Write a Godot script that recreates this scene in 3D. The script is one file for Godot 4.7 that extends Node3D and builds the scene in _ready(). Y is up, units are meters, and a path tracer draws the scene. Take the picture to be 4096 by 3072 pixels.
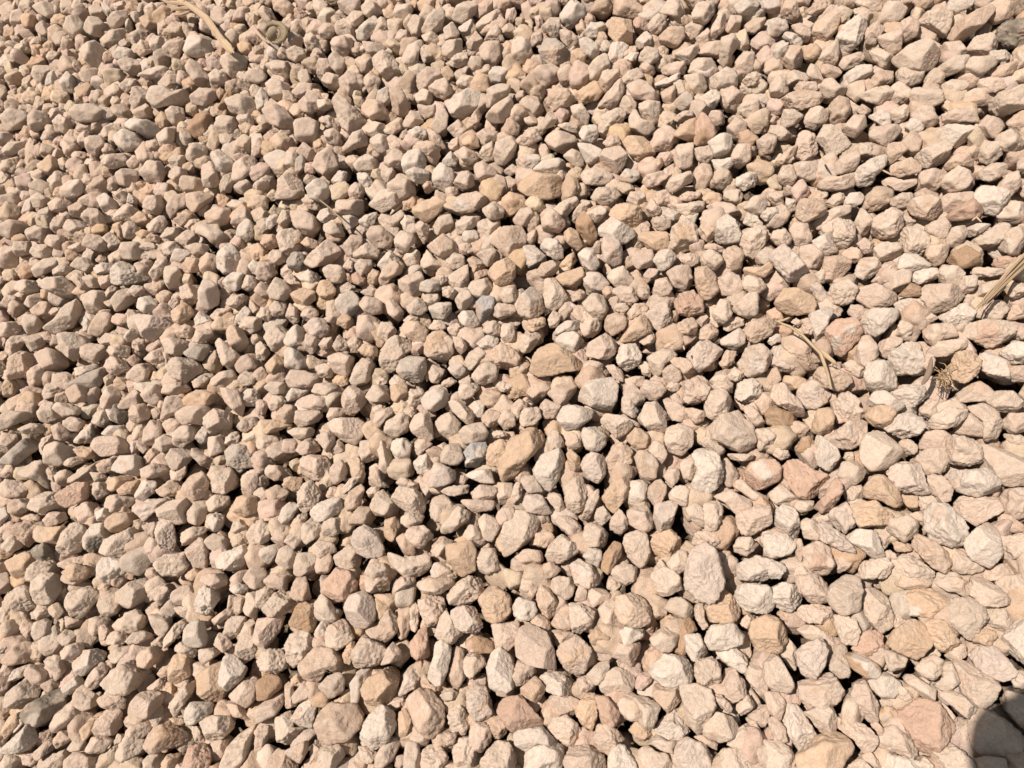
extends Node3D
# A bed of limestone gravel seen from about a metre up. Every stone is a closed solid of its own size and thickness that lies on the bed.
# The outlines below are given in thousandths of picture tiles and are turned into metres on the gravel's plane.

const F := 2951.0                       # focal length, in pixels of the 4096 x 3072 photograph
const BOXY := 4.0                        # how squarely a stone's faces meet its sides before it is chipped
const RISE := 1.05                      # the camera's height over the bed, metres
const TONES := {                        # the rock itself, linear colours
	"w": Color(.524, .472, .413), "c": Color(.502, .424, .351), "p": Color(.491, .402, .333), "t": Color(.475, .376, .297), "y": Color(.481, .408, .337),
	"g": Color(.378, .337, .294), "b": Color(.340, .343, .340), "d": Color(.216, .192, .158), "o": Color(.486, .373, .274), "r": Color(.459, .335, .262),
	"l": Color(.502, .432, .376), "u": Color(.351, .248, .167)}
const MARKS := {                        # stains and chalky patches that belong to one stone: x, y, size (in its tile), tone, strength
	"white-starred brown stone": [[2130, 730, 60, "w", 1.0], [2190, 790, 50, "w", 1.0]], "orange-patched boulder": [[1550, 1260, 75, "o", 1.4], [1500, 1320, 60, "o", 1.2]],
	"white-patched pebble": [[1770, 110, 55, "w", 1.3]], "dark-patched pebble": [[810, 1360, 65, "d", .8]], "grey-spotted cream boulder": [[1940, 400, 55, "g", .5]],
	"ochre-hearted cobble": [[1480, 360, 80, "o", 1.1], [1515, 425, 13, "d", 1.2], [1570, 470, 50, "g", .5]], "rose-faced cobble": [[430, 1530, 85, "r", .7]],
	"brown-and-white stone": [[790, 700, 45, "w", 1.3], [860, 760, 50, "w", 1.3], [900, 840, 40, "w", 1.2]], "cream stone with pink heart": [[1910, 1220, 100, "r", .6]],
	"brown hollowed stone": [[1450, 1345, 100, "u", .6]], "pink mottled plate": [[600, 1280, 45, "w", 1.1], [700, 1190, 40, "w", .7], [560, 1350, 40, "w", .6]],
	"dusty grey pebble": [[360, 470, 75, "t", 1.0]], "white-flashed stone": [[1510, 1540, 22, "w", 1.4], [1525, 1590, 18, "w", 1.4]], "blue-grey mottled stone": [[1840, 690, 60, "w", .8], [1940, 590, 40, "w", .9]],
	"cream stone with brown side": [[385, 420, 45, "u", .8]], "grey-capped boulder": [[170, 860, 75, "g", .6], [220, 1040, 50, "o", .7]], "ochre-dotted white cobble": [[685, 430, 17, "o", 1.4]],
	"tan white-dotted pebble": [[985, 690, 20, "w", 1.3], [930, 600, 20, "w", .6]], "tan stone with ring mark": [[1380, 1490, 55, "r", .6], [1380, 1490, 25, "c", .9]], "green-grey cobble": [[1160, 1250, 110, "y", 1.0]],
	"rust-marked cream gable": [[1740, 1360, 35, "r", 1.0]], "orange-stained block": [[590, 660, 45, "o", 1.2], [520, 740, 50, "o", 1.0]], "grey-spotted small stone": [[1020, 1235, 30, "g", .9]],
	"red-streaked stone": [[1720, 150, 50, "r", 1.0]], "rust-flecked tan stone": [[1830, 600, 40, "r", 1.0], [1870, 640, 18, "w", 1.2]], "white chalky crescent": [[1780, 860, 110, "w", 1.0]],
	"great white cobble": [[2040, 210, 60, "w", 1.2]], "streaked pale boulder": [[2110, 1500, 60, "w", 1.1]], "rosy rough boulder": [[1500, 1000, 60, "r", .9]], "big pale underlier": [[900, 340, 70, "w", 1.0]],
	"broad diamond slab": [[1260, 310, 60, "w", 1.1]], "large grey-cream egg": [[680, 190, 60, "g", .35]], "tall white ridge": [[310, 1250, 60, "l", .9]], "rust-red fang": [[1650, 1180, 60, "u", .6]],
	"mottled dark grey stone": [[330, 1230, 60, "g", .8], [480, 1060, 45, "y", .5]], "capping stone": [[1100, 790, 50, "r", .4]], "tan upright oval": [[1660, 800, 70, "o", .7]]}
const TONE_WORDS := {"w": "whitish", "c": "cream", "p": "pinkish", "t": "tan", "y": "greyish beige", "g": "grey", "b": "blue-grey", "d": "dark grey",
	"o": "ochre", "r": "reddish", "l": "lilac-white", "u": "brown"}

var eye := Vector3(0, RISE, 0)
var view: Basis
var rng := RandomNumberGenerator.new()
var spheres := {}
var rough_noise := FastNoiseLite.new()
var lump_noise := FastNoiseLite.new()
var tint_noise := FastNoiseLite.new()
var pit_noise := FastNoiseLite.new()
var stone_material: StandardMaterial3D
var stones: Array[Dictionary] = []
var covered := PackedByteArray()        # which part of the view the outlined stones take up (512 x 384)


func _ready() -> void:
	rng.seed = 20417
	# camera: tilted down some 29 degrees off the vertical and a little rolled
	var back := Vector3(0, .876, .4823)
	var side := Vector3(0, -.289, .525)
	side.x = sqrt(1.0 - side.length_squared())
	side = (side - back * side.dot(back)).normalized()
	view = Basis(side, back.cross(side), back)
	var camera := Camera3D.new()
	camera.name = "camera"
	camera.fov = 2.0 * rad_to_deg(atan(1536.0 / F))
	camera.near = 0.02
	camera.far = 400.0
	camera.transform = Transform3D(view, eye)
	add_child(camera)
	camera.current = true
	# clear summer sky, high sun behind the photographer
	var sky_look := ProceduralSkyMaterial.new()
	sky_look.sky_top_color = Color(.53, .55, .58)
	sky_look.sky_horizon_color = Color(.78, .75, .71)
	sky_look.ground_bottom_color = Color(.55, .45, .36)
	sky_look.ground_horizon_color = Color(.62, .60, .58)
	sky_look.sky_curve = .12
	sky_look.energy_multiplier = 0.64
	var sky := Sky.new()
	sky.sky_material = sky_look
	var env := Environment.new()
	env.background_mode = Environment.BG_SKY
	env.sky = sky
	env.tonemap_mode = Environment.TONE_MAPPER_LINEAR
	env.tonemap_exposure = 1.47
	env.sdfgi_enabled = true
	env.ssao_enabled = true
	env.ssil_enabled = true
	var world := WorldEnvironment.new()
	world.name = "world"
	world.environment = env
	add_child(world)
	var sun := DirectionalLight3D.new()
	sun.name = "sun"
	sun.light_energy = 1.45
	sun.light_color = Color(1.0, .940, .889)
	sun.light_angular_distance = .53
	sun.shadow_enabled = true
	var to_sun := (view * Vector3(-(4150.0 - 2048.0), 3005.0 - 1536.0, F)).normalized()
	add_child(sun)
	sun.look_at_from_position(to_sun * 5.0, Vector3.ZERO, Vector3(0, 0, 1))

	set_up_noise()
	make_materials()
	make_ground()
	outlines_top()
	outlines_upper()
	outlines_lower()
	outlines_bottom()
	build_stones()
	dry_plants()
	held_camera(to_sun)


func ray(px: float, py: float) -> Vector3:
	return view * Vector3((px - 2048.0) / F, (1536.0 - py) / F, -1.0)


func at(px: float, py: float, y: float) -> Vector3:          # the point at height y that is seen at this pixel
	var d := ray(px, py)
	return eye + d * ((y - eye.y) / d.y)


func seen_at(p: Vector3) -> Vector3:                         # pixel and depth of a point
	var v := view.transposed() * (p - eye)
	return Vector3(2048.0 - v.x / v.z * F, 1536.0 + v.y / v.z * F, -v.z)


func set_up_noise() -> void:
	for n: FastNoiseLite in [rough_noise, lump_noise, tint_noise, pit_noise]:
		n.noise_type = FastNoiseLite.TYPE_SIMPLEX_SMOOTH
		n.fractal_type = FastNoiseLite.FRACTAL_FBM
	rough_noise.seed = 3
	rough_noise.frequency = 150.0
	rough_noise.fractal_octaves = 4
	rough_noise.fractal_gain = .48
	lump_noise.seed = 8
	lump_noise.frequency = 28.0
	lump_noise.fractal_octaves = 2
	tint_noise.seed = 15
	tint_noise.frequency = 34.0
	tint_noise.fractal_octaves = 4
	tint_noise.fractal_gain = .6
	pit_noise.seed = 31
	pit_noise.noise_type = FastNoiseLite.TYPE_CELLULAR
	pit_noise.fractal_type = FastNoiseLite.FRACTAL_NONE
	pit_noise.cellular_return_type = FastNoiseLite.RETURN_DISTANCE
	pit_noise.frequency = 75.0


func grain(seed_: int, freq: float, as_normal := false, ramp: Gradient = null) -> NoiseTexture2D:
	var n := FastNoiseLite.new()
	n.seed = seed_
	n.frequency = freq
	n.noise_type = FastNoiseLite.TYPE_SIMPLEX_SMOOTH
	n.fractal_octaves = 5
	n.fractal_gain = .62
	var t := NoiseTexture2D.new()
	t.width = 1024
	t.height = 1024
	t.seamless = true
	t.noise = n
	t.as_normal_map = as_normal
	if ramp:
		t.color_ramp = ramp
	return t


func make_materials() -> void:
	var ramp := Gradient.new()
	ramp.offsets = PackedFloat32Array([0.0, .32, .5, .7, 1.0])
	ramp.colors = PackedColorArray([Color(.84, .79, .74), Color(.93, .91, .89), Color(.97, .96, .95), Color(.99, .98, .97), Color(1, 1, 1)])
	stone_material = StandardMaterial3D.new()
	stone_material.resource_name = "dusty_limestone"
	stone_material.vertex_color_use_as_albedo = true
	stone_material.albedo_texture = grain(5, .055, false, ramp)
	stone_material.roughness = .95
	stone_material.metallic_specular = .25
	stone_material.heightmap_enabled = true
	stone_material.heightmap_texture = grain(12, .045)
	stone_material.heightmap_scale = .13
	stone_material.uv1_triplanar = true
	stone_material.uv1_world_triplanar = true
	stone_material.uv1_scale = Vector3(6, 6, 6)


func make_ground() -> void:
	var st := SurfaceTool.new()
	st.begin(Mesh.PRIMITIVE_TRIANGLES)
	for c in [[-200, -200], [200, -200], [200, 200], [-200, -200], [200, 200], [-200, 200]]:
		st.set_normal(Vector3.UP)
		st.add_vertex(Vector3(c[0], -.075, c[1]))
	var m := StandardMaterial3D.new()
	m.resource_name = "dusty_soil"
	m.albedo_color = Color(.36, .27, .19).linear_to_srgb()
	m.albedo_texture = grain(77, .02)
	m.roughness = 1.0
	m.uv1_triplanar = true
	m.uv1_world_triplanar = true
	m.uv1_scale = Vector3(3, 3, 3)
	var g := MeshInstance3D.new()
	g.name = "ground"
	g.mesh = st.commit()
	g.material_override = m
	g.set_meta("kind", "structure")
	g.set_meta("label", "dusty tan soil under the gravel")
	add_child(g)


# ---- stones ----

func sphere(sub: int) -> Array:                              # unit directions and triangles of a subdivided icosahedron
	if spheres.has(sub):
		return spheres[sub]
	var v := PackedVector3Array()
	var f := PackedInt32Array()
	if sub == 0:
		var g := (1.0 + sqrt(5.0)) / 2.0
		for a in [-1.0, 1.0]:
			for b in [-g, g]:
				v.append(Vector3(0, a, b).normalized())
				v.append(Vector3(a, b, 0).normalized())
				v.append(Vector3(b, 0, a).normalized())
		for i in 12:
			for j in range(i + 1, 12):
				for k in range(j + 1, 12):
					if v[i].distance_to(v[j]) < 1.2 and v[j].distance_to(v[k]) < 1.2 and v[i].distance_to(v[k]) < 1.2:
						f.append_array([i, j, k] if (v[j] - v[i]).cross(v[k] - v[i]).dot(v[i]) < 0.0 else [i, k, j])
	else:
		var lower := sphere(sub - 1)
		v = lower[0].duplicate()
		var old: PackedInt32Array = lower[1]
		var mid := {}
		for t in range(0, old.size(), 3):
			var m := PackedInt32Array()
			for e in 3:
				var a := old[t + e]
				var b := old[t + (e + 1) % 3]
				var key := mini(a, b) * 100000 + maxi(a, b)
				if not mid.has(key):
					mid[key] = v.size()
					v.append((v[a] + v[b]).normalized())
				m.append(mid[key])
			f.append_array([old[t], m[0], m[2], m[0], old[t + 1], m[1], m[2], m[1], old[t + 2], m[0], m[1], m[2]])
	spheres[sub] = [v, f]
	return spheres[sub]


func reach(poly: PackedVector2Array) -> PackedFloat32Array:  # how far the outline reaches from its middle, in 96 directions
	var out := PackedFloat32Array()
	out.resize(96)
	for i in 96:
		var d := Vector2.from_angle(TAU * i / 96.0)
		var far := 0.0
		for k in poly.size():
			var a := poly[k]
			var e := poly[(k + 1) % poly.size()] - a
			var den := d.cross(e)
			if absf(den) < 1e-9:
				continue
			var t := a.cross(e) / den
			var u := a.cross(d) / den
			if t > 0.0 and u >= -.001 and u <= 1.001:
				far = maxf(far, t)
		out[i] = far if far > 0.0 else out[maxi(i - 1, 0)]
	var soft := PackedFloat32Array()
	soft.resize(96)
	for i in 96:
		soft[i] = .05 * (out[(i + 94) % 96] + out[(i + 2) % 96]) + .15 * (out[(i + 95) % 96] + out[(i + 1) % 96]) + .6 * out[i]
	return soft


# A stone: outline POLY (metres, across the line of sight), half its thickness THICK, cut by random facets, worn by noise.
func stone_mesh(poly: PackedVector2Array, thick: float, wear: float, facets: int, tone: Color, seed_: int, sub: int, marks: Array = []) -> ArrayMesh:
	var r := RandomNumberGenerator.new()
	r.seed = seed_
	var rp := reach(poly)
	var mean := 0.0
	var m2 := Vector3.ZERO                                   # second moments, for the long axis
	for i in 96:
		mean += rp[i] / 96.0
		var p := Vector2.from_angle(TAU * i / 96.0) * rp[i]
		m2 += Vector3(p.x * p.x, p.y * p.y, p.x * p.y)
	var ang := .5 * atan2(2.0 * m2.z, m2.x - m2.y)
	var ca := cos(ang)
	var sa := sin(ang)
	var l1 := sqrt(maxf(1e-9, ca * ca * m2.x + sa * sa * m2.y + 2.0 * ca * sa * m2.z))
	var l2 := sqrt(maxf(1e-9, sa * sa * m2.x + ca * ca * m2.y - 2.0 * ca * sa * m2.z))
	var stretch := clampf(l1 / l2, 1.0, 3.0)
	var fat := thick / mean * sqrt(stretch)
	var planes := PackedVector3Array()
	var offs := PackedFloat32Array()
	var coarse: PackedVector3Array = sphere(2)[0]
	var hull := PackedVector3Array()
	for d in coarse:
		var c := Vector2(d.x, d.y).length()
		var q := pow(pow(c / look_up(rp, d), BOXY) + pow(absf(d.z) / thick, BOXY), 1.0 / BOXY)
		hull.append(d / q)
	var lean := r.randf() * TAU
	for i in facets:
		var n := Vector3(r.randfn(), r.randfn(), r.randfn() * .75).normalized()
		var front := i < facets * 3 / 4
		if i < 3:                                            # the broad faces turned to the light
			var tilt := [r.randf_range(.25, .75), r.randf_range(.55, 1.1), r.randf_range(.7, 1.2)][i] as float
			var turn := lean + [0.0, r.randf_range(1.8, 2.6), r.randf_range(3.6, 4.6)][i] as float
			n = Vector3(cos(turn) * sin(tilt), sin(turn) * sin(tilt), cos(tilt))
		elif front:
			n.z = absf(n.z) * .7 + .25
			n = n.normalized()
		var far := 0.0
		for h in hull:
			far = maxf(far, h.dot(n))
		planes.append(n)
		offs.append(far * (lerpf(r.randf_range(.52, .74), r.randf_range(.64, .84), wear) if i < 3 else lerpf(r.randf_range(.74, .94), r.randf_range(.80, .95), wear) if front else r.randf_range(.80, .95)))
	var power := lerpf(70.0, 16.0, wear)
	var shift := Vector3(r.randf_range(-40, 40), r.randf_range(-40, 40), r.randf_range(-40, 40))
	var lump_size := lerpf(r.randf_range(.02, .07), r.randf_range(.06, .15), minf(1.0, wear * 2.0))
	var rough_size := r.randf_range(.55, 1.35)
	var pitted := .0 if r.randf() < .55 else r.randf_range(.04, .11)
	var dust := Color(.522, .46, .395)
	var stain := Color(.475, .37, .285).lerp(Color(.48, .368, .30), r.randf())
	var dust_much := r.randf_range(.15, .75) * (.45 if marks else 1.0) * (.35 if tone.r > tone.b * 1.7 else 1.0)
	var stain_much := r.randf_range(.0, .55) if r.randf() < .8 else .85
	var dirs: PackedVector3Array = sphere(sub)[0]
	var index: PackedInt32Array = sphere(sub)[1]
	var verts := PackedVector3Array()
	verts.resize(dirs.size())
	var cols := PackedColorArray()
	cols.resize(dirs.size())
	for i in dirs.size():
		var d := dirs[i]
		var u := d.x * stretch
		d = Vector3(ca * u - sa * d.y, sa * u + ca * d.y, d.z * fat).normalized()
		var c := sqrt(d.x * d.x + d.y * d.y)
		var t0 := pow(pow(c / look_up(rp, d), BOXY) + pow(absf(d.z) / thick, BOXY), 1.0 / BOXY)
		var sum := 1.0
		for k in planes.size():
			var t := d.dot(planes[k]) / (offs[k] * t0)
			if t > .6:
				sum += pow(t, power)
		var rad := 1.0 / (t0 * pow(sum, 1.0 / power))
		var p := d * rad
		var n := p + shift
		var bump := lump_noise.get_noise_3dv(n) * lump_size * mean
		bump += rough_noise.get_noise_3dv(n) * .0020 * rough_size
		if pitted > 0.0:
			bump -= maxf(0.0, -pit_noise.get_noise_3dv(n) - .45) * pitted * .06
		verts[i] = p + d * bump
		var a := tint_noise.get_noise_3dv(n)
		var b := tint_noise.get_noise_3dv(n * .6 + Vector3(9, 4, 1))
		var col := tone.lerp(dust, smoothstep(-.1, .45, a) * dust_much)
		col = col.lerp(stain, smoothstep(.08, .5, b) * stain_much)
		for m in marks:                                      # a stain: middle, size, colour, strength
			var near: float = Vector2(p.x, p.y).distance_to(m[0]) / m[1] + a * .7
			if p.z > -.2 * thick and near < 1.25:
				col = col.lerp(m[2], clampf(smoothstep(1.25, .6, near) * m[3] * 1.35, 0.0, 1.0))
		var v := 1.0 + .20 * tint_noise.get_noise_3dv(n * 2.7)
		cols[i] = Color(minf(col.r * v, .9), minf(col.g * v, .9), minf(col.b * v, .9))
	var norms := PackedVector3Array()
	norms.resize(verts.size())
	for t in range(0, index.size(), 3):
		var a := verts[index[t]]
		var fn := (verts[index[t + 2]] - a).cross(verts[index[t + 1]] - a)
		norms[index[t]] += fn
		norms[index[t + 1]] += fn
		norms[index[t + 2]] += fn
	for i in norms.size():
		norms[i] = norms[i].normalized()
	var arrays := []
	arrays.resize(Mesh.ARRAY_MAX)
	arrays[Mesh.ARRAY_VERTEX] = verts
	arrays[Mesh.ARRAY_NORMAL] = norms
	arrays[Mesh.ARRAY_COLOR] = cols
	arrays[Mesh.ARRAY_INDEX] = index
	var mesh := ArrayMesh.new()
	mesh.add_surface_from_arrays(Mesh.PRIMITIVE_TRIANGLES, arrays)
	return mesh


func look_up(rp: PackedFloat32Array, d: Vector3) -> float:
	var a := fposmod(atan2(d.y, d.x) / TAU * 96.0, 96.0)
	var i := int(a) % 96
	return lerpf(rp[i], rp[(i + 1) % 96], a - floorf(a))


const SHAPES := {                       # how worn (0 sharp, 1 rounded), how many facets, thickness
	"rounded": [.5, 7, .85], "oval": [.55, 6, .75], "smooth": [.75, 4, .75], "lumpy": [.4, 8, .85], "knobbly": [.4, 9, .85], "rough": [.25, 10, .85],
	"angular": [.0, 9, .9], "blocky": [.0, 8, .95], "wedge": [.0, 8, .85], "flat": [.1, 7, .5], "pointed": [.1, 8, .9], "long": [.2, 8, .9], "domed": [.5, 7, .9]}


# One outlined stone: TILE of the view (4 x 4), rock tone, "shape" or "shape|short name|label", outline.
func q(tile: int, tone: String, what: String, pts: Array) -> void:
	var w := what.split("|")
	var poly := PackedVector2Array()
	for i in range(0, pts.size(), 2):
		poly.append(Vector2((tile % 4) * 1024.0 + pts[i] / 2.16, floorf(tile / 4.0) * 768.0 + pts[i + 1] / 2.16))
	var area := 0.0
	var mid := Vector2.ZERO
	for i in poly.size():
		var k := poly[i].cross(poly[(i + 1) % poly.size()])
		area += k
		mid += (poly[i] + poly[(i + 1) % poly.size()]) * k / 3.0
	mid /= area
	stones.append({"tile": tile, "tone": tone, "shape": w[0], "name": w[1] if w.size() > 1 else "", "label": w[2] if w.size() > 2 else "", "poly": poly, "area": absf(area) / 2.0, "mid": mid})


func outlines_top() -> void:
	q(0, "c", "blocky", [300,50, 400,20, 500,50, 545,110, 530,160, 440,165, 350,120])
	q(0, "w", "angular", [525,700, 600,620, 640,680, 660,760, 600,800, 540,780])
	q(0, "c", "lumpy", [870,340, 960,270, 1080,250, 1090,320, 980,370, 920,415, 880,390])
	q(0, "c", "angular", [1100,310, 1200,265, 1300,280, 1280,340, 1190,400, 1150,390])
	q(0, "y", "oval", [700,430, 820,345, 900,420, 910,530, 830,605, 770,590])
	q(0, "c", "lumpy|cream saddle stone|cream saddle-shaped stone with a dark gap under it, near the bark strip", [1275,850, 1320,750, 1420,745, 1500,790, 1640,760, 1640,870, 1560,930, 1440,910, 1330,930])
	q(0, "p", "flat", [1645,830, 1740,760, 1840,770, 1865,850, 1780,915, 1660,890])
	q(0, "p", "flat", [1120,870, 1160,760, 1240,745, 1280,800, 1270,870, 1150,950])
	q(0, "c", "long", [600,980, 680,910, 820,905, 900,960, 940,1000, 800,1050, 680,1050])
	q(0, "w", "lumpy", [1000,1180, 1080,1120, 1200,1160, 1230,1230, 1190,1310, 1080,1300, 1010,1240])
	q(0, "u", "rough|rust-brown crumbly stone|crumbly rust-brown stone, darker than the pale gravel around it", [1640,1080, 1740,960, 1830,1010, 1840,1110, 1790,1170, 1680,1190, 1610,1110])
	q(0, "c", "blocky", [1360,1170, 1440,1110, 1510,1110, 1500,1210, 1430,1285, 1380,1260])
	q(0, "w", "blocky|white-faced block|small block with a bright white face below the rust-brown crumbly stone", [1830,1330, 1910,1295, 2000,1380, 2030,1440, 1950,1500, 1880,1480])
	q(0, "y", "rounded", [1960,860, 2080,820, 2190,850, 2200,950, 2110,1010, 1980,960])
	q(0, "p", "rounded", [1210,1480, 1290,1390, 1400,1400, 1430,1490, 1370,1580, 1260,1560])
	q(0, "c", "rounded", [420,1560, 500,1480, 580,1500, 590,1570, 500,1640, 440,1620])
	q(0, "c", "rough", [1010,1500, 1090,1450, 1180,1480, 1190,1560, 1100,1610, 1030,1590])
	q(0, "c", "rough", [20,1010, 100,940, 220,960, 240,1050, 150,1110, 60,1130])
	q(0, "p", "rounded", [230,1030, 300,960, 400,970, 430,1040, 380,1110, 270,1130])
	q(0, "p", "rounded", [90,180, 130,100, 200,90, 240,170, 190,240, 110,250])
	q(0, "y", "rough", [560,240, 600,160, 680,130, 735,230, 720,330, 620,340])
	q(0, "y", "rough", [730,230, 780,150, 860,160, 920,240, 850,310, 750,300])
	q(0, "p", "rough", [930,170, 990,110, 1110,90, 1100,170, 1010,240, 950,220])
	q(0, "o", "angular", [1215,160, 1300,120, 1390,160, 1360,240, 1290,275, 1240,220])
	q(0, "c", "rounded", [1290,360, 1340,310, 1420,330, 1410,420, 1340,455, 1300,410])
	q(0, "p", "blocky", [1410,410, 1470,360, 1600,340, 1590,440, 1510,500, 1420,470])
	q(0, "w", "rough", [1590,420, 1650,320, 1800,320, 1880,390, 1830,470, 1700,490, 1610,470])
	q(0, "c", "angular", [1920,170, 2000,90, 2060,100, 2060,200, 1950,200])
	q(0, "p", "angular", [1610,580, 1660,510, 1740,570, 1800,660, 1790,740, 1690,750])
	q(0, "c", "lumpy", [1200,640, 1290,600, 1400,570, 1500,620, 1380,690, 1280,690])
	q(0, "c", "rough", [1030,530, 1110,500, 1240,540, 1240,610, 1140,645, 1060,600])
	q(0, "w", "rough", [985,470, 1040,410, 1130,420, 1170,500, 1080,520, 1000,510])
	q(0, "p", "angular", [1160,430, 1230,350, 1310,380, 1300,460, 1210,490])
	q(0, "y", "angular", [1370,720, 1440,650, 1530,650, 1570,710, 1480,770, 1390,760])
	q(0, "p", "rough", [1030,740, 1100,680, 1200,690, 1160,760, 1080,800])
	q(0, "c", "angular", [280,640, 320,570, 430,570, 460,600, 400,690, 320,720])
	q(0, "w", "pointed", [390,720, 430,640, 480,610, 490,690, 470,760, 400,770])
	q(0, "c", "rounded", [470,1050, 530,995, 600,1040, 625,1100, 550,1150, 480,1130])
	q(0, "p", "angular", [660,1120, 700,1060, 800,1080, 830,1140, 740,1160])
	q(0, "c", "angular", [860,1180, 910,1100, 980,1060, 1010,1140, 930,1210])
	q(0, "p", "angular", [1255,1230, 1350,1210, 1440,1280, 1410,1330, 1300,1330])
	q(0, "c", "rounded", [1440,960, 1490,925, 1590,940, 1585,1050, 1500,1085, 1450,1030])
	q(0, "w", "rough", [1060,1090, 1160,1030, 1280,1040, 1390,1100, 1350,1160, 1260,1200, 1180,1130])
	q(0, "p", "angular", [1150,960, 1270,900, 1330,960, 1300,1020, 1190,1030])
	q(0, "c", "rough", [1620,1290, 1680,1240, 1790,1270, 1780,1360, 1680,1420, 1610,1370])
	q(0, "c", "blocky", [1460,1390, 1510,1340, 1600,1350, 1600,1440, 1510,1460])
	q(0, "p", "rough", [880,1400, 930,1340, 1080,1330, 1090,1420, 960,1460])
	q(0, "p", "rough", [1100,1400, 1160,1340, 1250,1380, 1210,1460, 1110,1450])
	q(0, "c", "blocky", [735,1410, 760,1370, 830,1375, 830,1440, 760,1450])
	q(0, "p", "angular", [750,1260, 790,1180, 880,1180, 920,1290, 850,1350, 770,1340])
	q(0, "o", "angular", [350,1440, 440,1340, 530,1400, 550,1470, 440,1530, 370,1490])
	q(0, "c", "rough", [30,1290, 90,1230, 220,1220, 210,1280, 120,1330, 50,1350])
	q(0, "p", "rough", [1450,1510, 1530,1440, 1610,1470, 1620,1540, 1530,1590])
	q(0, "c", "blocky", [1750,1540, 1780,1470, 1870,1490, 1890,1570, 1850,1630, 1760,1610])
	q(0, "p", "rough", [1990,1560, 2030,1420, 2140,1340, 2230,1380, 2200,1470, 2100,1540, 2060,1620])
	q(0, "c", "rough", [1900,500, 2020,460, 2150,500, 2110,600, 2000,690, 1940,600])
	q(0, "c", "lumpy", [1810,650, 1870,600, 1950,630, 1960,710, 1860,770, 1820,720])
	q(0, "u", "angular", [1870,930, 1990,760, 2080,800, 1960,850, 1940,940])
	q(0, "c", "rough", [1860,1080, 1920,1000, 2030,1020, 2060,1090, 1990,1180, 1880,1170])
	q(0, "c", "angular", [2050,1020, 2100,970, 2190,1000, 2180,1080, 2090,1100])
	q(0, "t", "rough", [780,1600, 830,1540, 900,1510, 950,1600, 900,1680, 800,1690])
	q(1, "w", "long|white bar pebble|elongated white pebble lying tilted, brightest among the stones near it", [865,290, 900,230, 1030,140, 1060,190, 1050,260, 930,345, 870,330])
	q(1, "c", "pointed", [1430,240, 1500,130, 1600,60, 1640,100, 1620,220, 1560,290, 1440,280])
	q(1, "p", "long", [1890,220, 1960,150, 2080,90, 2130,110, 2090,190, 1960,280])
	q(1, "p", "blocky", [1920,430, 1980,370, 2100,365, 2115,520, 2040,580, 1950,510])
	q(1, "p", "domed|pinkish dome stone|round pinkish dome with a shaded rim under its near edge", [345,1050, 440,1020, 540,1060, 560,1150, 510,1240, 410,1240, 340,1170])
	q(1, "c", "lumpy|cream boot stone|large cream boot-shaped stone, broader at its lower end", [680,860, 760,820, 810,900, 880,950, 970,1060, 920,1130, 780,1160, 720,1060, 690,960])
	q(1, "w", "lumpy|big white lump|big rough white lump that rises above the smaller stones round it", [1630,900, 1730,830, 1830,770, 1940,800, 1960,860, 1880,980, 1770,1025, 1690,1000])
	q(1, "t", "rough", [910,930, 990,850, 1100,890, 1170,980, 1150,1030, 1010,1030, 940,990])
	q(1, "p", "domed", [1270,1060, 1340,960, 1420,990, 1450,1060, 1380,1100, 1280,1095])
	q(1, "y", "wedge|upright grey wedge|narrow greyish wedge standing upright below the big white lump", [1510,1090, 1560,1010, 1630,940, 1660,1000, 1640,1190, 1560,1150])
	q(1, "c", "angular", [430,300, 490,290, 580,380, 585,420, 500,430, 440,430, 410,330])
	q(1, "p", "blocky", [60,950, 170,905, 250,930, 330,1060, 320,1120, 230,1110, 110,1060])
	q(1, "p", "rough", [540,1330, 630,1280, 680,1330, 710,1440, 640,1560, 570,1500, 480,1440])
	q(1, "p", "angular", [740,1290, 840,1150, 920,1120, 960,1190, 970,1250, 870,1280, 760,1320])
	q(1, "p", "angular", [1130,1200, 1180,1170, 1290,1230, 1310,1280, 1250,1310, 1140,1290])
	q(1, "w", "rounded", [1250,1400, 1310,1310, 1410,1290, 1490,1420, 1440,1480, 1280,1490])
	q(1, "w", "blocky|white bucket block|white block with straight sides, like an upturned bucket", [1520,1600, 1530,1490, 1600,1410, 1710,1480, 1700,1620, 1640,1655])
	q(1, "p", "flat", [1390,650, 1480,590, 1590,600, 1620,660, 1500,750, 1390,790])
	q(1, "p", "flat", [1400,900, 1480,920, 1590,900, 1610,930, 1540,1000, 1450,1025, 1410,980])
	q(1, "p", "blocky", [200,1550, 290,1490, 400,1570, 420,1720, 290,1740, 180,1700])
	q(1, "w", "wedge", [860,1490, 960,1500, 1030,1590, 1040,1640, 960,1650, 900,1590])
	q(1, "w", "rounded", [1060,790, 1140,750, 1155,880, 1110,920, 1030,870])
	q(1, "t", "rough", [1160,780, 1250,760, 1340,930, 1270,1010, 1180,970])
	q(1, "c", "angular", [2050,1340, 2080,1230, 2200,1180, 2260,1230, 2240,1340, 2150,1420, 2080,1420])
	q(1, "p", "angular", [630,340, 760,315, 840,340, 830,430, 760,490, 680,440])
	q(1, "c", "lumpy", [1000,520, 1090,430, 1200,510, 1250,610, 1200,690, 1100,670, 1030,590])
	q(1, "p", "flat", [930,680, 1020,600, 1080,680, 1060,760, 990,830, 940,760])
	q(1, "c", "rough", [780,160, 850,100, 930,110, 920,190, 860,230, 790,210])
	q(1, "p", "blocky", [710,20, 800,-20, 900,0, 900,80, 810,130, 730,90])
	q(1, "y", "domed", [910,60, 980,10, 1060,40, 1100,110, 1010,150, 930,120])
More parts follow.
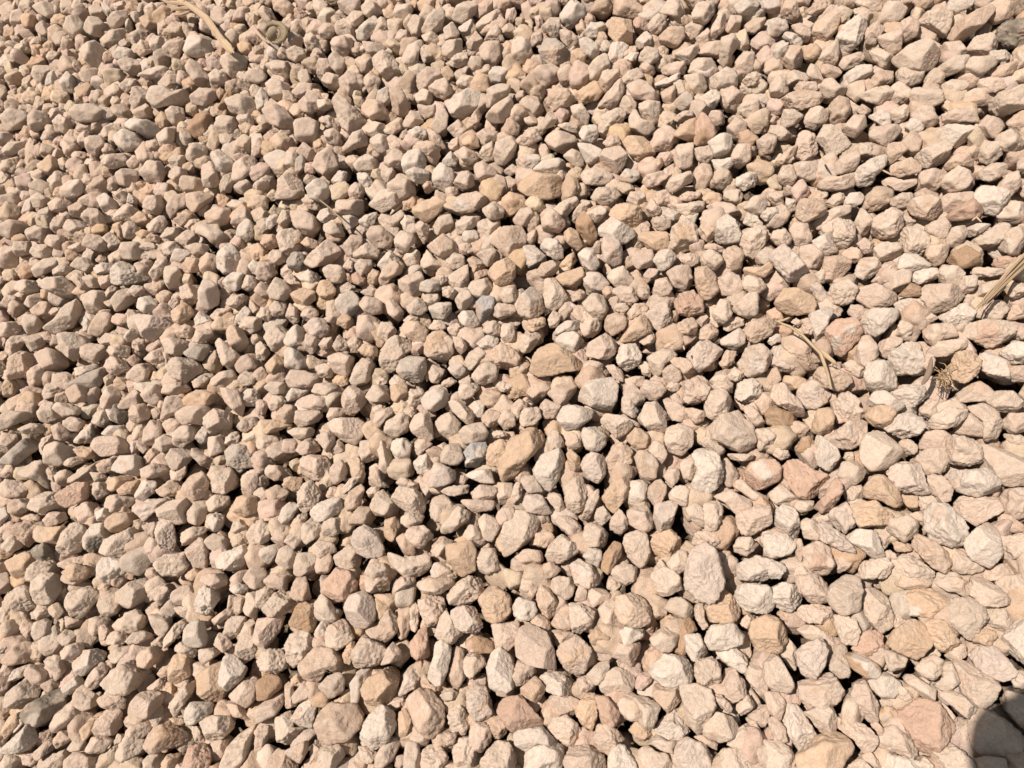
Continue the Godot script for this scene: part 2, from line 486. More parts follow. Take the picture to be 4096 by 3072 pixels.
	q(1, "c", "angular", [1180,120, 1230,50, 1340,40, 1360,110, 1260,190])
	q(1, "c", "angular", [1310,220, 1360,140, 1450,150, 1430,260, 1370,360])
	q(1, "p", "rough", [1200,330, 1230,280, 1300,290, 1320,350, 1250,390])
	q(1, "c", "wedge", [1430,310, 1530,280, 1600,330, 1540,400, 1470,380])
	q(1, "c", "blocky", [1610,410, 1650,360, 1780,340, 1780,450, 1680,500, 1610,470])
	q(1, "c", "blocky", [1620,250, 1700,200, 1760,290, 1700,350, 1630,340])
	q(1, "w", "angular", [1750,240, 1860,170, 1890,230, 1840,300, 1790,330])
	q(1, "c", "angular", [1690,150, 1740,50, 1830,20, 1960,40, 1910,110, 1760,200])
	q(1, "p", "angular", [1820,370, 1900,270, 1980,370, 1910,430, 1830,420])
	q(1, "p", "angular", [1970,350, 2030,240, 2090,220, 2150,350, 2050,370])
	q(1, "p", "rough", [1830,560, 1860,490, 1950,500, 1960,580, 1880,610])
	q(1, "c", "rough", [1410,450, 1460,390, 1540,430, 1540,520, 1450,550])
	q(1, "c", "lumpy", [1250,510, 1320,400, 1430,350, 1460,380, 1400,470, 1400,560, 1290,600])
	q(1, "c", "angular", [1640,560, 1720,480, 1830,450, 1830,550, 1740,580])
	q(1, "p", "angular", [1480,770, 1560,700, 1640,680, 1710,790, 1640,860, 1560,830])
	q(1, "c", "rough", [1370,830, 1440,770, 1530,800, 1520,890, 1410,920])
	q(1, "c", "domed", [1730,710, 1790,650, 1890,670, 1920,730, 1830,770, 1750,760])
	q(1, "w", "blocky", [2010,630, 2070,570, 2180,600, 2190,690, 2100,730, 2020,700])
	q(1, "c", "wedge", [1980,1000, 2050,920, 2200,830, 2230,950, 2150,1050, 2030,1060])
	q(1, "c", "rough", [1980,790, 2080,730, 2200,740, 2190,820, 2060,900, 1980,940])
	q(1, "p", "angular", [1650,1110, 1750,1040, 1820,1110, 1830,1170, 1720,1190])
	q(1, "t", "angular", [1800,1090, 1920,930, 1960,990, 1900,1110, 1860,1145])
	q(1, "p", "blocky", [1900,1160, 1970,1120, 2090,1140, 2090,1200, 2000,1270, 1930,1230])
	q(1, "o", "rough", [1770,1230, 1830,1170, 1920,1190, 1930,1270, 1850,1290])
	q(1, "p", "rounded", [1660,1240, 1740,1180, 1780,1240, 1740,1310, 1670,1290])
	q(1, "p", "rough", [1730,1320, 1800,1270, 1910,1330, 1910,1400, 1820,1430])
	q(1, "c", "wedge", [1910,1360, 1960,1270, 2050,1220, 2050,1380, 1960,1400])
	q(1, "w", "angular", [1610,1390, 1680,1310, 1750,1370, 1720,1440, 1650,1450])
	q(1, "p", "blocky", [1880,1430, 1960,1390, 2080,1480, 2090,1550, 1960,1590, 1900,1530])
	q(1, "c", "blocky", [1700,1590, 1760,1490, 1870,1480, 1890,1600, 1780,1650])
	q(1, "t", "rough", [1340,1290, 1420,1220, 1540,1230, 1600,1320, 1540,1430, 1470,1390])
	q(1, "t", "flat", [1480,1110, 1580,1160, 1650,1290, 1570,1280, 1500,1210])
	q(1, "w", "blocky", [1310,1140, 1390,1090, 1480,1130, 1470,1190, 1360,1240])
	q(1, "c", "blocky", [940,1110, 1020,1050, 1120,1080, 1130,1140, 1010,1190, 950,1160])
	q(1, "c", "rough", [980,1210, 1060,1160, 1140,1180, 1130,1310, 1060,1320, 1000,1270])
	q(1, "c", "angular", [840,1420, 890,1370, 970,1320, 1050,1400, 1030,1460, 880,1480])
	q(1, "p", "rough", [1080,1400, 1200,1280, 1280,1330, 1260,1470, 1160,1440])
	q(1, "w", "blocky", [1280,1490, 1370,1450, 1500,1480, 1480,1570, 1380,1590])
	q(1, "c", "lumpy", [1140,1590, 1240,1510, 1360,1580, 1390,1680, 1240,1730, 1150,1690])
	q(1, "c", "blocky", [1080,1480, 1180,1450, 1220,1510, 1140,1590, 1090,1550])
	q(1, "w", "rough", [650,1560, 720,1480, 790,1490, 770,1560, 690,1620])
	q(1, "w", "domed", [440,1620, 530,1550, 620,1580, 640,1680, 560,1740, 460,1700])
	q(1, "c", "wedge", [240,1400, 280,1310, 360,1330, 340,1480, 270,1460])
	q(1, "g", "long|small dark tilted pebble|small dark grey pebble standing tilted, below the pinkish dome stone", [330,1480, 350,1380, 400,1340, 430,1380, 410,1470, 350,1530])
	q(1, "p", "wedge", [350,1310, 420,1230, 490,1290, 520,1370, 440,1390])
	q(1, "o", "wedge", [500,1230, 560,1200, 620,1260, 560,1340, 510,1310])
	q(1, "c", "wedge", [590,1130, 680,1110, 740,1170, 690,1250, 610,1240])
	q(1, "c", "flat", [520,1020, 640,1000, 720,1070, 700,1130, 600,1100])
	q(1, "p", "rough", [370,880, 460,810, 540,840, 560,930, 470,980, 390,950])
	q(1, "p", "angular", [310,790, 400,720, 520,730, 530,800, 380,850, 330,830])
	q(1, "c", "rounded", [90,720, 160,690, 290,730, 280,800, 190,870, 110,820])
	q(1, "c", "blocky", [560,680, 620,630, 720,660, 740,760, 660,785, 590,740])
	q(1, "p", "rough", [720,690, 800,620, 930,660, 930,760, 830,840, 740,790])
	q(1, "c", "rounded", [630,500, 690,450, 770,510, 770,600, 710,640, 650,580])
	q(1, "p", "rough", [525,570, 560,500, 630,510, 670,590, 610,650, 540,640])
	q(1, "c", "lumpy", [80,560, 170,530, 300,540, 320,620, 250,690, 160,640])
	q(1, "y", "domed", [270,440, 340,405, 420,430, 420,520, 330,530, 280,500])
	q(1, "p", "domed", [220,400, 270,300, 340,280, 400,340, 380,400, 270,420])
	q(1, "w", "angular", [0,840, 60,760, 110,830, 100,930, 30,980, 0,930])
	q(1, "p", "rough", [860,510, 950,480, 1010,520, 1000,610, 930,640, 870,590])
	q(1, "p", "flat", [910,360, 1020,370, 1120,400, 1110,440, 1010,490, 950,440])
	q(2, "o", "blocky|square tan block|flat-topped square tan block with straight edges", [850,160, 1030,180, 1045,390, 930,385, 830,300])
	q(2, "t", "angular", [870,130, 885,0, 1040,0, 1090,40, 1180,90, 1160,120, 1040,155, 900,125])
	q(2, "g", "domed|dusty grey pebble|dark grey pebble dusted with tan, near the square tan block", [230,430, 290,340, 380,350, 500,440, 490,510, 420,560, 270,550])
	q(2, "w", "lumpy", [415,130, 500,10, 620,50, 630,130, 560,200, 500,240, 430,200])
	q(2, "t", "rounded", [1265,320, 1350,240, 1470,240, 1490,310, 1440,390, 1380,405, 1290,370])
	q(2, "w", "domed", [1060,440, 1070,350, 1150,275, 1220,320, 1220,380, 1150,410])
	q(2, "p", "rounded", [1540,130, 1600,30, 1730,30, 1740,110, 1700,190, 1610,240])
	q(2, "c", "rough", [1275,110, 1340,10, 1450,5, 1500,110, 1480,200, 1380,130])
	q(2, "t", "flat|broad tan tile|broad tan tile-like stone with a thin shadowed lower edge", [290,840, 350,745, 480,770, 570,880, 480,920, 350,955, 285,910])
	q(2, "p", "long", [740,910, 900,700, 970,700, 970,790, 900,920, 820,955])
	q(2, "p", "angular|capping stone|greyish pink stone that caps a deep dark hole in the gravel", [985,740, 1090,690, 1180,720, 1280,840, 1240,870, 1060,850])
	q(2, "y", "flat|grey leaning plate|flat greyish plate leaning upright beside the deep dark hole", [745,1090, 780,990, 900,930, 990,950, 970,1020, 900,1110, 800,1200, 750,1180])
	q(2, "r", "wedge|rust-red fang|rust-red pointed stone standing upright, the reddest in its area", [1585,1250, 1580,1080, 1630,970, 1730,1070, 1770,1150, 1680,1250])
	q(2, "o", "angular", [1390,1160, 1500,1050, 1590,1020, 1590,1240, 1480,1200])
	q(2, "o", "rough|big ochre crag|big rough ochre-stained stone, craggy along its lower edge", [950,1230, 1000,1180, 1130,1190, 1250,1280, 1220,1370, 1130,1420, 1020,1340])
	q(2, "p", "angular", [740,1390, 790,1290, 930,1260, 1000,1340, 970,1440, 900,1510, 800,1460])
	q(2, "p", "rounded", [1860,1100, 1930,1020, 2020,1070, 2020,1180, 1950,1210, 1870,1160])
	q(2, "w", "lumpy", [1700,1230, 1800,1160, 1890,1180, 1900,1250, 1840,1360, 1770,1370])
	q(2, "c", "rounded", [1700,680, 1840,590, 1930,630, 1950,740, 1790,770, 1720,760])
	q(2, "c", "lumpy", [1510,600, 1600,505, 1720,510, 1780,610, 1740,660, 1640,620, 1540,640])
	q(2, "w", "wedge", [560,1240, 680,1250, 780,1300, 730,1440, 640,1400])
	q(2, "p", "rough", [285,1210, 390,1130, 540,1180, 560,1240, 440,1340, 330,1280])
	q(2, "c", "rough|cream lozenge|cream lozenge-shaped stone with a rough shaded near edge", [590,1520, 620,1480, 740,1430, 870,1510, 850,1590, 760,1600, 640,1590])
	q(2, "o", "rough|pale ochre slab|large pale ochre slab lying flat, wider than all stones touching it", [60,1580, 200,1490, 400,1520, 470,1620, 420,1690, 300,1720, 120,1690, 50,1640])
	q(2, "w", "blocky", [830,470, 850,370, 930,370, 1010,400, 960,500, 900,585, 830,570])
	q(2, "c", "wedge", [1410,460, 1600,380, 1600,460, 1530,555, 1420,500])
	q(2, "p", "oval", [150,640, 230,580, 350,560, 430,620, 400,700, 280,760, 200,700])
	q(2, "p", "rounded", [60,890, 130,840, 220,850, 280,960, 230,1020, 120,980])
	q(2, "w", "wedge", [1720,1380, 1790,1380, 1900,1360, 1910,1420, 1830,1510, 1770,1480])
	q(2, "t", "rounded", [1570,1490, 1620,1420, 1700,1430, 1740,1560, 1660,1650, 1580,1620])
	q(2, "p", "angular", [1110,1600, 1160,1510, 1290,1480, 1360,1520, 1300,1590, 1200,1620])
	q(2, "c", "blocky", [1090,900, 1180,870, 1270,890, 1280,1050, 1220,1080, 1120,1000])
	q(2, "c", "rounded", [1330,1600, 1400,1520, 1560,1470, 1560,1560, 1420,1650, 1350,1659])
	q(2, "p", "angular", [1770,740, 1870,730, 2000,820, 1960,880, 1870,960, 1820,900])
	q(2, "c", "lumpy", [1480,660, 1640,640, 1690,760, 1620,830, 1540,760])
	q(2, "c", "blocky", [250,240, 330,160, 410,170, 420,290, 370,335])
	q(2, "p", "angular", [405,270, 480,250, 560,320, 580,410, 500,420, 420,340])
	q(2, "w", "domed", [580,350, 640,330, 750,390, 750,480, 690,510, 600,440])
	q(2, "w", "lumpy", [610,290, 680,200, 790,200, 820,250, 740,320, 680,340])
	q(2, "c", "lumpy", [0,370, 70,330, 150,350, 170,470, 90,545, 0,540])
	q(2, "o", "rough", [510,450, 580,420, 640,480, 620,560, 560,600, 510,540])
	q(2, "c", "rounded", [650,600, 720,510, 820,460, 850,600, 760,680, 680,690])
	q(2, "t", "rough", [750,700, 790,620, 920,600, 930,660, 860,740, 790,820])
	q(2, "c", "rounded", [1110,460, 1160,400, 1260,440, 1270,530, 1180,560, 1090,520])
	q(2, "w", "oval", [955,520, 1010,460, 1090,460, 1070,520, 990,555])
	q(2, "c", "rounded", [940,690, 1000,620, 1080,590, 1140,660, 1060,700, 980,730])
	q(2, "p", "flat", [1280,610, 1360,550, 1460,530, 1520,590, 1500,640, 1330,645])
	q(2, "w", "flat", [1240,720, 1320,680, 1450,630, 1460,680, 1360,740, 1260,760])
	q(2, "c", "wedge", [1390,700, 1510,700, 1530,790, 1480,870, 1430,850])
	q(2, "t", "angular", [1280,800, 1400,740, 1420,880, 1380,930, 1310,870])
	q(2, "w", "long", [1610,850, 1730,780, 1790,790, 1790,860, 1750,940, 1680,910])
	q(2, "c", "wedge", [1380,1030, 1480,960, 1570,960, 1560,1020, 1430,1060])
	q(2, "y", "blocky", [1940,950, 2010,870, 2120,860, 2130,960, 2060,1020, 1960,980])
	q(2, "p", "rough", [1620,430, 1680,370, 1800,360, 1800,450, 1790,500, 1640,500])
	q(2, "c", "lumpy", [1800,310, 1900,300, 1960,380, 1900,470, 1920,540, 1850,575, 1800,520])
	q(2, "c", "wedge", [1725,250, 1790,100, 1840,150, 1840,240, 1780,320, 1730,310])
	q(2, "p", "blocky", [1850,260, 1880,140, 1980,150, 1970,240, 1930,300])
	q(2, "p", "blocky", [1930,540, 1990,460, 2080,460, 2090,590, 2020,690, 1960,630])
	q(2, "c", "angular", [1990,700, 2070,620, 2160,650, 2140,720, 2040,745])
	q(2, "w", "rounded", [1910,40, 2040,-20, 2140,30, 2070,120, 1990,140])
	q(2, "p", "rough", [1590,330, 1680,250, 1740,310, 1700,370, 1620,400])
	q(2, "c", "rounded", [1170,210, 1250,130, 1330,150, 1330,240, 1240,290, 1180,270])
	q(2, "c", "blocky", [500,920, 600,900, 670,1000, 650,1090, 580,1080, 530,1000])
	q(2, "y", "angular", [250,1090, 320,950, 400,1010, 350,1090, 270,1115])
	q(2, "w", "rough", [580,1160, 610,1090, 720,1080, 750,1180, 700,1230, 620,1220])
	q(2, "p", "long", [30,1210, 130,1130, 220,1110, 260,1200, 150,1250, 70,1270])
	q(2, "c", "rough", [370,1080, 470,1060, 560,1080, 580,1150, 500,1140])
	q(2, "w", "oval", [40,1390, 110,1330, 220,1340, 250,1390, 140,1480, 50,1470])
	q(2, "w", "flat", [170,1470, 270,1390, 400,1370, 500,1430, 430,1500, 280,1500])
	q(2, "c", "angular", [440,1350, 520,1290, 590,1320, 640,1420, 560,1450])
	q(2, "p", "domed", [780,1240, 850,1170, 910,1180, 950,1250, 860,1270])
	q(2, "c", "rough", [1010,1030, 1060,940, 1110,1030, 1200,1050, 1240,1120, 1150,1190, 1020,1170])
	q(2, "p", "blocky", [1390,1370, 1440,1260, 1560,1240, 1560,1450, 1450,1480])
	q(2, "y", "blocky", [1570,1290, 1700,1260, 1740,1350, 1690,1420, 1610,1380])
	q(2, "p", "blocky", [1900,1340, 1940,1250, 2050,1260, 2060,1380, 1970,1460, 1910,1420])
	q(2, "w", "blocky", [1940,1540, 2040,1490, 2110,1500, 2110,1600, 2000,1650, 1940,1600])
	q(2, "p", "rounded", [2120,1220, 2200,1160, 2280,1190, 2260,1310, 2150,1340])
	q(2, "w", "blocky", [930,1530, 980,1460, 1090,1470, 1110,1540, 1030,1580, 940,1570])
	q(2, "t", "rough", [1090,1430, 1180,1400, 1290,1360, 1310,1450, 1200,1490, 1100,1490])
	q(3, "w", "blocky|creamy white cube|large creamy white cube-like stone with a dark hole beneath its lower corner", [600,330, 640,230, 750,140, 830,200, 840,330, 790,400, 660,460, 610,400])
	q(3, "y", "angular|big grey triangle|big greyish triangular boulder propped on a smaller half-shaded stone", [1085,520, 1200,400, 1330,340, 1420,370, 1470,470, 1450,600, 1380,610, 1150,580])
	q(3, "c", "rounded", [1310,200, 1370,110, 1470,75, 1570,120, 1580,220, 1540,320, 1400,260])
	q(3, "t", "long|brown ridged stone|long brownish stone with a ridge, beside the dark grey lump", [1570,320, 1650,180, 1790,80, 1870,50, 1915,100, 1860,200, 1730,330, 1680,360])
	q(3, "d", "rough|dark grey lump|dark grey-olive rough lump, the darkest stone at the picture's upper corner", [1980,260, 2060,190, 2170,150, 2250,200, 2250,370, 2110,415, 2000,340])
	q(3, "y", "angular|grey-faced point|grey-faced pointed stone overhanging a dark hollow", [420,1210, 470,1080, 540,1080, 640,1160, 720,1250, 640,1310, 540,1380, 500,1280])
	q(3, "w", "oval|white bean stone|white bean-shaped smooth stone, paler than its neighbours", [745,1530, 790,1440, 880,1370, 1000,1340, 1010,1420, 930,1520, 920,1590, 820,1610, 760,1580])
	q(3, "p", "flat", [970,1580, 1060,1530, 1160,1560, 1280,1540, 1260,1590, 1170,1650, 1040,1640])
	q(3, "c", "blocky", [1280,1360, 1350,1280, 1520,1210, 1560,1280, 1540,1390, 1430,1450, 1340,1450])
	q(3, "w", "flat|broad white plate|broad white plate lying tilted over a shaded stone", [1390,1190, 1540,1080, 1700,1060, 1780,1110, 1750,1200, 1640,1270, 1540,1240])
	q(3, "c", "rough|big cream cliff|big cream stone with a steep rough near side, at the picture's edge", [1920,910, 2010,800, 2150,740, 2280,760, 2280,900, 2150,960, 2010,1040, 1950,990])
	q(3, "t", "rounded", [2080,1060, 2180,960, 2290,940, 2290,1170, 2140,1180])
	q(3, "t", "rough|tan split boulder|large rough tan boulder with a pale split face", [380,300, 400,200, 500,120, 600,160, 590,270, 520,340, 430,420, 380,370])
	q(3, "p", "angular", [230,1310, 270,1120, 380,1160, 430,1230, 420,1370, 340,1400, 250,1360])
	q(3, "c", "rough", [300,1060, 360,940, 430,920, 510,980, 500,1050, 420,1120, 330,1110])
	q(3, "t", "rough", [520,930, 590,840, 680,870, 700,980, 650,1090, 560,1080])
	q(3, "p", "rounded", [880,1160, 910,1100, 1080,1080, 1130,1130, 1090,1200, 1010,1310, 900,1220])
	q(3, "y", "rough", [1230,790, 1270,760, 1480,780, 1500,880, 1400,930, 1260,940])
	q(3, "c", "smooth", [1060,760, 1120,710, 1220,760, 1250,850, 1180,900, 1090,840])
	q(3, "c", "oval", [780,830, 900,770, 1010,740, 1070,790, 1060,850, 970,905, 860,870])
	q(3, "w", "flat", [630,690, 760,570, 860,560, 890,610, 840,700, 680,745])
	q(3, "y", "blocky", [1120,600, 1160,585, 1330,610, 1330,700, 1240,745, 1130,690])
	q(3, "c", "angular", [1470,600, 1580,490, 1700,480, 1720,560, 1640,620, 1520,680])
	q(3, "c", "oval", [1670,590, 1750,500, 1920,490, 1950,560, 1830,660, 1720,640])
	q(3, "t", "rounded", [1700,820, 1780,770, 1900,790, 1930,850, 1900,910, 1700,930])
	q(3, "c", "angular", [960,190, 1000,30, 1100,30, 1180,80, 1150,170, 1090,200, 1040,270, 970,230])
	q(3, "p", "blocky", [1130,200, 1200,160, 1290,200, 1290,300, 1180,370, 1140,280])
	q(3, "p", "blocky", [950,320, 1130,260, 1150,350, 1150,460, 1060,460, 980,400])
	q(3, "p", "wedge", [420,490, 570,350, 610,430, 600,560, 520,550])
	q(3, "t", "angular", [130,540, 180,400, 260,410, 300,480, 290,570, 200,610])
	q(3, "t", "oval|tan loaf stone|tan loaf-shaped stone lying flat, wider than it is high", [110,850, 230,790, 420,800, 480,860, 440,900, 250,965, 140,920])
	q(3, "p", "rough", [1240,1000, 1320,920, 1400,930, 1480,1060, 1400,1100, 1340,1060])
	q(3, "c", "rounded", [1510,1560, 1620,1430, 1720,1480, 1750,1560, 1720,1630, 1600,1659, 1530,1630])
	q(3, "t", "flat", [1040,1480, 1210,1360, 1310,1430, 1300,1490, 1150,1525])
	q(3, "p", "angular", [1300,1500, 1400,1460, 1520,1490, 1500,1600, 1440,1659, 1300,1650])
	q(3, "t", "flat", [1010,1330, 1040,1240, 1130,1230, 1200,1290, 1120,1380, 1020,1450])
	q(3, "c", "blocky", [1970,1180, 2080,1120, 2200,1230, 2190,1290, 2120,1330, 2010,1280])
	q(3, "c", "rounded", [1835,1330, 1860,1220, 1960,1230, 2010,1300, 1950,1430, 1860,1400])
	q(3, "w", "smooth", [0,180, 60,155, 150,180, 170,240, 90,310, 0,300])
	q(3, "t", "rough", [120,80, 140,10, 230,0, 280,120, 240,170, 130,150])
	q(3, "t", "wedge", [320,110, 420,0, 500,20, 500,90, 400,125])
	q(3, "p", "rough", [750,20, 830,-20, 960,0, 980,80, 900,110, 810,80])
	q(3, "c", "flat", [510,120, 620,50, 730,100, 700,140, 600,240, 580,160])
	q(3, "c", "flat", [720,100, 780,70, 900,120, 940,140, 860,195, 790,160])
	q(3, "p", "blocky", [840,250, 910,200, 990,250, 940,390, 860,380])
	q(3, "p", "rough", [190,230, 270,210, 370,250, 360,340, 310,370, 280,310])
	q(3, "w", "rounded", [30,500, 80,360, 170,360, 160,470, 120,545, 50,540])
	q(3, "w", "wedge", [120,330, 150,280, 260,300, 300,370, 270,420, 180,370])
	q(3, "p", "angular", [630,560, 650,500, 800,440, 825,500, 770,570, 680,605])
	q(3, "t", "angular", [440,590, 500,560, 640,600, 620,650, 560,690, 480,640])
	q(3, "c", "flat", [330,620, 360,550, 420,580, 500,690, 440,720, 370,680])
	q(3, "c", "blocky", [160,640, 220,610, 320,640, 360,690, 270,740, 190,770])
	q(3, "p", "blocky", [220,780, 270,710, 400,710, 430,770, 400,800, 280,800])
	q(3, "c", "rounded", [440,780, 480,690, 540,680, 590,730, 680,760, 650,830, 540,860, 470,830])
	q(3, "c", "rough", [10,820, 20,720, 80,650, 150,720, 180,800, 100,850])
	q(3, "c", "angular", [110,1060, 130,950, 210,950, 300,1000, 250,1070, 150,1110])
	q(3, "p", "rough", [0,1180, 20,1090, 110,1090, 190,1160, 170,1200, 60,1220])
	q(3, "t", "rough", [100,1360, 180,1280, 240,1250, 220,1340, 130,1430, 30,1450])
	q(3, "y", "rough", [210,1420, 300,1400, 410,1400, 420,1540, 330,1570, 250,1530])
	q(3, "p", "blocky", [90,1540, 120,1440, 200,1430, 240,1530, 200,1620, 130,1600])
	q(3, "p", "rounded", [590,1420, 660,1340, 770,1300, 780,1370, 750,1480, 580,1510])
	q(3, "p", "angular", [430,1620, 500,1520, 600,1530, 740,1490, 730,1620, 560,1650])
	q(3, "p", "angular", [650,1110, 730,1000, 830,1000, 840,1090, 770,1190, 690,1170])
	q(3, "w", "blocky", [870,1010, 960,950, 1040,990, 1060,1070, 980,1080])
	q(3, "c", "rough", [1050,980, 1160,905, 1220,940, 1200,1030, 1110,1070])
	q(3, "w", "blocky", [1180,1110, 1230,1020, 1290,1040, 1350,1100, 1290,1165, 1210,1150])
	q(3, "c", "blocky", [780,1240, 880,1240, 950,1290, 930,1330, 800,1380])
	q(3, "p", "rough", [1490,1010, 1620,940, 1760,950, 1820,1060, 1700,1050, 1560,1070])
	q(3, "p", "rounded", [1820,1080, 1880,1000, 1970,1030, 2030,1100, 1960,1190, 1880,1180])
	q(3, "c", "rounded", [1500,740, 1590,690, 1700,710, 1720,790, 1640,850, 1560,830])
	q(3, "t", "angular", [840,760, 940,620, 1060,620, 1070,720, 980,740, 880,780])
	q(3, "c", "rough", [860,440, 960,420, 1090,500, 1080,580, 1000,600, 940,540])
	q(3, "c", "flat", [1710,480, 1780,330, 1900,300, 1960,360, 1980,420, 1900,490])
	q(3, "w", "flat", [1900,460, 2000,430, 2100,470, 2080,520, 1980,545])
	q(3, "p", "rounded", [1500,440, 1520,370, 1640,360, 1720,440, 1680,490, 1560,500])
	q(3, "t", "flat", [1870,70, 1970,0, 2120,30, 2110,130, 2000,200, 1890,200])
	q(3, "w", "flat", [1540,60, 1590,-30, 1780,-20, 1740,60, 1610,130])
	q(3, "c", "blocky", [2110,500, 2150,440, 2240,450, 2240,590, 2140,640])
	q(3, "t", "flat", [1860,640, 2000,570, 2120,530, 2120,620, 2000,680, 1900,690])
	q(3, "p", "flat", [1800,740, 1880,680, 2000,680, 2060,740, 1980,790, 1900,800])
	q(3, "t", "rounded", [1540,1440, 1610,1330, 1720,1330, 1760,1440, 1660,1430, 1570,1480])
	q(3, "c", "rounded", [1850,1490, 1920,1410, 2040,1410, 2060,1500, 1940,1570, 1860,1540])
	q(3, "p", "wedge", [1980,1650, 2060,1500, 2150,1470, 2170,1600, 2100,1700, 2000,1720])
	q(3, "c", "rounded", [2160,1400, 2230,1340, 2290,1400, 2270,1500, 2180,1490])


func outlines_upper() -> void:
	q(4, "y", "rough", [560,300, 600,240, 720,250, 760,330, 720,390, 600,380])
	q(4, "p", "domed", [710,210, 770,140, 850,150, 925,260, 850,300, 760,280])
	q(4, "c", "blocky|flat-topped cream block|cream block with a flat lit top and straight shaded front", [725,930, 790,850, 900,860, 940,950, 880,1040, 770,1050])
	q(4, "y", "lumpy|long grey-beige ridge|long lumpy grey-beige stone with a deep dark gap beside it", [380,1170, 470,1110, 560,980, 680,910, 720,940, 700,1050, 620,1170, 480,1230])
	q(4, "l", "angular|big lilac wedge|big lilac-white wedge with a sharp ridge and a smaller stone resting against it", [1180,1100, 1240,1060, 1450,1080, 1500,1130, 1440,1240, 1340,1300, 1230,1250])
	q(4, "t", "domed", [790,1150, 850,1050, 920,1040, 1010,1110, 960,1180, 850,1250, 770,1230])
	q(4, "c", "lumpy", [490,1230, 580,1210, 690,1230, 770,1290, 720,1370, 640,1470, 520,1360])
	q(4, "l", "angular|tall lilac-white stone|tall lilac-white stone with a bright left face", [1720,860, 1770,740, 1820,740, 1890,850, 1880,970, 1760,1030, 1720,980])
	q(4, "w", "rough|big whitish boulder|big whitish boulder with a grey tip, tallest among the stones around", [1880,560, 1930,460, 2000,440, 2060,520, 2100,610, 2070,680, 1930,720, 1880,650])
	q(4, "c", "rough", [1415,720, 1440,640, 1530,640, 1580,740, 1560,830, 1470,860, 1420,790])
	q(4, "c", "rough|cream crag|craggy cream stone with a rough tan underside", [1430,1500, 1490,1430, 1610,1430, 1760,1490, 1740,1580, 1610,1650, 1490,1600])
	q(4, "g", "blocky|ash-grey chunk|ash-grey chunk with a lit top, greyest of its surroundings", [1590,1390, 1680,1320, 1800,1310, 1800,1400, 1740,1460, 1640,1430])
	q(4, "c", "wedge", [1400,1280, 1490,1260, 1630,1290, 1630,1360, 1540,1420, 1450,1390])
	q(4, "c", "angular", [1860,1270, 1900,1260, 2020,1360, 2100,1460, 2000,1510, 1920,1490])
	q(4, "t", "blocky", [1960,1190, 2000,1150, 2090,1180, 2150,1290, 2080,1400, 1980,1320])
	q(4, "t", "blocky", [75,1560, 90,1430, 180,1370, 300,1410, 280,1500, 200,1620, 80,1640])
	q(4, "y", "rough", [430,860, 350,800, 420,740, 540,730, 640,820, 600,920, 510,900])
	q(4, "y", "rough", [620,640, 690,560, 770,580, 830,680, 760,700, 680,670])
	q(4, "w", "lumpy", [985,650, 1060,600, 1170,650, 1160,700, 1260,680, 1290,760, 1100,800, 960,800])
	q(4, "w", "angular", [1480,590, 1520,490, 1640,510, 1680,540, 1560,630, 1490,630])
	q(4, "y", "long", [290,660, 380,580, 540,560, 560,610, 440,680, 320,740])
	q(4, "c", "oval", [230,330, 320,290, 430,310, 430,380, 340,440, 260,420])
	q(4, "t", "rounded", [280,1020, 360,940, 450,970, 470,1040, 400,1110, 320,1080])
	q(4, "p", "rough", [320,1400, 420,1350, 540,1400, 580,1500, 480,1570, 380,1530])
	q(4, "w", "wedge", [660,1520, 850,1480, 830,1540, 670,1590])
	q(4, "g", "wedge", [600,1659, 760,1560, 900,1500, 910,1560, 850,1680, 650,1720])
	q(4, "p", "rough", [710,1340, 790,1310, 910,1320, 930,1420, 800,1480, 720,1430])
	q(4, "p", "rough", [1230,110, 1290,40, 1400,20, 1430,110, 1350,200, 1270,170])
	q(4, "t", "rough", [1780,190, 1880,130, 2000,150, 1990,250, 1880,300, 1790,260])
	q(4, "w", "angular", [2070,290, 2150,220, 2190,290, 2180,420, 2100,440, 2040,380])
	q(4, "o", "rough", [1490,1030, 1560,970, 1640,990, 1670,1060, 1570,1150, 1500,1110])
	q(4, "p", "angular", [1560,820, 1640,790, 1720,850, 1710,950, 1620,990, 1560,900])
	q(4, "p", "rounded", [0,40, 100,10, 190,50, 170,130, 90,140, 0,110])
	q(4, "c", "rounded", [275,50, 340,10, 420,60, 380,140, 290,130])
	q(4, "p", "angular", [430,100, 500,50, 620,90, 560,180, 450,170])
	q(4, "t", "angular", [600,130, 690,80, 740,150, 710,240, 610,200])
	q(4, "p", "rough", [690,60, 780,10, 850,60, 830,130, 740,140])
	q(4, "w", "wedge", [850,50, 920,10, 1020,100, 980,200, 890,180])
	q(4, "y", "rough", [970,0, 1080,-10, 1100,70, 1030,95])
	q(4, "w", "wedge", [1100,90, 1120,10, 1190,70, 1190,110])
	q(4, "c", "rough", [970,250, 1020,170, 1090,110, 1200,160, 1150,240, 1040,265])
	q(4, "o", "rounded", [1140,230, 1210,170, 1300,190, 1310,260, 1220,315])
	q(4, "p", "rounded", [1270,290, 1330,240, 1410,190, 1440,270, 1390,350, 1290,340])
	q(4, "p", "rough", [1430,150, 1500,30, 1620,10, 1620,140, 1540,150, 1480,240])
	q(4, "t", "angular", [1620,20, 1700,0, 1830,30, 1830,80, 1660,180, 1620,120])
	q(4, "p", "angular", [1700,140, 1760,90, 1830,130, 1760,210, 1720,200])
	q(4, "c", "oval", [1965,110, 2020,70, 2150,90, 2160,130, 2040,190])
	q(4, "p", "wedge", [1990,280, 2040,160, 2130,140, 2190,230, 2060,300])
	q(4, "p", "rough", [0,300, 90,240, 220,260, 230,330, 90,400, 20,380])
	q(4, "y", "angular", [330,230, 350,160, 430,130, 480,210, 420,280])
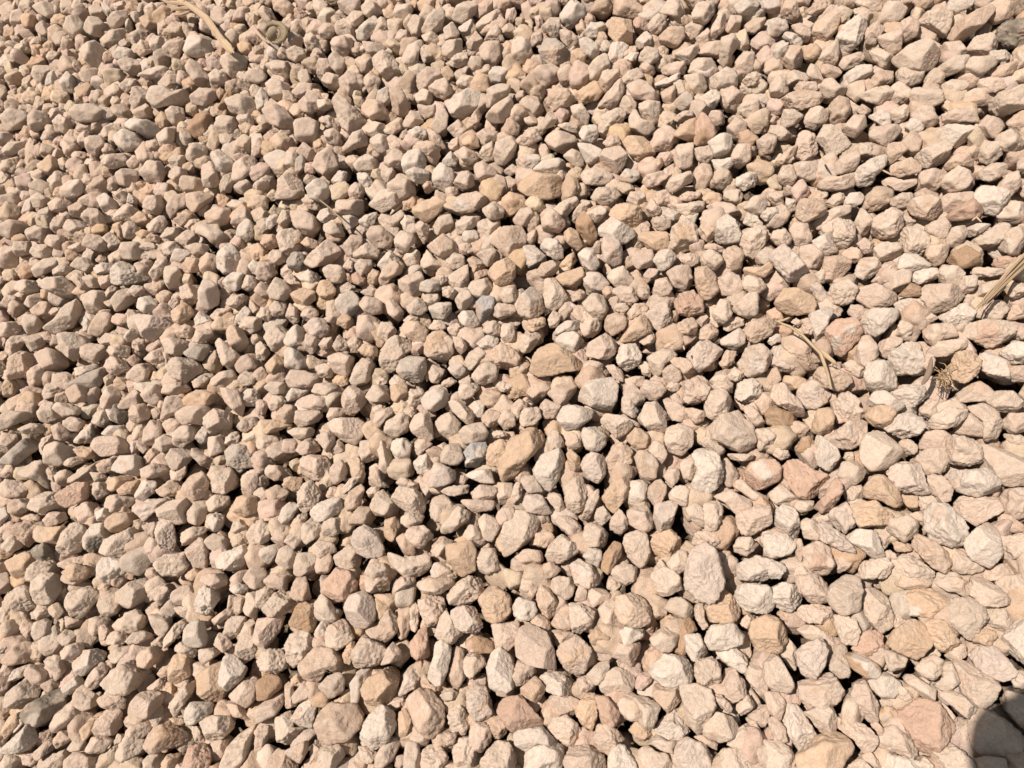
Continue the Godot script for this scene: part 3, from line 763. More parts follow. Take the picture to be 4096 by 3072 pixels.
	q(4, "p", "lumpy", [430,300, 480,220, 560,210, 580,280, 500,380])
	q(4, "p", "rough", [390,440, 430,370, 540,380, 560,470, 500,510])
	q(4, "c", "domed", [275,520, 310,460, 400,450, 470,520, 400,570, 310,570])
	q(4, "c", "blocky", [120,500, 140,430, 270,430, 270,530, 150,560])
	q(4, "p", "rough", [0,600, 20,460, 120,480, 180,580, 100,690, 10,650])
	q(4, "c", "angular", [590,480, 660,440, 740,430, 750,500, 660,520])
	q(4, "p", "blocky", [720,460, 760,370, 870,380, 920,500, 860,520])
	q(4, "c", "angular", [890,400, 960,350, 1050,420, 1030,490, 920,510])
	q(4, "o", "angular", [965,290, 1060,250, 1070,400, 1040,410])
	q(4, "p", "oval", [1060,300, 1100,255, 1160,260, 1210,340, 1120,410, 1070,390])
	q(4, "c", "rounded", [1035,500, 1060,430, 1170,420, 1250,490, 1170,580, 1070,580])
	q(4, "w", "wedge", [1200,550, 1260,490, 1340,540, 1280,590, 1200,600])
	q(4, "c", "wedge", [1190,470, 1290,430, 1380,470, 1330,510, 1250,500])
	q(4, "t", "rough", [1270,390, 1320,350, 1390,380, 1370,440, 1300,430])
	q(4, "c", "rounded", [1390,390, 1450,310, 1540,300, 1580,350, 1500,410])
	q(4, "t", "oval", [1500,240, 1580,190, 1680,190, 1640,250, 1560,300])
	q(4, "t", "rough", [1590,300, 1650,240, 1730,230, 1720,310, 1640,330])
	q(4, "p", "angular", [1520,410, 1620,330, 1700,340, 1690,420, 1600,480])
	q(4, "c", "lumpy", [1700,370, 1730,290, 1900,280, 1900,330, 2010,420, 1900,500, 1830,440, 1780,380])
	q(4, "c", "rough", [1400,480, 1440,430, 1540,430, 1590,480, 1480,540, 1410,540])
	q(4, "p", "rough", [1600,470, 1700,440, 1800,460, 1790,530, 1700,570])
	q(4, "t", "rough", [1720,600, 1780,520, 1880,540, 1870,700, 1790,740, 1730,680])
	q(4, "o", "angular", [1560,640, 1660,560, 1720,600, 1720,690, 1600,700])
	q(4, "y", "angular", [1290,700, 1380,560, 1450,580, 1410,700, 1330,770])
	q(4, "p", "rough", [1190,620, 1260,580, 1320,600, 1290,670, 1200,660])
	q(4, "w", "long", [820,660, 890,610, 985,630, 970,700, 850,720])
	q(4, "c", "rounded", [455,680, 530,630, 620,660, 580,720, 480,730])
	q(4, "p", "angular", [630,760, 650,700, 730,700, 740,800, 790,850, 720,880])
	q(4, "c", "rounded", [720,740, 780,710, 850,760, 850,830, 770,830])
	q(4, "p", "angular", [850,740, 970,710, 960,820, 880,840])
	q(4, "c", "blocky", [970,930, 1020,860, 1120,830, 1170,930, 1080,1010, 1000,1030])
	q(4, "c", "oval", [1095,870, 1160,800, 1250,820, 1250,880, 1170,905])
	q(4, "p", "rough", [1250,800, 1360,770, 1410,810, 1340,900, 1280,870])
	q(4, "w", "rough", [1190,1000, 1210,920, 1300,900, 1360,980, 1350,1050, 1240,1040])
	q(4, "t", "rough", [1360,900, 1420,840, 1490,880, 1470,1000, 1380,1000])
	q(4, "p", "rounded", [1460,960, 1520,860, 1570,880, 1560,970, 1490,1010])
	q(4, "p", "rough", [1100,1100, 1110,1010, 1200,1030, 1200,1110, 1130,1140])
	q(4, "w", "wedge", [720,1200, 730,1070, 790,1130, 800,1200, 750,1250])
	q(4, "c", "flat", [860,1290, 920,1220, 1060,1240, 1030,1310, 900,1330])
	q(4, "w", "wedge", [1050,1300, 1100,1210, 1170,1150, 1200,1230, 1140,1300])
	q(4, "p", "domed", [1140,1290, 1190,1260, 1240,1270, 1250,1370, 1170,1370])
	q(4, "p", "rough", [920,1350, 1010,1310, 1110,1340, 1110,1430, 980,1430])
	q(4, "p", "angular", [910,1500, 960,1420, 1060,1450, 1120,1530, 1000,1590])
	q(4, "p", "rough", [1090,1600, 1180,1490, 1300,1480, 1340,1560, 1200,1650])
	q(4, "p", "blocky", [1250,1440, 1330,1370, 1420,1340, 1460,1430, 1360,1510])
	q(4, "t", "angular", [1510,1200, 1600,1140, 1690,1190, 1640,1270, 1540,1250])
	q(4, "c", "long", [1660,1300, 1700,1210, 1800,1180, 1840,1230, 1780,1290])
	q(4, "w", "wedge", [1690,1100, 1730,1030, 1830,1090, 1850,1170, 1700,1200])
	q(4, "p", "long", [1820,1070, 1880,1010, 1990,1000, 1990,1050, 1860,1110])
	q(4, "w", "rounded", [1920,780, 2020,690, 2100,700, 2090,820, 2000,870])
	q(4, "c", "angular", [1955,970, 2010,900, 2110,880, 2100,950, 2020,1010])
	q(4, "w", "angular", [2040,1080, 2120,980, 2190,1060, 2130,1130, 2050,1150])
	q(4, "c", "rough", [2050,1180, 2140,1080, 2250,1090, 2260,1180, 2150,1240])
	q(4, "w", "rounded", [2150,640, 2200,580, 2270,640, 2250,720, 2180,710])
	q(4, "c", "rounded", [2090,820, 2130,720, 2210,740, 2200,830, 2120,850])
	q(4, "p", "rough", [50,1370, 80,1270, 180,1240, 230,1260, 160,1370, 90,1430])
	q(4, "y", "rough", [210,1250, 300,1230, 390,1260, 370,1340, 270,1380])
	q(4, "y", "lumpy", [200,1140, 230,1060, 310,1070, 370,1150, 290,1240, 220,1210])
	q(4, "p", "rough", [0,1250, 20,1130, 120,1120, 190,1200, 110,1260])
	q(4, "c", "rough", [130,830, 200,760, 300,770, 340,850, 240,900])
	q(4, "c", "rough", [210,980, 250,900, 350,870, 380,940, 280,1010])
	q(4, "c", "rounded", [20,960, 60,890, 140,900, 150,980, 90,1020])
	q(4, "p", "rough", [1800,1640, 1900,1560, 2020,1530, 2040,1620, 1900,1700])
	q(4, "c", "rough", [2050,1600, 2120,1550, 2230,1570, 2230,1650, 2100,1680])
	q(4, "c", "wedge", [1660,1640, 1750,1580, 1810,1610, 1760,1690, 1690,1690])
	q(5, "g", "rounded|grey egg pebble|smooth mid-grey egg-shaped pebble, the greyest large one near the picture's middle", [1210,1530, 1250,1450, 1330,1410, 1460,1420, 1480,1550, 1440,1640, 1350,1655, 1240,1600])
	q(5, "p", "rough|orange-patched boulder|large pinkish boulder with an orange patch on its upper side", [1450,1320, 1500,1210, 1620,1200, 1700,1280, 1715,1390, 1630,1490, 1540,1460, 1450,1400])
	q(5, "c", "lumpy|cream log stone|long cream log-like stone leaning beside the smooth grey egg pebble", [1070,1410, 1120,1300, 1210,1240, 1340,1280, 1350,1360, 1250,1450, 1200,1550, 1130,1570, 1080,1510])
	q(5, "w", "rough|frosty white stone|rough frosty white stone, whitest of its surroundings", [690,950, 740,880, 830,855, 890,920, 890,1030, 780,1095, 710,1030])
	q(5, "l", "rough|lilac-grey knob|lilac-grey rounded knob with a dark notch on its top", [410,1160, 500,1090, 590,1100, 640,1180, 620,1230, 540,1265, 460,1230])
	q(5, "p", "flat|pinkish chipped slab|flat pinkish slab chipped to a blunt point below the frosty white stone", [870,1180, 890,1050, 990,1060, 1080,1120, 1040,1230, 990,1310, 860,1240])
	q(5, "t", "rough|tan grey disc|round tan-grey disc-like stone with a pitted rim", [1250,1180, 1290,1120, 1400,1120, 1490,1200, 1460,1290, 1390,1310, 1290,1250])
	q(5, "o", "rough|sandy rough ball|round sandy-yellow stone with a rough crumbly surface, ball-like", [1990,700, 2060,620, 2170,560, 2240,620, 2250,730, 2170,810, 2080,800])
	q(5, "b", "wedge|blue-grey shard|smooth blue-grey shard half sunk in a dark hollow", [1900,960, 1960,900, 2060,910, 2060,980, 2010,1080, 1960,1160, 1910,1070])
	q(5, "p", "wedge|long pinkish prism|long pinkish-grey prism lying slanted with a lit ridge", [400,610, 470,530, 620,410, 720,470, 740,540, 650,610, 480,660])
	q(5, "g", "blocky", [270,600, 320,520, 400,520, 420,590, 360,690, 280,650])
	q(5, "p", "rough", [945,380, 1000,300, 1080,290, 1180,390, 1160,490, 1040,480])
	q(5, "t", "blocky", [1460,480, 1620,360, 1700,430, 1690,560, 1600,560, 1500,510])
	q(5, "c", "rounded|cream tilted cobble|cream tilted cobble above the blue-grey shard", [1830,830, 1880,760, 1990,740, 2060,820, 2040,890, 1900,915])
	q(5, "c", "wedge|cream three-cornered wedge|cream three-cornered wedge with a straight shaded side", [1640,740, 1830,625, 1840,840, 1700,830])
	q(5, "p", "blocky", [1230,750, 1400,670, 1450,740, 1430,880, 1330,910, 1240,830])
	q(5, "c", "oval", [580,660, 640,630, 740,640, 790,740, 760,790, 650,770, 600,720])
	q(5, "w", "rounded", [1500,990, 1550,960, 1680,960, 1690,1040, 1620,1105, 1530,1090])
	q(5, "c", "rounded", [1300,1000, 1390,920, 1460,930, 1480,1020, 1420,1065, 1320,1050])
	q(5, "w", "blocky", [1740,1060, 1790,1030, 1880,1030, 1940,1140, 1860,1190, 1770,1130])
	q(5, "c", "blocky", [1720,930, 1760,870, 1840,850, 1880,930, 1820,1020, 1750,1010])
	q(5, "y", "rough|grey-beige tent stone|grey-beige stone rising to a peak like a tent", [100,860, 150,780, 190,720, 260,780, 310,890, 250,945, 130,920])
	q(5, "o", "blocky|small orange block|small orange-tan block, most orange among its neighbours", [300,880, 400,830, 510,860, 510,930, 430,990, 340,950])
	q(5, "c", "angular", [70,1250, 130,1180, 230,1120, 260,1210, 250,1370, 190,1410, 110,1330])
	q(5, "w", "oval", [240,1260, 290,1190, 350,1150, 410,1190, 410,1330, 330,1360, 250,1310])
	q(5, "w", "blocky|white upright tooth|white tooth-like stone with a grey shaded side, below the lilac-grey knob", [250,1510, 250,1380, 290,1340, 380,1390, 460,1480, 430,1530, 300,1540])
	q(5, "p", "wedge", [690,170, 700,70, 930,70, 920,170, 870,210, 760,190])
	q(5, "y", "flat|broad grey-beige roof|broad grey-beige stone sloped like a roof with a sharp crest", [970,110, 1080,-20, 1220,-30, 1300,20, 1220,110, 1090,180])
	q(5, "t", "rough|big brown-grey pyramid|big brown-grey pyramid-shaped stone, much of it shaded", [2010,440, 2140,300, 2300,290, 2350,350, 2330,460, 2240,570, 2150,560, 2080,480])
	q(5, "p", "oval|white-patched pebble|smooth pinkish pebble with a bright white patch at one end", [1670,90, 1760,30, 1900,0, 2030,50, 1990,120, 1870,170, 1780,190, 1690,140])
	q(5, "y", "rounded", [1950,150, 2060,80, 2150,150, 2140,220, 2040,245, 1980,200])
	q(5, "c", "angular", [1720,260, 1800,220, 1940,210, 1920,280, 1800,350, 1740,370])
	q(5, "c", "wedge", [1520,310, 1580,220, 1680,190, 1710,270, 1660,360, 1560,370])
	q(5, "o", "rough", [1360,170, 1430,90, 1560,40, 1660,90, 1580,180, 1480,270, 1380,230])
	q(5, "c", "angular|cream stone with brown side|big cream stone with one brown shaded side", [190,430, 200,340, 310,310, 410,370, 400,490, 280,560, 210,510])
	q(5, "p", "rounded", [620,1400, 740,1390, 840,1430, 840,1530, 770,1600, 680,1560, 640,1480])
	q(5, "c", "angular", [810,1620, 850,1520, 920,1430, 1020,1490, 1020,1570, 960,1659, 840,1680])
	q(5, "t", "rounded", [2020,1380, 2110,1300, 2212,1330, 2290,1420, 2260,1530, 2150,1540, 2060,1480])
	q(5, "c", "lumpy", [1190,400, 1260,340, 1360,370, 1400,420, 1330,470, 1290,550, 1220,520])
	q(5, "p", "angular", [760,450, 830,370, 920,380, 920,450, 840,540, 770,560])
	q(5, "w", "domed", [1050,620, 1150,500, 1250,580, 1200,660, 1090,680])
	q(5, "c", "rounded", [1640,590, 1720,520, 1810,560, 1800,640, 1700,670])
	q(5, "t", "lumpy", [1060,760, 1100,650, 1220,590, 1280,620, 1270,700, 1170,740, 1100,840])
	q(5, "p", "flat", [260,1610, 310,1540, 420,1550, 550,1590, 540,1680, 280,1690])
	q(5, "c", "lumpy", [1850,1600, 1930,1500, 2020,1460, 2100,1530, 2080,1630, 1950,1670])
	q(5, "p", "rough", [310,170, 420,160, 560,250, 540,340, 430,390, 330,290])
	q(5, "c", "wedge", [400,70, 430,20, 530,60, 570,160, 450,150])
	q(5, "w", "wedge", [520,240, 560,160, 620,140, 720,220, 640,250, 550,260])
	q(5, "c", "oval", [580,290, 640,260, 730,270, 760,380, 680,390, 590,340])
	q(5, "w", "wedge", [750,260, 760,180, 880,220, 880,280, 780,330])
	q(5, "w", "wedge", [890,240, 960,190, 1050,170, 1040,260, 960,310, 900,290])
	q(5, "c", "lumpy", [1060,250, 1070,180, 1170,210, 1260,150, 1290,220, 1230,320, 1120,310])
	q(5, "w", "angular", [1240,260, 1290,200, 1370,220, 1370,340, 1310,340])
	q(5, "p", "wedge", [1370,300, 1410,250, 1500,290, 1480,390, 1450,460])
	q(5, "y", "rough", [1910,260, 2000,230, 2110,240, 2100,300, 1990,420, 1930,390])
	q(5, "w", "rough", [1760,410, 1800,340, 1900,330, 1930,390, 1880,460])
	q(5, "p", "wedge", [1750,450, 1850,440, 1890,500, 1820,550, 1760,530])
	q(5, "y", "rounded", [1900,540, 1960,500, 2060,490, 2100,560, 2000,650])
	q(5, "t", "angular", [1830,580, 1900,550, 1990,640, 1900,720, 1860,680])
	q(5, "c", "angular", [1270,570, 1340,480, 1420,520, 1410,620, 1310,640])
	q(5, "c", "wedge", [1420,590, 1480,500, 1560,590, 1640,600, 1600,690, 1430,650])
	q(5, "w", "lumpy", [1400,790, 1470,760, 1590,760, 1600,850, 1490,870, 1410,850])
	q(5, "c", "rounded", [1430,930, 1480,880, 1570,880, 1600,940, 1510,970])
	q(5, "p", "blocky", [1610,830, 1680,810, 1740,870, 1710,930, 1620,900])
	q(5, "p", "rough", [1550,740, 1620,700, 1660,760, 1600,800])
	q(5, "c", "long", [840,530, 960,440, 1080,510, 1040,580, 850,570])
	q(5, "c", "rounded", [850,640, 900,580, 1000,590, 1000,680, 900,720])
	q(5, "r", "rough", [820,720, 890,680, 960,760, 940,830, 840,790])
	q(5, "c", "long", [770,620, 800,570, 850,600, 830,700, 790,700])
	q(5, "o", "angular", [970,730, 1010,670, 1070,690, 1050,800, 970,790])
	q(5, "y", "rough", [720,830, 790,780, 880,830, 830,860, 740,880])
	q(5, "y", "rough", [900,870, 980,820, 1080,850, 1060,910, 960,900])
	q(5, "p", "rough", [890,970, 940,900, 1030,920, 1120,970, 1090,1050, 960,1060])
	q(5, "p", "wedge", [1120,940, 1200,930, 1280,1040, 1240,1130, 1140,1050])
	q(5, "t", "angular", [1090,880, 1190,830, 1280,930, 1260,970, 1140,930])
	q(5, "w", "blocky", [360,740, 450,670, 550,730, 540,830, 450,830])
	q(5, "p", "wedge", [240,740, 300,690, 360,770, 420,820, 320,840])
	q(5, "p", "rough", [0,700, 30,600, 130,610, 180,700, 100,760, 30,780])
	q(5, "p", "rough", [90,560, 150,500, 230,510, 270,590, 200,640, 120,610])
	q(5, "r", "angular", [40,440, 80,370, 190,370, 180,470, 100,500])
	q(5, "t", "blocky", [390,440, 440,390, 530,420, 530,490, 450,490])
	q(5, "c", "lumpy", [180,260, 230,160, 310,160, 310,230, 240,320])
	q(5, "w", "angular", [80,260, 120,200, 190,190, 190,260, 110,330])
	q(5, "p", "wedge", [160,60, 200,-20, 410,-10, 390,60, 250,60])
	q(5, "o", "rounded", [525,860, 560,770, 640,770, 700,850, 660,920, 560,920])
	q(5, "p", "blocky", [610,1120, 610,950, 690,930, 740,1080, 700,1150])
	q(5, "p", "angular", [250,1060, 290,960, 360,1000, 390,1100, 330,1150])
	q(5, "p", "blocky", [380,1060, 430,1000, 530,1010, 540,1070, 440,1130])
	q(5, "c", "rough", [110,1010, 160,940, 260,960, 250,1060, 160,1080])
	q(5, "y", "rounded", [0,1080, 50,1000, 120,1000, 150,1080, 90,1130])
	q(5, "p", "blocky", [420,1350, 430,1220, 530,1260, 530,1360, 470,1410])
	q(5, "p", "domed", [540,1320, 590,1260, 660,1250, 660,1340, 580,1370])
	q(5, "p", "angular", [660,1330, 720,1230, 790,1300, 790,1370, 700,1380])
	q(5, "c", "rough", [780,1300, 860,1240, 920,1300, 880,1390, 800,1380])
	q(5, "c", "rounded", [1050,1240, 1080,1130, 1170,1130, 1220,1210, 1130,1300])
	q(5, "o", "rough", [880,1370, 930,1310, 1040,1340, 1060,1420, 940,1420])
	q(5, "c", "blocky", [1270,1110, 1330,1060, 1410,1070, 1400,1110, 1300,1130])
	q(5, "c", "domed", [1490,1180, 1540,1110, 1620,1120, 1650,1190, 1560,1210])
	q(5, "c", "blocky", [1650,1180, 1730,1130, 1800,1180, 1760,1250, 1680,1230])
	q(5, "p", "angular", [1700,1250, 1780,1260, 1830,1340, 1760,1420, 1720,1330])
	q(5, "w", "wedge", [1650,1510, 1770,1480, 1830,1560, 1740,1620, 1690,1570])
	q(5, "c", "rough", [1800,1480, 1840,1390, 1930,1340, 2010,1420, 1950,1500, 1850,1540])
	q(5, "w", "wedge", [1900,1310, 2000,1240, 2100,1270, 2060,1370, 1980,1370])
	q(5, "c", "rough", [1950,1210, 2000,1120, 2100,1110, 2110,1240, 2060,1260])
	q(5, "c", "blocky", [2110,1240, 2130,1140, 2230,1140, 2240,1300, 2150,1310])
	q(5, "c", "rounded", [2100,900, 2140,830, 2240,830, 2250,930, 2160,970])
	q(5, "p", "rounded", [2030,1050, 2090,950, 2230,960, 2250,1060, 2110,1100])
	q(5, "c", "rounded", [510,1510, 600,1480, 670,1530, 660,1600, 560,1610])
	q(5, "c", "rough", [0,1330, 50,1280, 120,1370, 80,1470, 10,1440])
	q(5, "o", "angular", [80,1500, 170,1400, 240,1440, 220,1570, 110,1570])
	q(5, "c", "wedge", [1490,1560, 1530,1490, 1640,1540, 1580,1650, 1510,1640])
	q(5, "p", "flat", [1580,1650, 1690,1600, 1740,1640, 1640,1700])
	q(5, "c", "rough", [1840,1580, 1750,1640, 1790,1700, 1880,1680])
	q(5, "c", "rounded", [1020,1640, 1080,1590, 1140,1640, 1080,1700])
	q(5, "w", "wedge", [1150,1640, 1200,1580, 1300,1620, 1250,1700, 1170,1700])
	q(6, "o", "flat|biggest pinkish wedge slab|biggest flat pinkish slab near the picture's middle, tapering to a point", [150,1560, 180,1410, 250,1310, 350,1290, 500,1390, 640,1500, 640,1530, 430,1560, 250,1600])
	q(6, "o", "flat|leaning pinkish shield|pinkish shield-shaped slab leaning over a dark hollow on a big pale stone", [820,190, 900,110, 1000,95, 1110,130, 1130,240, 1060,330, 950,270])
	q(6, "w", "angular|big pale underlier|big pale stone lying under the leaning pinkish shield", [740,310, 860,210, 1060,330, 1080,380, 960,460, 830,390, 760,390])
	q(6, "l", "rough|chunky lilac-white cobble|chunky lilac-white cobble standing below the big pale stone", [770,460, 790,390, 910,400, 950,500, 950,620, 890,655, 800,590])
	q(6, "c", "angular|ochre-hearted cobble|large cream cobble with an ochre centre and a small dark pit", [1370,400, 1380,300, 1500,220, 1600,300, 1610,430, 1560,500, 1430,530, 1380,490])
	q(6, "u", "rough|rough brown spearhead|rough brown spearhead-shaped stone with dark cracks", [550,240, 620,160, 680,230, 740,360, 720,460, 650,450, 570,350])
	q(6, "t", "angular", [240,250, 330,140, 430,210, 470,280, 410,350, 250,330])
	q(6, "c", "rough", [345,160, 420,90, 540,40, 590,80, 500,170, 470,215, 370,200])
	q(6, "o", "rough", [1090,410, 1130,350, 1330,340, 1360,400, 1360,510, 1190,500])
	q(6, "p", "rounded", [1030,590, 1080,510, 1200,500, 1230,570, 1210,640, 1090,670])
	q(6, "w", "angular", [1220,590, 1240,500, 1370,500, 1425,560, 1360,650, 1290,690])
	q(6, "p", "rough", [1330,690, 1430,640, 1530,640, 1560,750, 1530,840, 1450,870, 1390,790])
	q(6, "t", "oval|tan upright oval|tan upright oval stone with a brownish inner face", [1570,650, 1680,640, 1770,740, 1780,840, 1700,960, 1640,930, 1590,800])
	q(6, "w", "blocky|white flat-based cobble|large white cobble with a flat straight base edge", [1760,400, 1770,250, 1850,190, 1920,240, 1990,320, 1960,430, 1850,450, 1780,440])
	q(6, "r", "rough|rosy rough boulder|rosy rough boulder with a craggy pitted face", [1370,940, 1430,880, 1560,850, 1640,930, 1660,1040, 1560,1080, 1450,1070])
	q(6, "o", "flat|pink leaf-shaped flake|thin pink leaf-shaped flake leaning against the large lilac plate", [915,1300, 1100,1070, 1150,1070, 1215,1180, 1190,1210, 1060,1280, 970,1310])
	q(6, "l", "flat|large lilac plate|large lilac-tinged plate with straight broken edges", [1140,1050, 1300,940, 1340,960, 1400,1150, 1310,1230, 1210,1160])
	q(6, "p", "blocky", [640,1420, 650,1310, 810,1215, 900,1290, 900,1390, 840,1450, 720,1440])
	q(6, "w", "blocky", [900,1440, 940,1320, 1070,1310, 1120,1400, 1100,1490, 1000,1555, 910,1490])
	q(6, "c", "lumpy", [1170,1430, 1290,1360, 1380,1370, 1430,1420, 1330,1480, 1280,1590, 1230,1600])
	q(6, "l", "angular|large white diamond|large lilac-white diamond-shaped boulder with a clean smooth face", [1510,1400, 1620,1290, 1700,1280, 1830,1370, 1790,1430, 1620,1560, 1530,1490])
	q(6, "t", "long|tan finger stone|thin tan finger-like stone lying across darker gaps", [1290,1340, 1340,1280, 1550,1230, 1590,1250, 1540,1300, 1410,1370])
	q(6, "w", "rounded|round pale cobble|round pale cobble at the upper edge of the biggest pinkish wedge slab", [380,1280, 430,1210, 560,1205, 620,1290, 570,1420, 500,1380, 400,1330])
	q(6, "y", "rough|grey-capped boulder|large boulder with a grey cap and tan foot", [45,980, 80,880, 170,810, 260,900, 290,1030, 230,1080, 120,1110, 50,1040])
	q(6, "c", "angular", [270,900, 280,750, 370,740, 440,830, 500,930, 400,1010, 310,1060])
	q(6, "c", "wedge", [400,1050, 430,890, 500,900, 530,1000, 450,1110, 390,1130])
	q(6, "l", "rough", [610,740, 640,685, 750,700, 845,800, 760,880, 650,870])
	q(6, "c", "rounded", [610,960, 700,880, 790,900, 830,1000, 770,1105, 690,1080, 630,1000])
	q(6, "w", "blocky", [565,540, 640,480, 700,500, 760,620, 710,690, 620,640])
	q(6, "w", "rough", [245,480, 290,400, 390,410, 450,500, 440,570, 380,585, 300,540])
	q(6, "w", "blocky", [95,600, 100,465, 190,460, 330,590, 250,620, 150,665])
	q(6, "o", "rounded", [450,350, 500,310, 560,340, 620,470, 570,515, 450,420])
	q(6, "o", "lumpy", [370,740, 440,700, 600,650, 620,720, 590,810, 520,830, 440,800])
	q(6, "c", "flat", [820,740, 850,680, 960,640, 1050,760, 1050,820, 900,820])
	q(6, "p", "flat", [860,850, 930,810, 1060,830, 1095,930, 1020,980, 940,930])
	q(6, "t", "rounded", [780,1180, 830,1070, 900,1045, 1000,1100, 960,1190, 880,1240, 800,1200])
	q(6, "c", "rough|big notched cream stone|big notched cream stone with a faint pink streak", [1890,1020, 1980,930, 2040,870, 2120,870, 2140,1040, 2050,1095, 1960,1060])
	q(6, "c", "smooth", [1730,1040, 1800,930, 1880,950, 1900,1060, 1830,1140, 1750,1110])
	q(6, "p", "angular", [1770,780, 1870,690, 1960,730, 2010,830, 1940,890, 1820,900])
	q(6, "t", "rounded", [1820,620, 1830,510, 1930,450, 1990,540, 1980,660, 1900,690])
	q(6, "c", "rounded", [1640,560, 1700,500, 1800,540, 1820,600, 1750,685, 1660,630])
	q(6, "c", "rough|cream crumbly mass|large crumbly cream mass with a tan lower half", [1960,420, 2050,290, 2180,300, 2212,400, 2150,500, 2100,590, 2010,540])
	q(6, "t", "rough", [2005,1180, 2100,1110, 2212,1085, 2290,1120, 2230,1240, 2110,1310, 2050,1280])
	q(6, "l", "smooth", [1800,1280, 1960,1170, 2030,1250, 2010,1310, 1930,1370, 1830,1340])
	q(6, "c", "rounded|streaked pale boulder|large rounded pale boulder with chalky streaks", [1950,1480, 2020,1350, 2150,1310, 2240,1400, 2212,1540, 2080,1610, 1980,1570])
	q(6, "t", "rough", [1400,1220, 1440,1120, 1560,1080, 1610,1150, 1580,1230, 1480,1240])
	q(6, "p", "angular", [1290,1540, 1340,1480, 1430,1490, 1470,1600, 1420,1659, 1330,1650])
	q(6, "c", "long", [1420,110, 1560,90, 1640,80, 1655,160, 1510,215, 1440,180])
	q(6, "y", "blocky", [1200,250, 1250,215, 1370,240, 1370,300, 1290,340, 1220,300])
	q(6, "p", "lumpy", [1650,130, 1780,90, 1900,100, 1980,190, 1900,220, 1790,190])
	q(6, "c", "rounded", [1990,130, 2080,40, 2180,20, 2200,110, 2160,190, 2060,190])
	q(6, "y", "rough", [620,1480, 700,1440, 780,1460, 780,1550, 700,1610, 620,1560])
	q(6, "p", "rough", [10,240, 70,150, 160,140, 200,230, 140,310, 40,290])
	q(6, "c", "long", [500,220, 600,70, 680,80, 670,160, 570,210, 530,260])
	q(6, "c", "rounded", [640,180, 760,120, 830,160, 740,270, 690,240])
	q(6, "y", "wedge", [680,60, 720,-30, 900,-40, 940,20, 860,120, 780,110])
	q(6, "p", "rough", [990,80, 1020,0, 1140,0, 1160,80, 1120,140, 1050,100])
	q(6, "p", "rough", [1160,140, 1200,50, 1290,150, 1280,190, 1210,220])
	q(6, "p", "rough", [1215,80, 1250,0, 1350,-20, 1390,60, 1340,140, 1260,140])
	q(6, "w", "wedge", [1300,190, 1350,140, 1450,180, 1440,230, 1370,255])
	q(6, "p", "wedge", [1430,40, 1500,0, 1630,0, 1610,50, 1500,80])
	q(6, "o", "flat", [1640,50, 1710,0, 1800,20, 1820,90, 1700,100])
	q(6, "y", "rough", [1820,80, 1840,-10, 1960,-20, 2000,40, 1960,110])
	q(6, "t", "wedge", [1600,330, 1650,260, 1740,290, 1760,400, 1670,440])
	q(6, "c", "rounded", [1620,230, 1690,180, 1750,240, 1690,290])
	q(6, "p", "flat", [1630,480, 1700,440, 1830,470, 1830,530, 1720,500])
	q(6, "p", "flat", [1420,560, 1520,530, 1610,540, 1610,610, 1530,650])
	q(6, "w", "rounded", [2000,270, 2030,180, 2110,210, 2170,280, 2100,310])
	q(6, "w", "wedge", [2140,220, 2200,140, 2300,130, 2290,220, 2200,250])
	q(6, "c", "lumpy", [1980,780, 2050,720, 2150,750, 2200,820, 2120,890, 2020,850])
	q(6, "o", "blocky", [2010,650, 2150,650, 2230,590, 2250,690, 2170,740, 2020,740])
	q(6, "p", "rounded", [1130,730, 1180,660, 1260,670, 1250,740, 1170,790])
	q(6, "p", "angular", [1220,880, 1240,760, 1340,740, 1400,830, 1340,910, 1290,920])
	q(6, "c", "rounded", [1080,880, 1090,820, 1160,830, 1200,910, 1120,930])
	q(6, "y", "rounded", [880,1020, 900,960, 980,960, 1020,1010, 970,1050])
	q(6, "t", "wedge", [990,1060, 1060,970, 1140,960, 1180,1010, 1070,1120, 1010,1110])
	q(6, "t", "angular", [510,1060, 570,980, 640,1000, 690,1140, 640,1190, 560,1120])
	q(6, "w", "wedge", [350,1280, 390,1170, 470,1110, 580,1120, 580,1190, 430,1210])
	q(6, "t", "wedge", [210,690, 260,620, 350,590, 410,660, 360,720, 240,740])
	q(6, "o", "rounded", [415,630, 470,560, 530,520, 560,590, 500,680, 430,690])
	q(6, "t", "rounded", [510,900, 590,840, 640,870, 610,920, 530,950])
	q(6, "c", "rounded", [310,1100, 360,1020, 420,1060, 400,1150, 330,1180])
	q(6, "o", "blocky", [115,1160, 150,1110, 280,1080, 290,1150, 200,1205, 130,1200])
	q(6, "c", "angular", [50,1350, 90,1220, 200,1210, 270,1220, 200,1330, 130,1410])
	q(6, "p", "flat", [1090,1290, 1210,1200, 1240,1280, 1170,1340])
	q(6, "c", "rough", [1100,1500, 1150,1450, 1200,1540, 1200,1600, 1140,1590])
	q(6, "p", "flat", [800,1490, 870,1480, 960,1560, 960,1640, 880,1610])
	q(6, "p", "rounded", [970,1620, 1060,1590, 1140,1600, 1140,1680, 990,1690])
	q(6, "t", "rounded", [1360,1480, 1400,1430, 1520,1440, 1590,1540, 1500,1600, 1450,1530])
	q(6, "t", "rough", [1630,1190, 1720,1130, 1780,1200, 1750,1290, 1620,1270])
	q(6, "c", "flat", [1820,1160, 1870,1090, 2000,1080, 2000,1150, 1920,1190, 1840,1210])
	q(6, "t", "rough", [1790,1480, 1850,1370, 1940,1380, 1900,1490, 1830,1540])
	q(6, "c", "rough", [1870,1590, 1920,1510, 1990,1560, 1970,1630, 1900,1630])
	q(6, "c", "rough", [1700,1640, 1760,1580, 1850,1580, 1900,1640, 1830,1700])
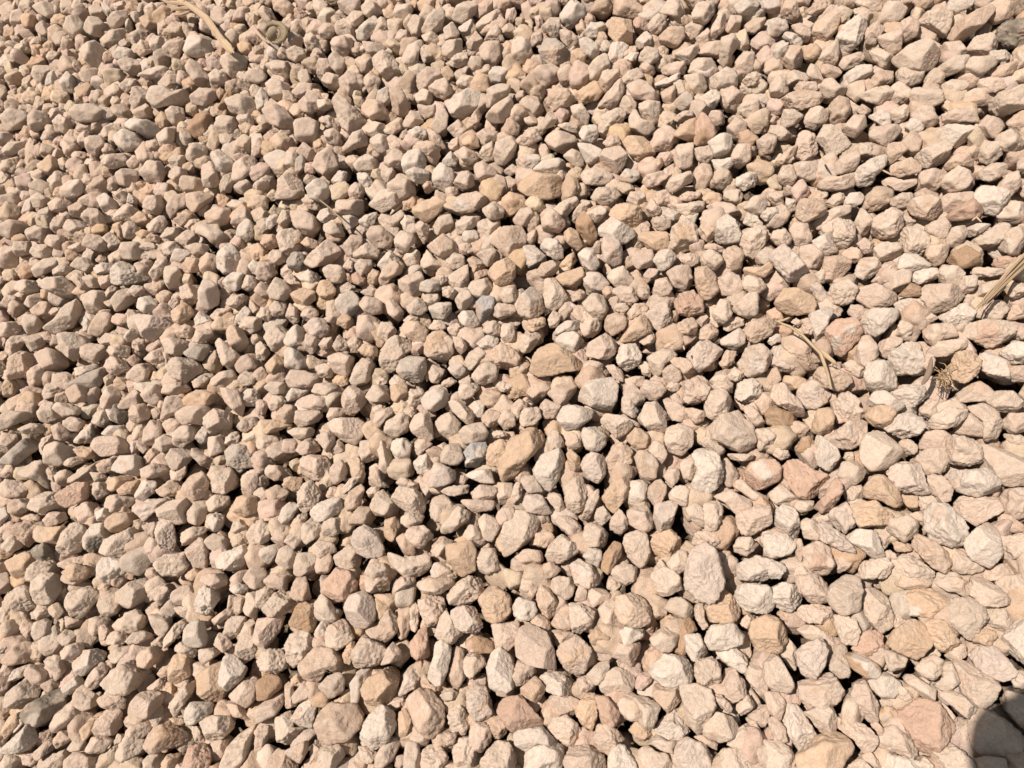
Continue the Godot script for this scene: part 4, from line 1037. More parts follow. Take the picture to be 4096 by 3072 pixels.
	q(7, "l", "blocky|big lilac-white block|big lilac-white oblong block lying tilted, largest in its area", [0,560, 130,435, 240,520, 350,680, 280,770, 180,780, 80,660])
	q(7, "p", "domed|pink-brown hexagon|pink-brown dome with a six-sided outline and rough face", [915,230, 1050,135, 1140,190, 1160,290, 1100,390, 990,420, 915,370])
	q(7, "c", "rounded|plump cream cobble|plump rounded cream cobble touching the pink-brown hexagon", [1150,370, 1180,310, 1280,300, 1380,390, 1390,490, 1320,560, 1220,530, 1150,470])
	q(7, "u", "smooth|smooth brown egg|smooth tan-brown egg-shaped stone, brownest in its area", [1565,590, 1600,520, 1700,470, 1810,530, 1815,600, 1720,670, 1600,640])
	q(7, "y", "flat|long tilted grey bar|long tilted grey-cream bar stone above the smooth brown egg", [1730,470, 1850,370, 2000,250, 2060,290, 2030,400, 1900,520, 1790,520])
	q(7, "w", "rounded", [765,680, 790,600, 880,540, 960,580, 950,690, 840,770, 780,750])
	q(7, "c", "lumpy", [1010,800, 1070,700, 1200,650, 1240,700, 1210,820, 1130,880, 1050,840])
	q(7, "p", "angular|pinkish ridge boulder|large pinkish boulder with a long ridge and a broad shaded side", [1290,870, 1370,800, 1580,790, 1680,900, 1580,1010, 1420,1060, 1380,960])
	q(7, "p", "lumpy", [770,920, 800,820, 930,790, 1090,880, 1110,960, 1000,1000, 860,1010])
	q(7, "w", "rounded", [1100,960, 1200,905, 1330,930, 1370,980, 1340,1080, 1220,1110, 1130,1060])
	q(7, "w", "oval|white oval cobble|white oval cobble near the tip of the frayed grey stalk", [1470,1080, 1600,980, 1700,960, 1780,1040, 1750,1120, 1660,1175, 1560,1150])
	q(7, "r", "flat|pink mottled plate|large pink mottled plate with pale blotches, beside the straw stalk", [500,1190, 590,1100, 750,1080, 810,1200, 790,1270, 640,1435, 520,1370])
	q(7, "w", "angular", [800,1160, 900,1000, 1110,1010, 1110,1090, 1000,1210, 930,1270, 850,1190])
	q(7, "w", "blocky|pale grey-white cube|large pale grey-white cube-like boulder beside the dark wood sliver", [1050,1440, 1080,1370, 1190,1300, 1300,1300, 1350,1500, 1290,1570, 1110,1590])
	q(7, "c", "flat|cream stone with pink heart|big cream stone with a pink recess in its middle", [1700,1240, 1740,1130, 1880,1100, 2100,1120, 2110,1230, 1920,1370, 1800,1280])
	q(7, "o", "blocky|orange-tan cube|orange-tan angular cube, most orange near the dry tuft", [1580,1500, 1640,1380, 1740,1370, 1830,1460, 1800,1570, 1720,1659, 1600,1630])
	q(7, "w", "rounded", [1830,1420, 1920,1370, 2040,1450, 2070,1560, 2060,1660, 1930,1600, 1840,1530])
	q(7, "l", "smooth|lilac smooth slope|lilac-white smooth stone with a sloping face, near the straw stalk's thin end", [0,1400, 60,1330, 150,1350, 260,1470, 240,1520, 160,1560, 30,1540])
	q(7, "o", "angular|rosy roof stone|large rosy-tan roof-shaped stone with a rough front", [60,960, 140,830, 250,830, 380,900, 410,960, 390,1040, 220,1075, 100,1030])
	q(7, "c", "rough", [520,900, 550,800, 680,750, 770,830, 730,960, 620,975, 540,950])
	q(7, "l", "long", [340,790, 420,750, 500,880, 520,970, 450,980, 400,900])
	q(7, "w", "angular", [350,1060, 500,990, 570,1010, 520,1110, 510,1220, 430,1330, 390,1190])
	q(7, "c", "rough", [560,270, 640,210, 740,280, 750,400, 680,490, 610,480, 570,380])
	q(7, "y", "wedge|grey-beige gable|grey-beige gable-shaped stone with flat faces", [740,290, 800,130, 880,220, 915,270, 880,350, 790,395])
	q(7, "w", "blocky", [380,430, 530,340, 590,440, 600,510, 520,545, 440,510])
	q(7, "t", "rough", [250,130, 280,60, 400,60, 500,130, 480,200, 330,270, 250,220])
	q(7, "c", "long", [360,310, 440,220, 560,140, 690,110, 700,180, 590,230, 480,330])
	q(7, "p", "rounded", [0,150, 110,110, 190,160, 160,250, 80,320, 0,300])
	q(7, "t", "angular|dull tan shard|dull tan shard with a dusty scraped face", [480,650, 490,560, 620,550, 710,590, 700,660, 620,760, 510,790])
	q(7, "t", "rough", [640,530, 700,480, 790,480, 830,560, 740,630, 650,590])
	q(7, "c", "angular", [880,510, 980,440, 1130,440, 1150,520, 1050,600, 980,620, 900,560])
	q(7, "w", "flat", [1140,590, 1180,530, 1270,530, 1420,640, 1290,700, 1150,670])
	q(7, "w", "rounded", [1230,710, 1330,650, 1440,660, 1470,740, 1320,800, 1250,770])
	q(7, "y", "blocky", [1470,700, 1510,630, 1620,640, 1690,700, 1640,820, 1490,790])
	q(7, "t", "domed|tan bowl-edged dome|large tan dome with a paler top, beside the red-streaked stone", [1220,140, 1260,50, 1380,20, 1470,60, 1490,160, 1430,240, 1290,230])
	q(7, "p", "blocky", [1490,70, 1550,20, 1740,0, 1760,50, 1640,150, 1520,190])
	q(7, "r", "long|red-streaked stone|long pinkish stone with a reddish streak, under the large white boulder", [1550,220, 1640,130, 1760,60, 1860,170, 1810,220, 1590,260])
	q(7, "w", "rounded|large white boulder|large smooth white boulder resting on the red-streaked stone", [1780,30, 1850,-60, 2050,-30, 2060,80, 1990,200, 1900,190, 1850,130])
	q(7, "c", "rounded", [1990,160, 2080,80, 2190,100, 2210,230, 2110,300, 2010,250])
	q(7, "c", "blocky", [2000,410, 2090,320, 2190,290, 2200,440, 2160,540, 2060,550, 2000,480])
	q(7, "y", "angular", [1550,410, 1590,310, 1690,290, 1710,370, 1650,470, 1580,490])
	q(7, "p", "rough", [1360,300, 1500,220, 1560,290, 1530,410, 1410,430])
	q(7, "t", "rounded", [810,110, 880,40, 1030,20, 1050,80, 960,150, 870,190])
	q(7, "p", "rounded", [1350,1200, 1390,1150, 1580,1130, 1630,1240, 1500,1280, 1450,1330, 1370,1270])
	q(7, "c", "flat", [1380,1370, 1480,1290, 1660,1270, 1750,1310, 1640,1370, 1580,1420, 1430,1420])
	q(7, "w", "blocky|bright white lump|bright white lump-shaped stone with chalky faces", [840,1590, 860,1480, 960,1450, 1050,1470, 1090,1590, 1100,1700, 980,1740, 870,1720])
	q(7, "w", "rounded", [2010,1390, 2120,1290, 2220,1310, 2230,1480, 2120,1490, 2060,1440])
	q(7, "p", "rounded", [270,480, 390,450, 480,560, 450,640, 370,680, 290,590])
	q(7, "c", "rough", [1650,830, 1690,730, 1790,720, 1800,840, 1700,890])
	q(7, "p", "flat", [940,1380, 960,1290, 1080,1250, 1180,1270, 1070,1370, 1030,1450])
	q(7, "y", "angular", [1120,1200, 1140,1090, 1200,1110, 1300,1210, 1260,1300, 1100,1250])
	q(7, "c", "long", [740,1450, 810,1250, 870,1230, 940,1350, 940,1420, 820,1530, 760,1500])
	q(7, "t", "rough", [400,1590, 450,1520, 560,1510, 700,1570, 720,1640, 620,1720, 430,1680])
	q(7, "p", "rough", [190,330, 220,250, 320,260, 380,380, 360,460, 260,490, 220,400])
	q(7, "t", "rough|tan crumbly boulder|tan crumbly boulder that the straw stalk lies across", [110,1260, 230,1230, 380,1310, 370,1390, 440,1480, 410,1540, 330,1550, 250,1450, 130,1330])
	q(7, "c", "wedge", [0,60, 20,0, 120,-10, 140,110, 40,120])
	q(7, "w", "angular", [150,120, 150,50, 240,70, 240,150, 190,190])
	q(7, "c", "oval", [500,100, 560,20, 640,0, 660,80, 580,130, 510,140])
	q(7, "w", "flat", [660,110, 700,10, 830,0, 810,90, 720,150])
	q(7, "c", "wedge", [1050,90, 1150,10, 1240,10, 1240,130, 1120,140])
	q(7, "c", "rounded", [1130,280, 1170,190, 1280,230, 1250,300, 1180,310])
	q(7, "p", "rounded", [770,450, 830,400, 910,440, 900,520, 840,540])
	q(7, "p", "rounded", [30,400, 60,330, 140,320, 210,400, 190,450, 100,470])
	q(7, "y", "rounded", [10,780, 60,660, 170,750, 180,820, 80,855])
	q(7, "y", "wedge", [370,730, 480,660, 500,790, 450,790])
	q(7, "c", "wedge", [900,780, 1000,670, 1110,600, 1120,650, 1010,790])
	q(7, "u", "rounded", [1130,900, 1230,790, 1300,820, 1310,900, 1200,910])
	q(7, "p", "rounded", [690,1030, 720,970, 800,980, 850,1040, 790,1110, 700,1060])
	q(7, "c", "rounded", [190,1120, 240,1090, 300,1130, 260,1170])
	q(7, "p", "rough", [290,1150, 360,1110, 390,1180, 380,1240, 300,1220])
	q(7, "w", "long", [1710,330, 1780,270, 1920,280, 1820,370, 1740,400])
	q(7, "t", "rough", [1370,530, 1390,460, 1550,450, 1520,620, 1440,650])
	q(7, "r", "flat", [1930,640, 1980,570, 2120,550, 2180,600, 2100,660])
	q(7, "c", "long", [1760,700, 1800,650, 2000,660, 2040,690, 1950,730, 1800,730])
	q(7, "c", "rounded", [1790,880, 1860,790, 1980,760, 2030,830, 1900,920, 1810,920])
	q(7, "c", "rounded", [2080,880, 2130,800, 2210,790, 2230,880, 2140,920])
	q(7, "c", "angular", [1800,1070, 1900,960, 2000,930, 2060,1010, 2000,1100, 1850,1100])
	q(7, "t", "wedge", [2060,1080, 2120,980, 2220,970, 2240,1080, 2100,1110])
	q(7, "p", "flat", [2110,1240, 2160,1150, 2260,1170, 2250,1270, 2160,1280])
	q(7, "p", "angular", [2070,1560, 2110,1500, 2240,1500, 2250,1640, 2120,1640])
	q(7, "y", "flat", [1220,1120, 1400,1050, 1460,1090, 1380,1140, 1250,1140])
	q(7, "w", "wedge", [0,1300, 30,1220, 110,1230, 100,1300, 20,1330])
	q(7, "o", "rough", [130,1659, 150,1590, 250,1590, 340,1630, 300,1700, 160,1720])
	q(7, "c", "angular", [640,1500, 720,1450, 830,1480, 830,1600, 760,1600])
	q(7, "p", "flat", [1330,1560, 1310,1480, 1380,1380, 1440,1440, 1400,1560])


func outlines_lower() -> void:
	q(8, "p", "wedge|pinkish two-sided block|pinkish block with a flat lit top and a long shaded front side", [800,520, 850,450, 1050,450, 1140,530, 1140,590, 1010,610, 890,630, 820,560])
	q(8, "w", "wedge|white shard|narrow bright white shard lying slanted", [640,510, 700,420, 780,330, 820,440, 800,510])
	q(8, "w", "flat", [880,430, 920,360, 1110,360, 1110,450, 950,450])
	q(8, "d", "wedge|small dark wedge|small dark grey wedge standing above a white flat stone", [960,300, 980,200, 1010,160, 1110,220, 1110,320, 1040,350])
	q(8, "t", "blocky", [1120,230, 1150,190, 1240,170, 1290,240, 1280,300, 1180,340, 1130,320])
	q(8, "g", "flat|grey leaning slate|flat grey slate-like stone leaning near the picture's edge", [20,680, 80,600, 200,470, 330,480, 330,540, 240,620, 160,700])
	q(8, "c", "rounded", [390,600, 400,530, 480,500, 620,560, 620,650, 500,720, 400,680])
	q(8, "w", "wedge|cream two-faced wedge|wedge with one bright white face and one tan face", [980,740, 1040,620, 1190,620, 1260,700, 1200,800, 1050,770])
	q(8, "y", "long", [560,860, 650,780, 870,640, 850,720, 760,820, 640,850])
	q(8, "y", "lumpy|lilac-grey low ridge|long low lilac-grey stone beside the rosy grained stone", [260,1080, 290,990, 390,930, 560,950, 570,1070, 400,1120, 300,1110])
	q(8, "r", "flat|rosy grained stone|rosy flat stone with grain lines like wood", [490,960, 640,850, 740,850, 780,910, 740,990, 600,1070, 540,1050])
	q(8, "y", "blocky", [910,1040, 930,970, 1080,950, 1170,990, 1090,1080, 1000,1110, 920,1090])
	q(8, "o", "rough|ochre walnut stone|ochre walnut-like stone with a wrinkled face", [920,1180, 1000,1110, 1160,1110, 1170,1180, 1050,1270, 990,1280, 930,1230])
	q(8, "l", "wedge", [1160,1080, 1280,1000, 1440,990, 1450,1040, 1330,1110, 1260,1190])
	q(8, "y", "angular|grey-beige hunched boulder|large hunched grey-beige boulder above a black hollow", [1310,1130, 1450,1010, 1600,980, 1680,1030, 1640,1190, 1500,1220, 1480,1170])
	q(8, "l", "wedge|tall white tooth|tall white tooth-shaped stone standing beside the black hollow", [1340,1250, 1370,1170, 1440,1150, 1500,1250, 1520,1420, 1420,1470, 1350,1320])
	q(8, "c", "flat|large rough cream slab|large rough cream slab lying flat with a shaded far side", [880,1450, 900,1350, 1150,1220, 1230,1310, 1220,1430, 1020,1510])
	q(8, "y", "rough|grey-beige shoulder stone|large grey-beige stone with a rounded shoulder, next the dark-patched pebble", [510,1420, 540,1280, 620,1180, 730,1260, 760,1300, 700,1450, 570,1490])
	q(8, "w", "rounded|dark-patched pebble|pale pebble with a dark greenish grey patch on its side", [730,1320, 790,1220, 880,1200, 990,1280, 890,1380, 800,1460, 740,1400])
	q(8, "d", "angular|charcoal stone|charcoal-dark stone sunk among pale ones, near the picture's edge", [270,1430, 370,1370, 440,1430, 510,1540, 400,1560, 310,1500])
	q(8, "p", "blocky", [650,1080, 700,1020, 830,1030, 860,1120, 780,1230, 710,1210])
	q(8, "p", "oval|pinkish grey loaf|pinkish-grey loaf-shaped smooth stone", [1520,270, 1590,200, 1760,170, 1800,220, 1760,350, 1590,350])
	q(8, "y", "rough|rough grey-beige block|rough grey-beige block resting on a white stone", [1760,290, 1840,210, 2010,250, 1990,390, 1850,440, 1780,400])
	q(8, "c", "rounded", [1500,430, 1560,370, 1690,360, 1700,450, 1580,560, 1510,520])
	q(8, "c", "flat", [1440,640, 1480,560, 1610,560, 1670,610, 1600,710, 1500,750])
	q(8, "c", "rounded", [1350,480, 1420,430, 1500,490, 1480,560, 1400,590, 1350,550])
	q(8, "g", "rough|dark fibrous lump|dark grey lump with brown fibrous stripes on one side", [1950,580, 2010,510, 2110,530, 2200,640, 2190,720, 2050,740, 1970,690])
	q(8, "t", "rough", [1560,910, 1640,790, 1740,750, 1800,850, 1780,960, 1690,1020, 1600,960])
	q(8, "c", "blocky|clean cream cobble|clean cream cobble with an even flat top", [1830,770, 1980,720, 2070,830, 2030,900, 1940,955, 1840,930])
	q(8, "c", "blocky", [1790,1020, 1850,960, 1970,970, 1980,1030, 1930,1100, 1820,1100])
	q(8, "c", "rounded", [1620,1130, 1680,1020, 1790,990, 1790,1130, 1730,1220, 1640,1190])
	q(8, "c", "rounded|large cream potato|large cream potato-shaped stone below the tall white tooth", [1330,1560, 1420,1470, 1590,1440, 1650,1530, 1580,1650, 1420,1659])
	q(8, "p", "rough", [1600,1440, 1720,1320, 1840,1440, 1790,1600, 1680,1580])
	q(8, "w", "oval|pale pillow stone|pale pillow-shaped stone with a smooth top", [1870,1530, 1920,1470, 2080,1390, 2170,1400, 2120,1540, 2060,1620, 1900,1590])
	q(8, "w", "rough", [850,1590, 880,1500, 1000,1500, 1160,1560, 1100,1680, 950,1740, 860,1680])
	q(8, "y", "angular", [170,780, 240,680, 350,660, 400,720, 450,900, 420,920, 330,840])
	q(8, "p", "rough", [0,900, 60,820, 240,860, 380,920, 250,980, 60,980])
	q(8, "y", "domed", [240,1590, 330,1520, 440,1530, 520,1640, 480,1700, 250,1700])
	q(8, "o", "angular", [60,1540, 200,1450, 330,1530, 300,1600, 200,1700, 130,1650])
	q(8, "w", "wedge", [1170,980, 1230,830, 1330,820, 1350,930, 1250,1000])
	q(8, "t", "rough", [90,1230, 240,1170, 380,1200, 370,1290, 260,1410, 180,1340])
	q(8, "c", "rounded", [340,250, 380,160, 450,160, 530,270, 480,320, 370,340])
	q(8, "p", "angular", [880,130, 920,30, 980,10, 1040,70, 1020,150, 950,230, 880,200])
	q(8, "p", "angular", [1030,190, 1160,40, 1240,140, 1200,190, 1060,220])
	q(8, "p", "angular", [1420,170, 1440,110, 1560,110, 1600,180, 1540,240, 1430,350, 1390,330])
	q(8, "p", "rounded", [1220,90, 1280,10, 1370,10, 1390,110, 1350,190, 1260,150])
	q(8, "t", "flat", [1360,920, 1470,830, 1550,880, 1580,960, 1400,970])
	q(8, "w", "angular", [1780,1190, 1860,1110, 1930,1130, 1920,1220, 1860,1280])
	q(8, "p", "rough", [1410,90, 1420,0, 1600,-20, 1640,50, 1540,110])
	q(8, "o", "rounded", [1620,120, 1700,50, 1830,60, 1890,130, 1780,190, 1680,190])
	q(8, "p", "wedge", [1910,30, 2060,60, 2110,200, 2090,290, 1990,200, 1930,120])
	q(8, "w", "rounded", [2070,110, 2140,50, 2240,40, 2240,180, 2130,190])
	q(8, "y", "rounded", [2030,380, 2100,300, 2220,280, 2230,350, 2120,420])
	q(8, "w", "angular", [1690,460, 1750,370, 1830,400, 1810,500, 1740,520])
	q(8, "p", "blocky", [1800,460, 1920,450, 1940,570, 1850,630, 1800,620])
	q(8, "w", "angular", [1930,480, 2000,430, 2080,440, 2060,500, 1960,550])
	q(8, "p", "rough", [1250,400, 1310,290, 1390,330, 1390,460, 1290,560, 1240,500])
	q(8, "c", "rough", [800,330, 830,250, 910,210, 950,300, 900,380])
	q(8, "c", "lumpy", [470,210, 500,160, 620,180, 720,220, 660,270, 560,290])
	q(8, "t", "angular", [580,60, 650,0, 780,50, 740,150, 620,160])
	q(8, "c", "angular", [380,80, 410,0, 530,-10, 590,40, 500,90, 400,140])
	q(8, "o", "rough", [150,170, 240,60, 360,90, 360,180, 210,220])
	q(8, "p", "flat", [540,330, 620,280, 740,330, 680,410, 600,400])
	q(8, "p", "rough", [450,370, 520,330, 610,440, 560,500, 480,470])
	q(8, "y", "rough", [0,300, 60,230, 200,240, 330,270, 160,330, 50,400, 0,400])
	q(8, "y", "rough", [170,390, 260,340, 390,350, 370,420, 220,430])
	q(8, "p", "angular", [360,530, 370,470, 450,430, 480,480, 400,540, 380,600])
	q(8, "p", "rounded", [20,770, 60,690, 130,700, 150,760, 60,810])
	q(8, "c", "oval", [550,690, 600,640, 700,620, 720,670, 620,720])
	q(8, "o", "rough", [640,570, 700,530, 820,560, 820,640, 720,650])
	q(8, "t", "rough", [1250,640, 1290,560, 1370,570, 1350,660, 1280,690])
	q(8, "p", "rough", [1220,740, 1320,690, 1450,700, 1450,770, 1320,810, 1230,810])
	q(8, "o", "rough", [940,830, 1040,790, 1160,810, 1080,870, 980,930, 940,900])
	q(8, "o", "rough", [1020,920, 1090,850, 1200,830, 1190,940, 1050,960])
	q(8, "c", "angular", [800,850, 900,850, 940,940, 850,1000, 810,940])
	q(8, "y", "wedge", [780,760, 900,770, 930,830, 830,850])
	q(8, "t", "flat", [840,700, 900,650, 1020,630, 980,740, 880,780])
	q(8, "t", "wedge", [400,740, 440,700, 490,750, 500,850, 430,830])
	q(8, "w", "wedge", [830,1110, 890,1070, 970,1110, 910,1190, 850,1180])
	q(8, "t", "rounded", [80,1040, 130,990, 230,990, 250,1080, 160,1150, 90,1110])
	q(8, "p", "rough", [380,1180, 420,1110, 560,1110, 580,1160, 440,1240])
	q(8, "p", "flat", [190,1160, 260,1120, 370,1130, 350,1180, 230,1190])
	q(8, "o", "wedge", [360,1290, 430,1240, 540,1230, 560,1300, 480,1440, 420,1390])
	q(8, "o", "wedge", [1600,1650, 1670,1590, 1750,1600, 1720,1700, 1640,1700])
	q(8, "p", "angular", [1560,1300, 1650,1240, 1800,1240, 1720,1330, 1600,1400])
	q(8, "c", "rough", [1770,1370, 1820,1290, 1920,1310, 2010,1370, 1920,1450, 1810,1420])
	q(8, "c", "angular", [2000,1270, 2020,1170, 2120,1170, 2130,1250, 2060,1310])
	q(8, "c", "rounded", [2130,1300, 2180,1210, 2280,1210, 2290,1340, 2180,1400])
	q(8, "o", "rough", [2020,1090, 2060,970, 2200,970, 2240,1090, 2120,1150])
	q(8, "p", "rounded", [2090,900, 2120,790, 2220,760, 2240,860, 2180,970, 2110,960])
	q(8, "p", "rough", [1250,1400, 1280,1320, 1350,1350, 1400,1450, 1330,1550, 1250,1510])
	q(8, "p", "wedge", [1230,1230, 1330,1190, 1350,1260, 1340,1330, 1280,1290])
	q(8, "o", "angular", [540,1620, 620,1550, 760,1590, 760,1659, 640,1720])
	q(8, "p", "angular", [500,1560, 640,1490, 800,1500, 740,1570, 600,1600])
	q(8, "w", "wedge", [0,1080, 70,1060, 80,1130, 0,1250])
	q(8, "y", "rough", [30,1410, 80,1300, 170,1320, 200,1400, 100,1460])
	q(8, "p", "blocky", [0,480, 30,410, 120,420, 150,500, 60,600, 0,590])
	q(9, "p", "lumpy|curved pinkish finger|curved pinkish finger-like stone standing between a striped stone and a round grey one", [1020,490, 1090,480, 1160,570, 1185,660, 1150,770, 1100,830, 1060,760, 1070,640])
	q(9, "p", "wedge|big pink flat-top|big pinkish stone with a flat smooth top tapering to one side", [610,340, 660,300, 850,290, 940,330, 930,440, 870,530, 760,500, 660,420])
	q(9, "p", "angular|big lilac-pink roof block|big lilac-pink block with a roof ridge, above the tall cream stone", [380,650, 460,610, 600,620, 650,700, 630,840, 490,830, 390,780])
	q(9, "w", "rough|grey-flanked white cobble|whitish cobble with a greyish rough flank", [1420,150, 1470,70, 1600,30, 1670,90, 1670,170, 1530,240, 1440,210])
	q(9, "b", "rough|blue-grey mottled stone|blue-grey and white mottled stone, the bluest in the middle", [1780,600, 1850,510, 1960,460, 2000,540, 2000,610, 1920,720, 1800,720])
	q(9, "p", "angular", [1320,360, 1370,270, 1480,210, 1530,370, 1550,460, 1470,520, 1350,420])
	q(9, "w", "rough|round grey-white knob|round grey-white knob beside the curved pinkish finger", [1170,560, 1180,490, 1280,460, 1350,530, 1320,640, 1260,700, 1210,650])
	q(9, "p", "angular|pinkish shield cobble|pinkish shield-shaped cobble with one rounded and one shaded side", [740,130, 770,20, 850,10, 960,110, 960,150, 850,280, 800,270, 745,190])
	q(9, "p", "flat", [340,150, 480,90, 690,150, 680,190, 590,250, 420,210])
	q(9, "p", "wedge", [340,330, 350,230, 530,230, 580,270, 530,320, 390,380])
	q(9, "c", "angular|tall cream prow|tall cream stone shaped like a ship's prow", [360,950, 400,870, 470,830, 560,920, 540,1020, 420,1130, 360,1060])
	q(9, "w", "flat|pale sloping slab|pale sloping slab lying across the foot of the tall cream prow", [470,1100, 540,1030, 710,970, 760,1080, 650,1150, 530,1200])
	q(9, "w", "oval", [185,1200, 230,1070, 310,1000, 370,1060, 310,1160, 230,1250])
	q(9, "l", "rough|lilac-pink boulder|large lilac-pink rounded boulder with shallow pits", [830,1390, 840,1270, 930,1220, 1040,1270, 1110,1430, 1080,1500, 960,1500, 870,1450])
	q(9, "y", "rounded", [1500,1090, 1520,1000, 1620,960, 1730,1050, 1720,1120, 1600,1200, 1510,1160])
	q(9, "c", "long|bent cream stone|bent cream stone curved round a greyish rounded one", [1600,1240, 1740,1050, 1870,1110, 1830,1190, 1690,1280, 1610,1290])
	q(9, "o", "rounded|big round yellowish boulder|big round yellowish boulder with a pink tint on top", [1640,1400, 1740,1370, 1850,1350, 1900,1440, 1900,1620, 1780,1659, 1650,1540])
	q(9, "y", "blocky", [1900,1480, 1960,1420, 2060,1430, 2110,1600, 2030,1659, 1930,1610])
	q(9, "c", "lumpy|broad cream saddle|broad cream saddle-shaped stone with two shoulders", [1120,1440, 1270,1500, 1490,1470, 1520,1560, 1460,1640, 1310,1690, 1150,1540])
	q(9, "c", "rough", [980,1060, 1030,940, 1100,910, 1170,1000, 1260,1080, 1190,1150, 1030,1130])
	q(9, "c", "rough|big cream headland|big cream stone with a ledge-like top and a round front", [1170,990, 1240,870, 1420,940, 1470,1060, 1440,1130, 1310,1110, 1240,1060])
	q(9, "l", "angular", [1500,830, 1540,680, 1600,690, 1730,760, 1720,830, 1600,890, 1510,900])
	q(9, "c", "blocky", [1590,620, 1640,530, 1760,510, 1790,650, 1740,700, 1610,700])
	q(9, "w", "wedge", [1355,690, 1410,620, 1480,600, 1520,650, 1500,800, 1400,770])
	q(9, "y", "blocky|greyish cream shield|greyish cream shield-shaped stone with a flat face", [1550,330, 1600,280, 1680,240, 1770,340, 1740,470, 1690,500, 1580,410])
	q(9, "c", "blocky", [1750,420, 1810,360, 1960,330, 2010,430, 1980,480, 1800,520])
	q(9, "y", "wedge", [1660,150, 1740,140, 1870,230, 1890,340, 1820,345, 1700,240])
	q(9, "y", "flat", [1590,920, 1700,880, 1840,870, 1840,940, 1710,970, 1630,950])
	q(9, "p", "oval|pink lens stone|pinkish lens-shaped stone resting on a long flat one", [1850,930, 1930,870, 2080,890, 2090,970, 1980,1010, 1880,990])
	q(9, "p", "flat", [1740,1000, 1900,1000, 2090,1010, 2060,1090, 1880,1105])
	q(9, "c", "rounded", [1110,400, 1130,320, 1240,250, 1320,280, 1310,400, 1200,465, 1120,430])
	q(9, "t", "oval", [770,1030, 800,940, 900,870, 930,910, 910,1040, 810,1110])
	q(9, "y", "long", [720,940, 800,830, 920,750, 930,780, 840,890, 760,960])
	q(9, "c", "blocky", [570,1230, 600,1150, 700,1160, 760,1170, 730,1270, 670,1340, 590,1320])
	q(9, "y", "angular", [390,1330, 400,1230, 480,1150, 580,1190, 570,1310, 440,1390])
	q(9, "c", "lumpy", [340,1560, 350,1470, 490,1460, 570,1550, 510,1620, 400,1659, 340,1640])
	q(9, "c", "rough", [670,1490, 800,1390, 900,1480, 900,1560, 820,1610, 700,1560])
	q(9, "p", "rough", [1280,1310, 1330,1240, 1440,1220, 1540,1310, 1430,1420, 1360,1390])
	q(9, "o", "blocky", [1110,1280, 1110,1180, 1200,1150, 1260,1220, 1190,1360, 1120,1330])
	q(9, "c", "flat|striped cream stone|cream stone with fine pale stripes beside the curved pinkish finger", [890,600, 900,500, 1010,470, 1050,520, 1050,650, 930,690])
	q(9, "t", "rounded", [1930,120, 1980,50, 2060,40, 2130,80, 2110,190, 2020,210, 1950,170])
	q(9, "t", "blocky", [80,930, 180,870, 290,930, 210,1040, 120,1010])
	q(9, "w", "wedge", [1800,790, 1880,750, 2030,735, 2060,860, 1940,850])
	q(9, "c", "flat", [40,640, 120,540, 260,510, 270,600, 180,670])
	q(9, "p", "rough", [640,720, 740,650, 800,760, 760,820, 690,870, 640,820])
	q(9, "c", "lumpy", [1920,1190, 1960,1120, 2060,1160, 2110,1240, 2040,1360, 1970,1340])
	q(9, "w", "wedge", [230,150, 310,40, 380,0, 480,0, 460,70, 330,140])
	q(9, "y", "wedge", [470,70, 520,0, 690,-10, 720,80, 710,140, 600,100])
	q(9, "c", "wedge", [70,30, 130,-20, 260,-10, 250,80, 150,90])
	q(9, "c", "wedge", [945,110, 1010,10, 1140,0, 1160,150, 990,150])
	q(9, "o", "blocky", [1160,20, 1300,-30, 1310,80, 1270,160, 1170,150])
	q(9, "c", "rounded", [1290,120, 1340,40, 1440,40, 1460,100, 1380,200, 1290,170])
	q(9, "c", "rounded", [1740,90, 1760,0, 1900,-10, 1940,30, 1870,100, 1770,155])
	q(9, "c", "blocky", [2060,30, 2110,-20, 2220,0, 2210,60, 2130,70])
	q(9, "t", "rough", [1950,290, 2010,220, 2110,240, 2110,340, 2030,390, 1960,350])
	q(9, "c", "rounded", [2090,320, 2130,230, 2230,240, 2240,360, 2150,400])
	q(9, "c", "oval", [2030,420, 2080,400, 2180,420, 2160,460, 2060,465])
	q(9, "o", "rough", [2000,530, 2100,480, 2230,490, 2220,600, 2100,730, 1990,700])
	q(9, "p", "rough", [1010,330, 1040,250, 1150,200, 1220,230, 1130,300, 1060,390])
	q(9, "c", "rounded", [1000,210, 1060,180, 1130,190, 1090,250, 1020,260])
	q(9, "p", "rough", [1280,220, 1350,200, 1390,250, 1340,330, 1300,290])
	q(9, "p", "flat", [1370,520, 1430,470, 1530,520, 1470,560, 1390,630])
	q(9, "p", "rough", [610,280, 640,210, 760,210, 770,270, 660,300, 630,330])
	q(9, "t", "rough", [170,250, 240,180, 340,190, 340,330, 200,340])
	q(9, "c", "rough", [110,200, 150,100, 230,110, 240,170, 150,240])
	q(9, "o", "rough", [60,410, 150,310, 330,350, 200,400, 100,430])
	q(9, "c", "rounded", [270,410, 330,380, 500,380, 500,450, 370,480])
	q(9, "p", "angular", [340,600, 380,510, 480,460, 560,570, 490,600, 400,610])
	q(9, "p", "angular", [520,450, 590,420, 680,430, 680,560, 620,610])
	q(9, "p", "rough", [650,590, 660,520, 720,470, 780,560, 710,610])
	q(9, "p", "rough", [5,500, 40,440, 150,440, 200,500, 110,590, 20,560])
	q(9, "p", "flat", [60,740, 110,700, 250,710, 220,790, 170,840, 90,790])
	q(9, "o", "rough", [220,830, 290,800, 400,810, 390,900, 320,920, 240,880])
	q(9, "p", "angular", [610,960, 640,890, 720,890, 720,960, 650,1000])
	q(9, "p", "rough", [970,850, 980,740, 1060,710, 1080,830, 1200,900, 1060,890])
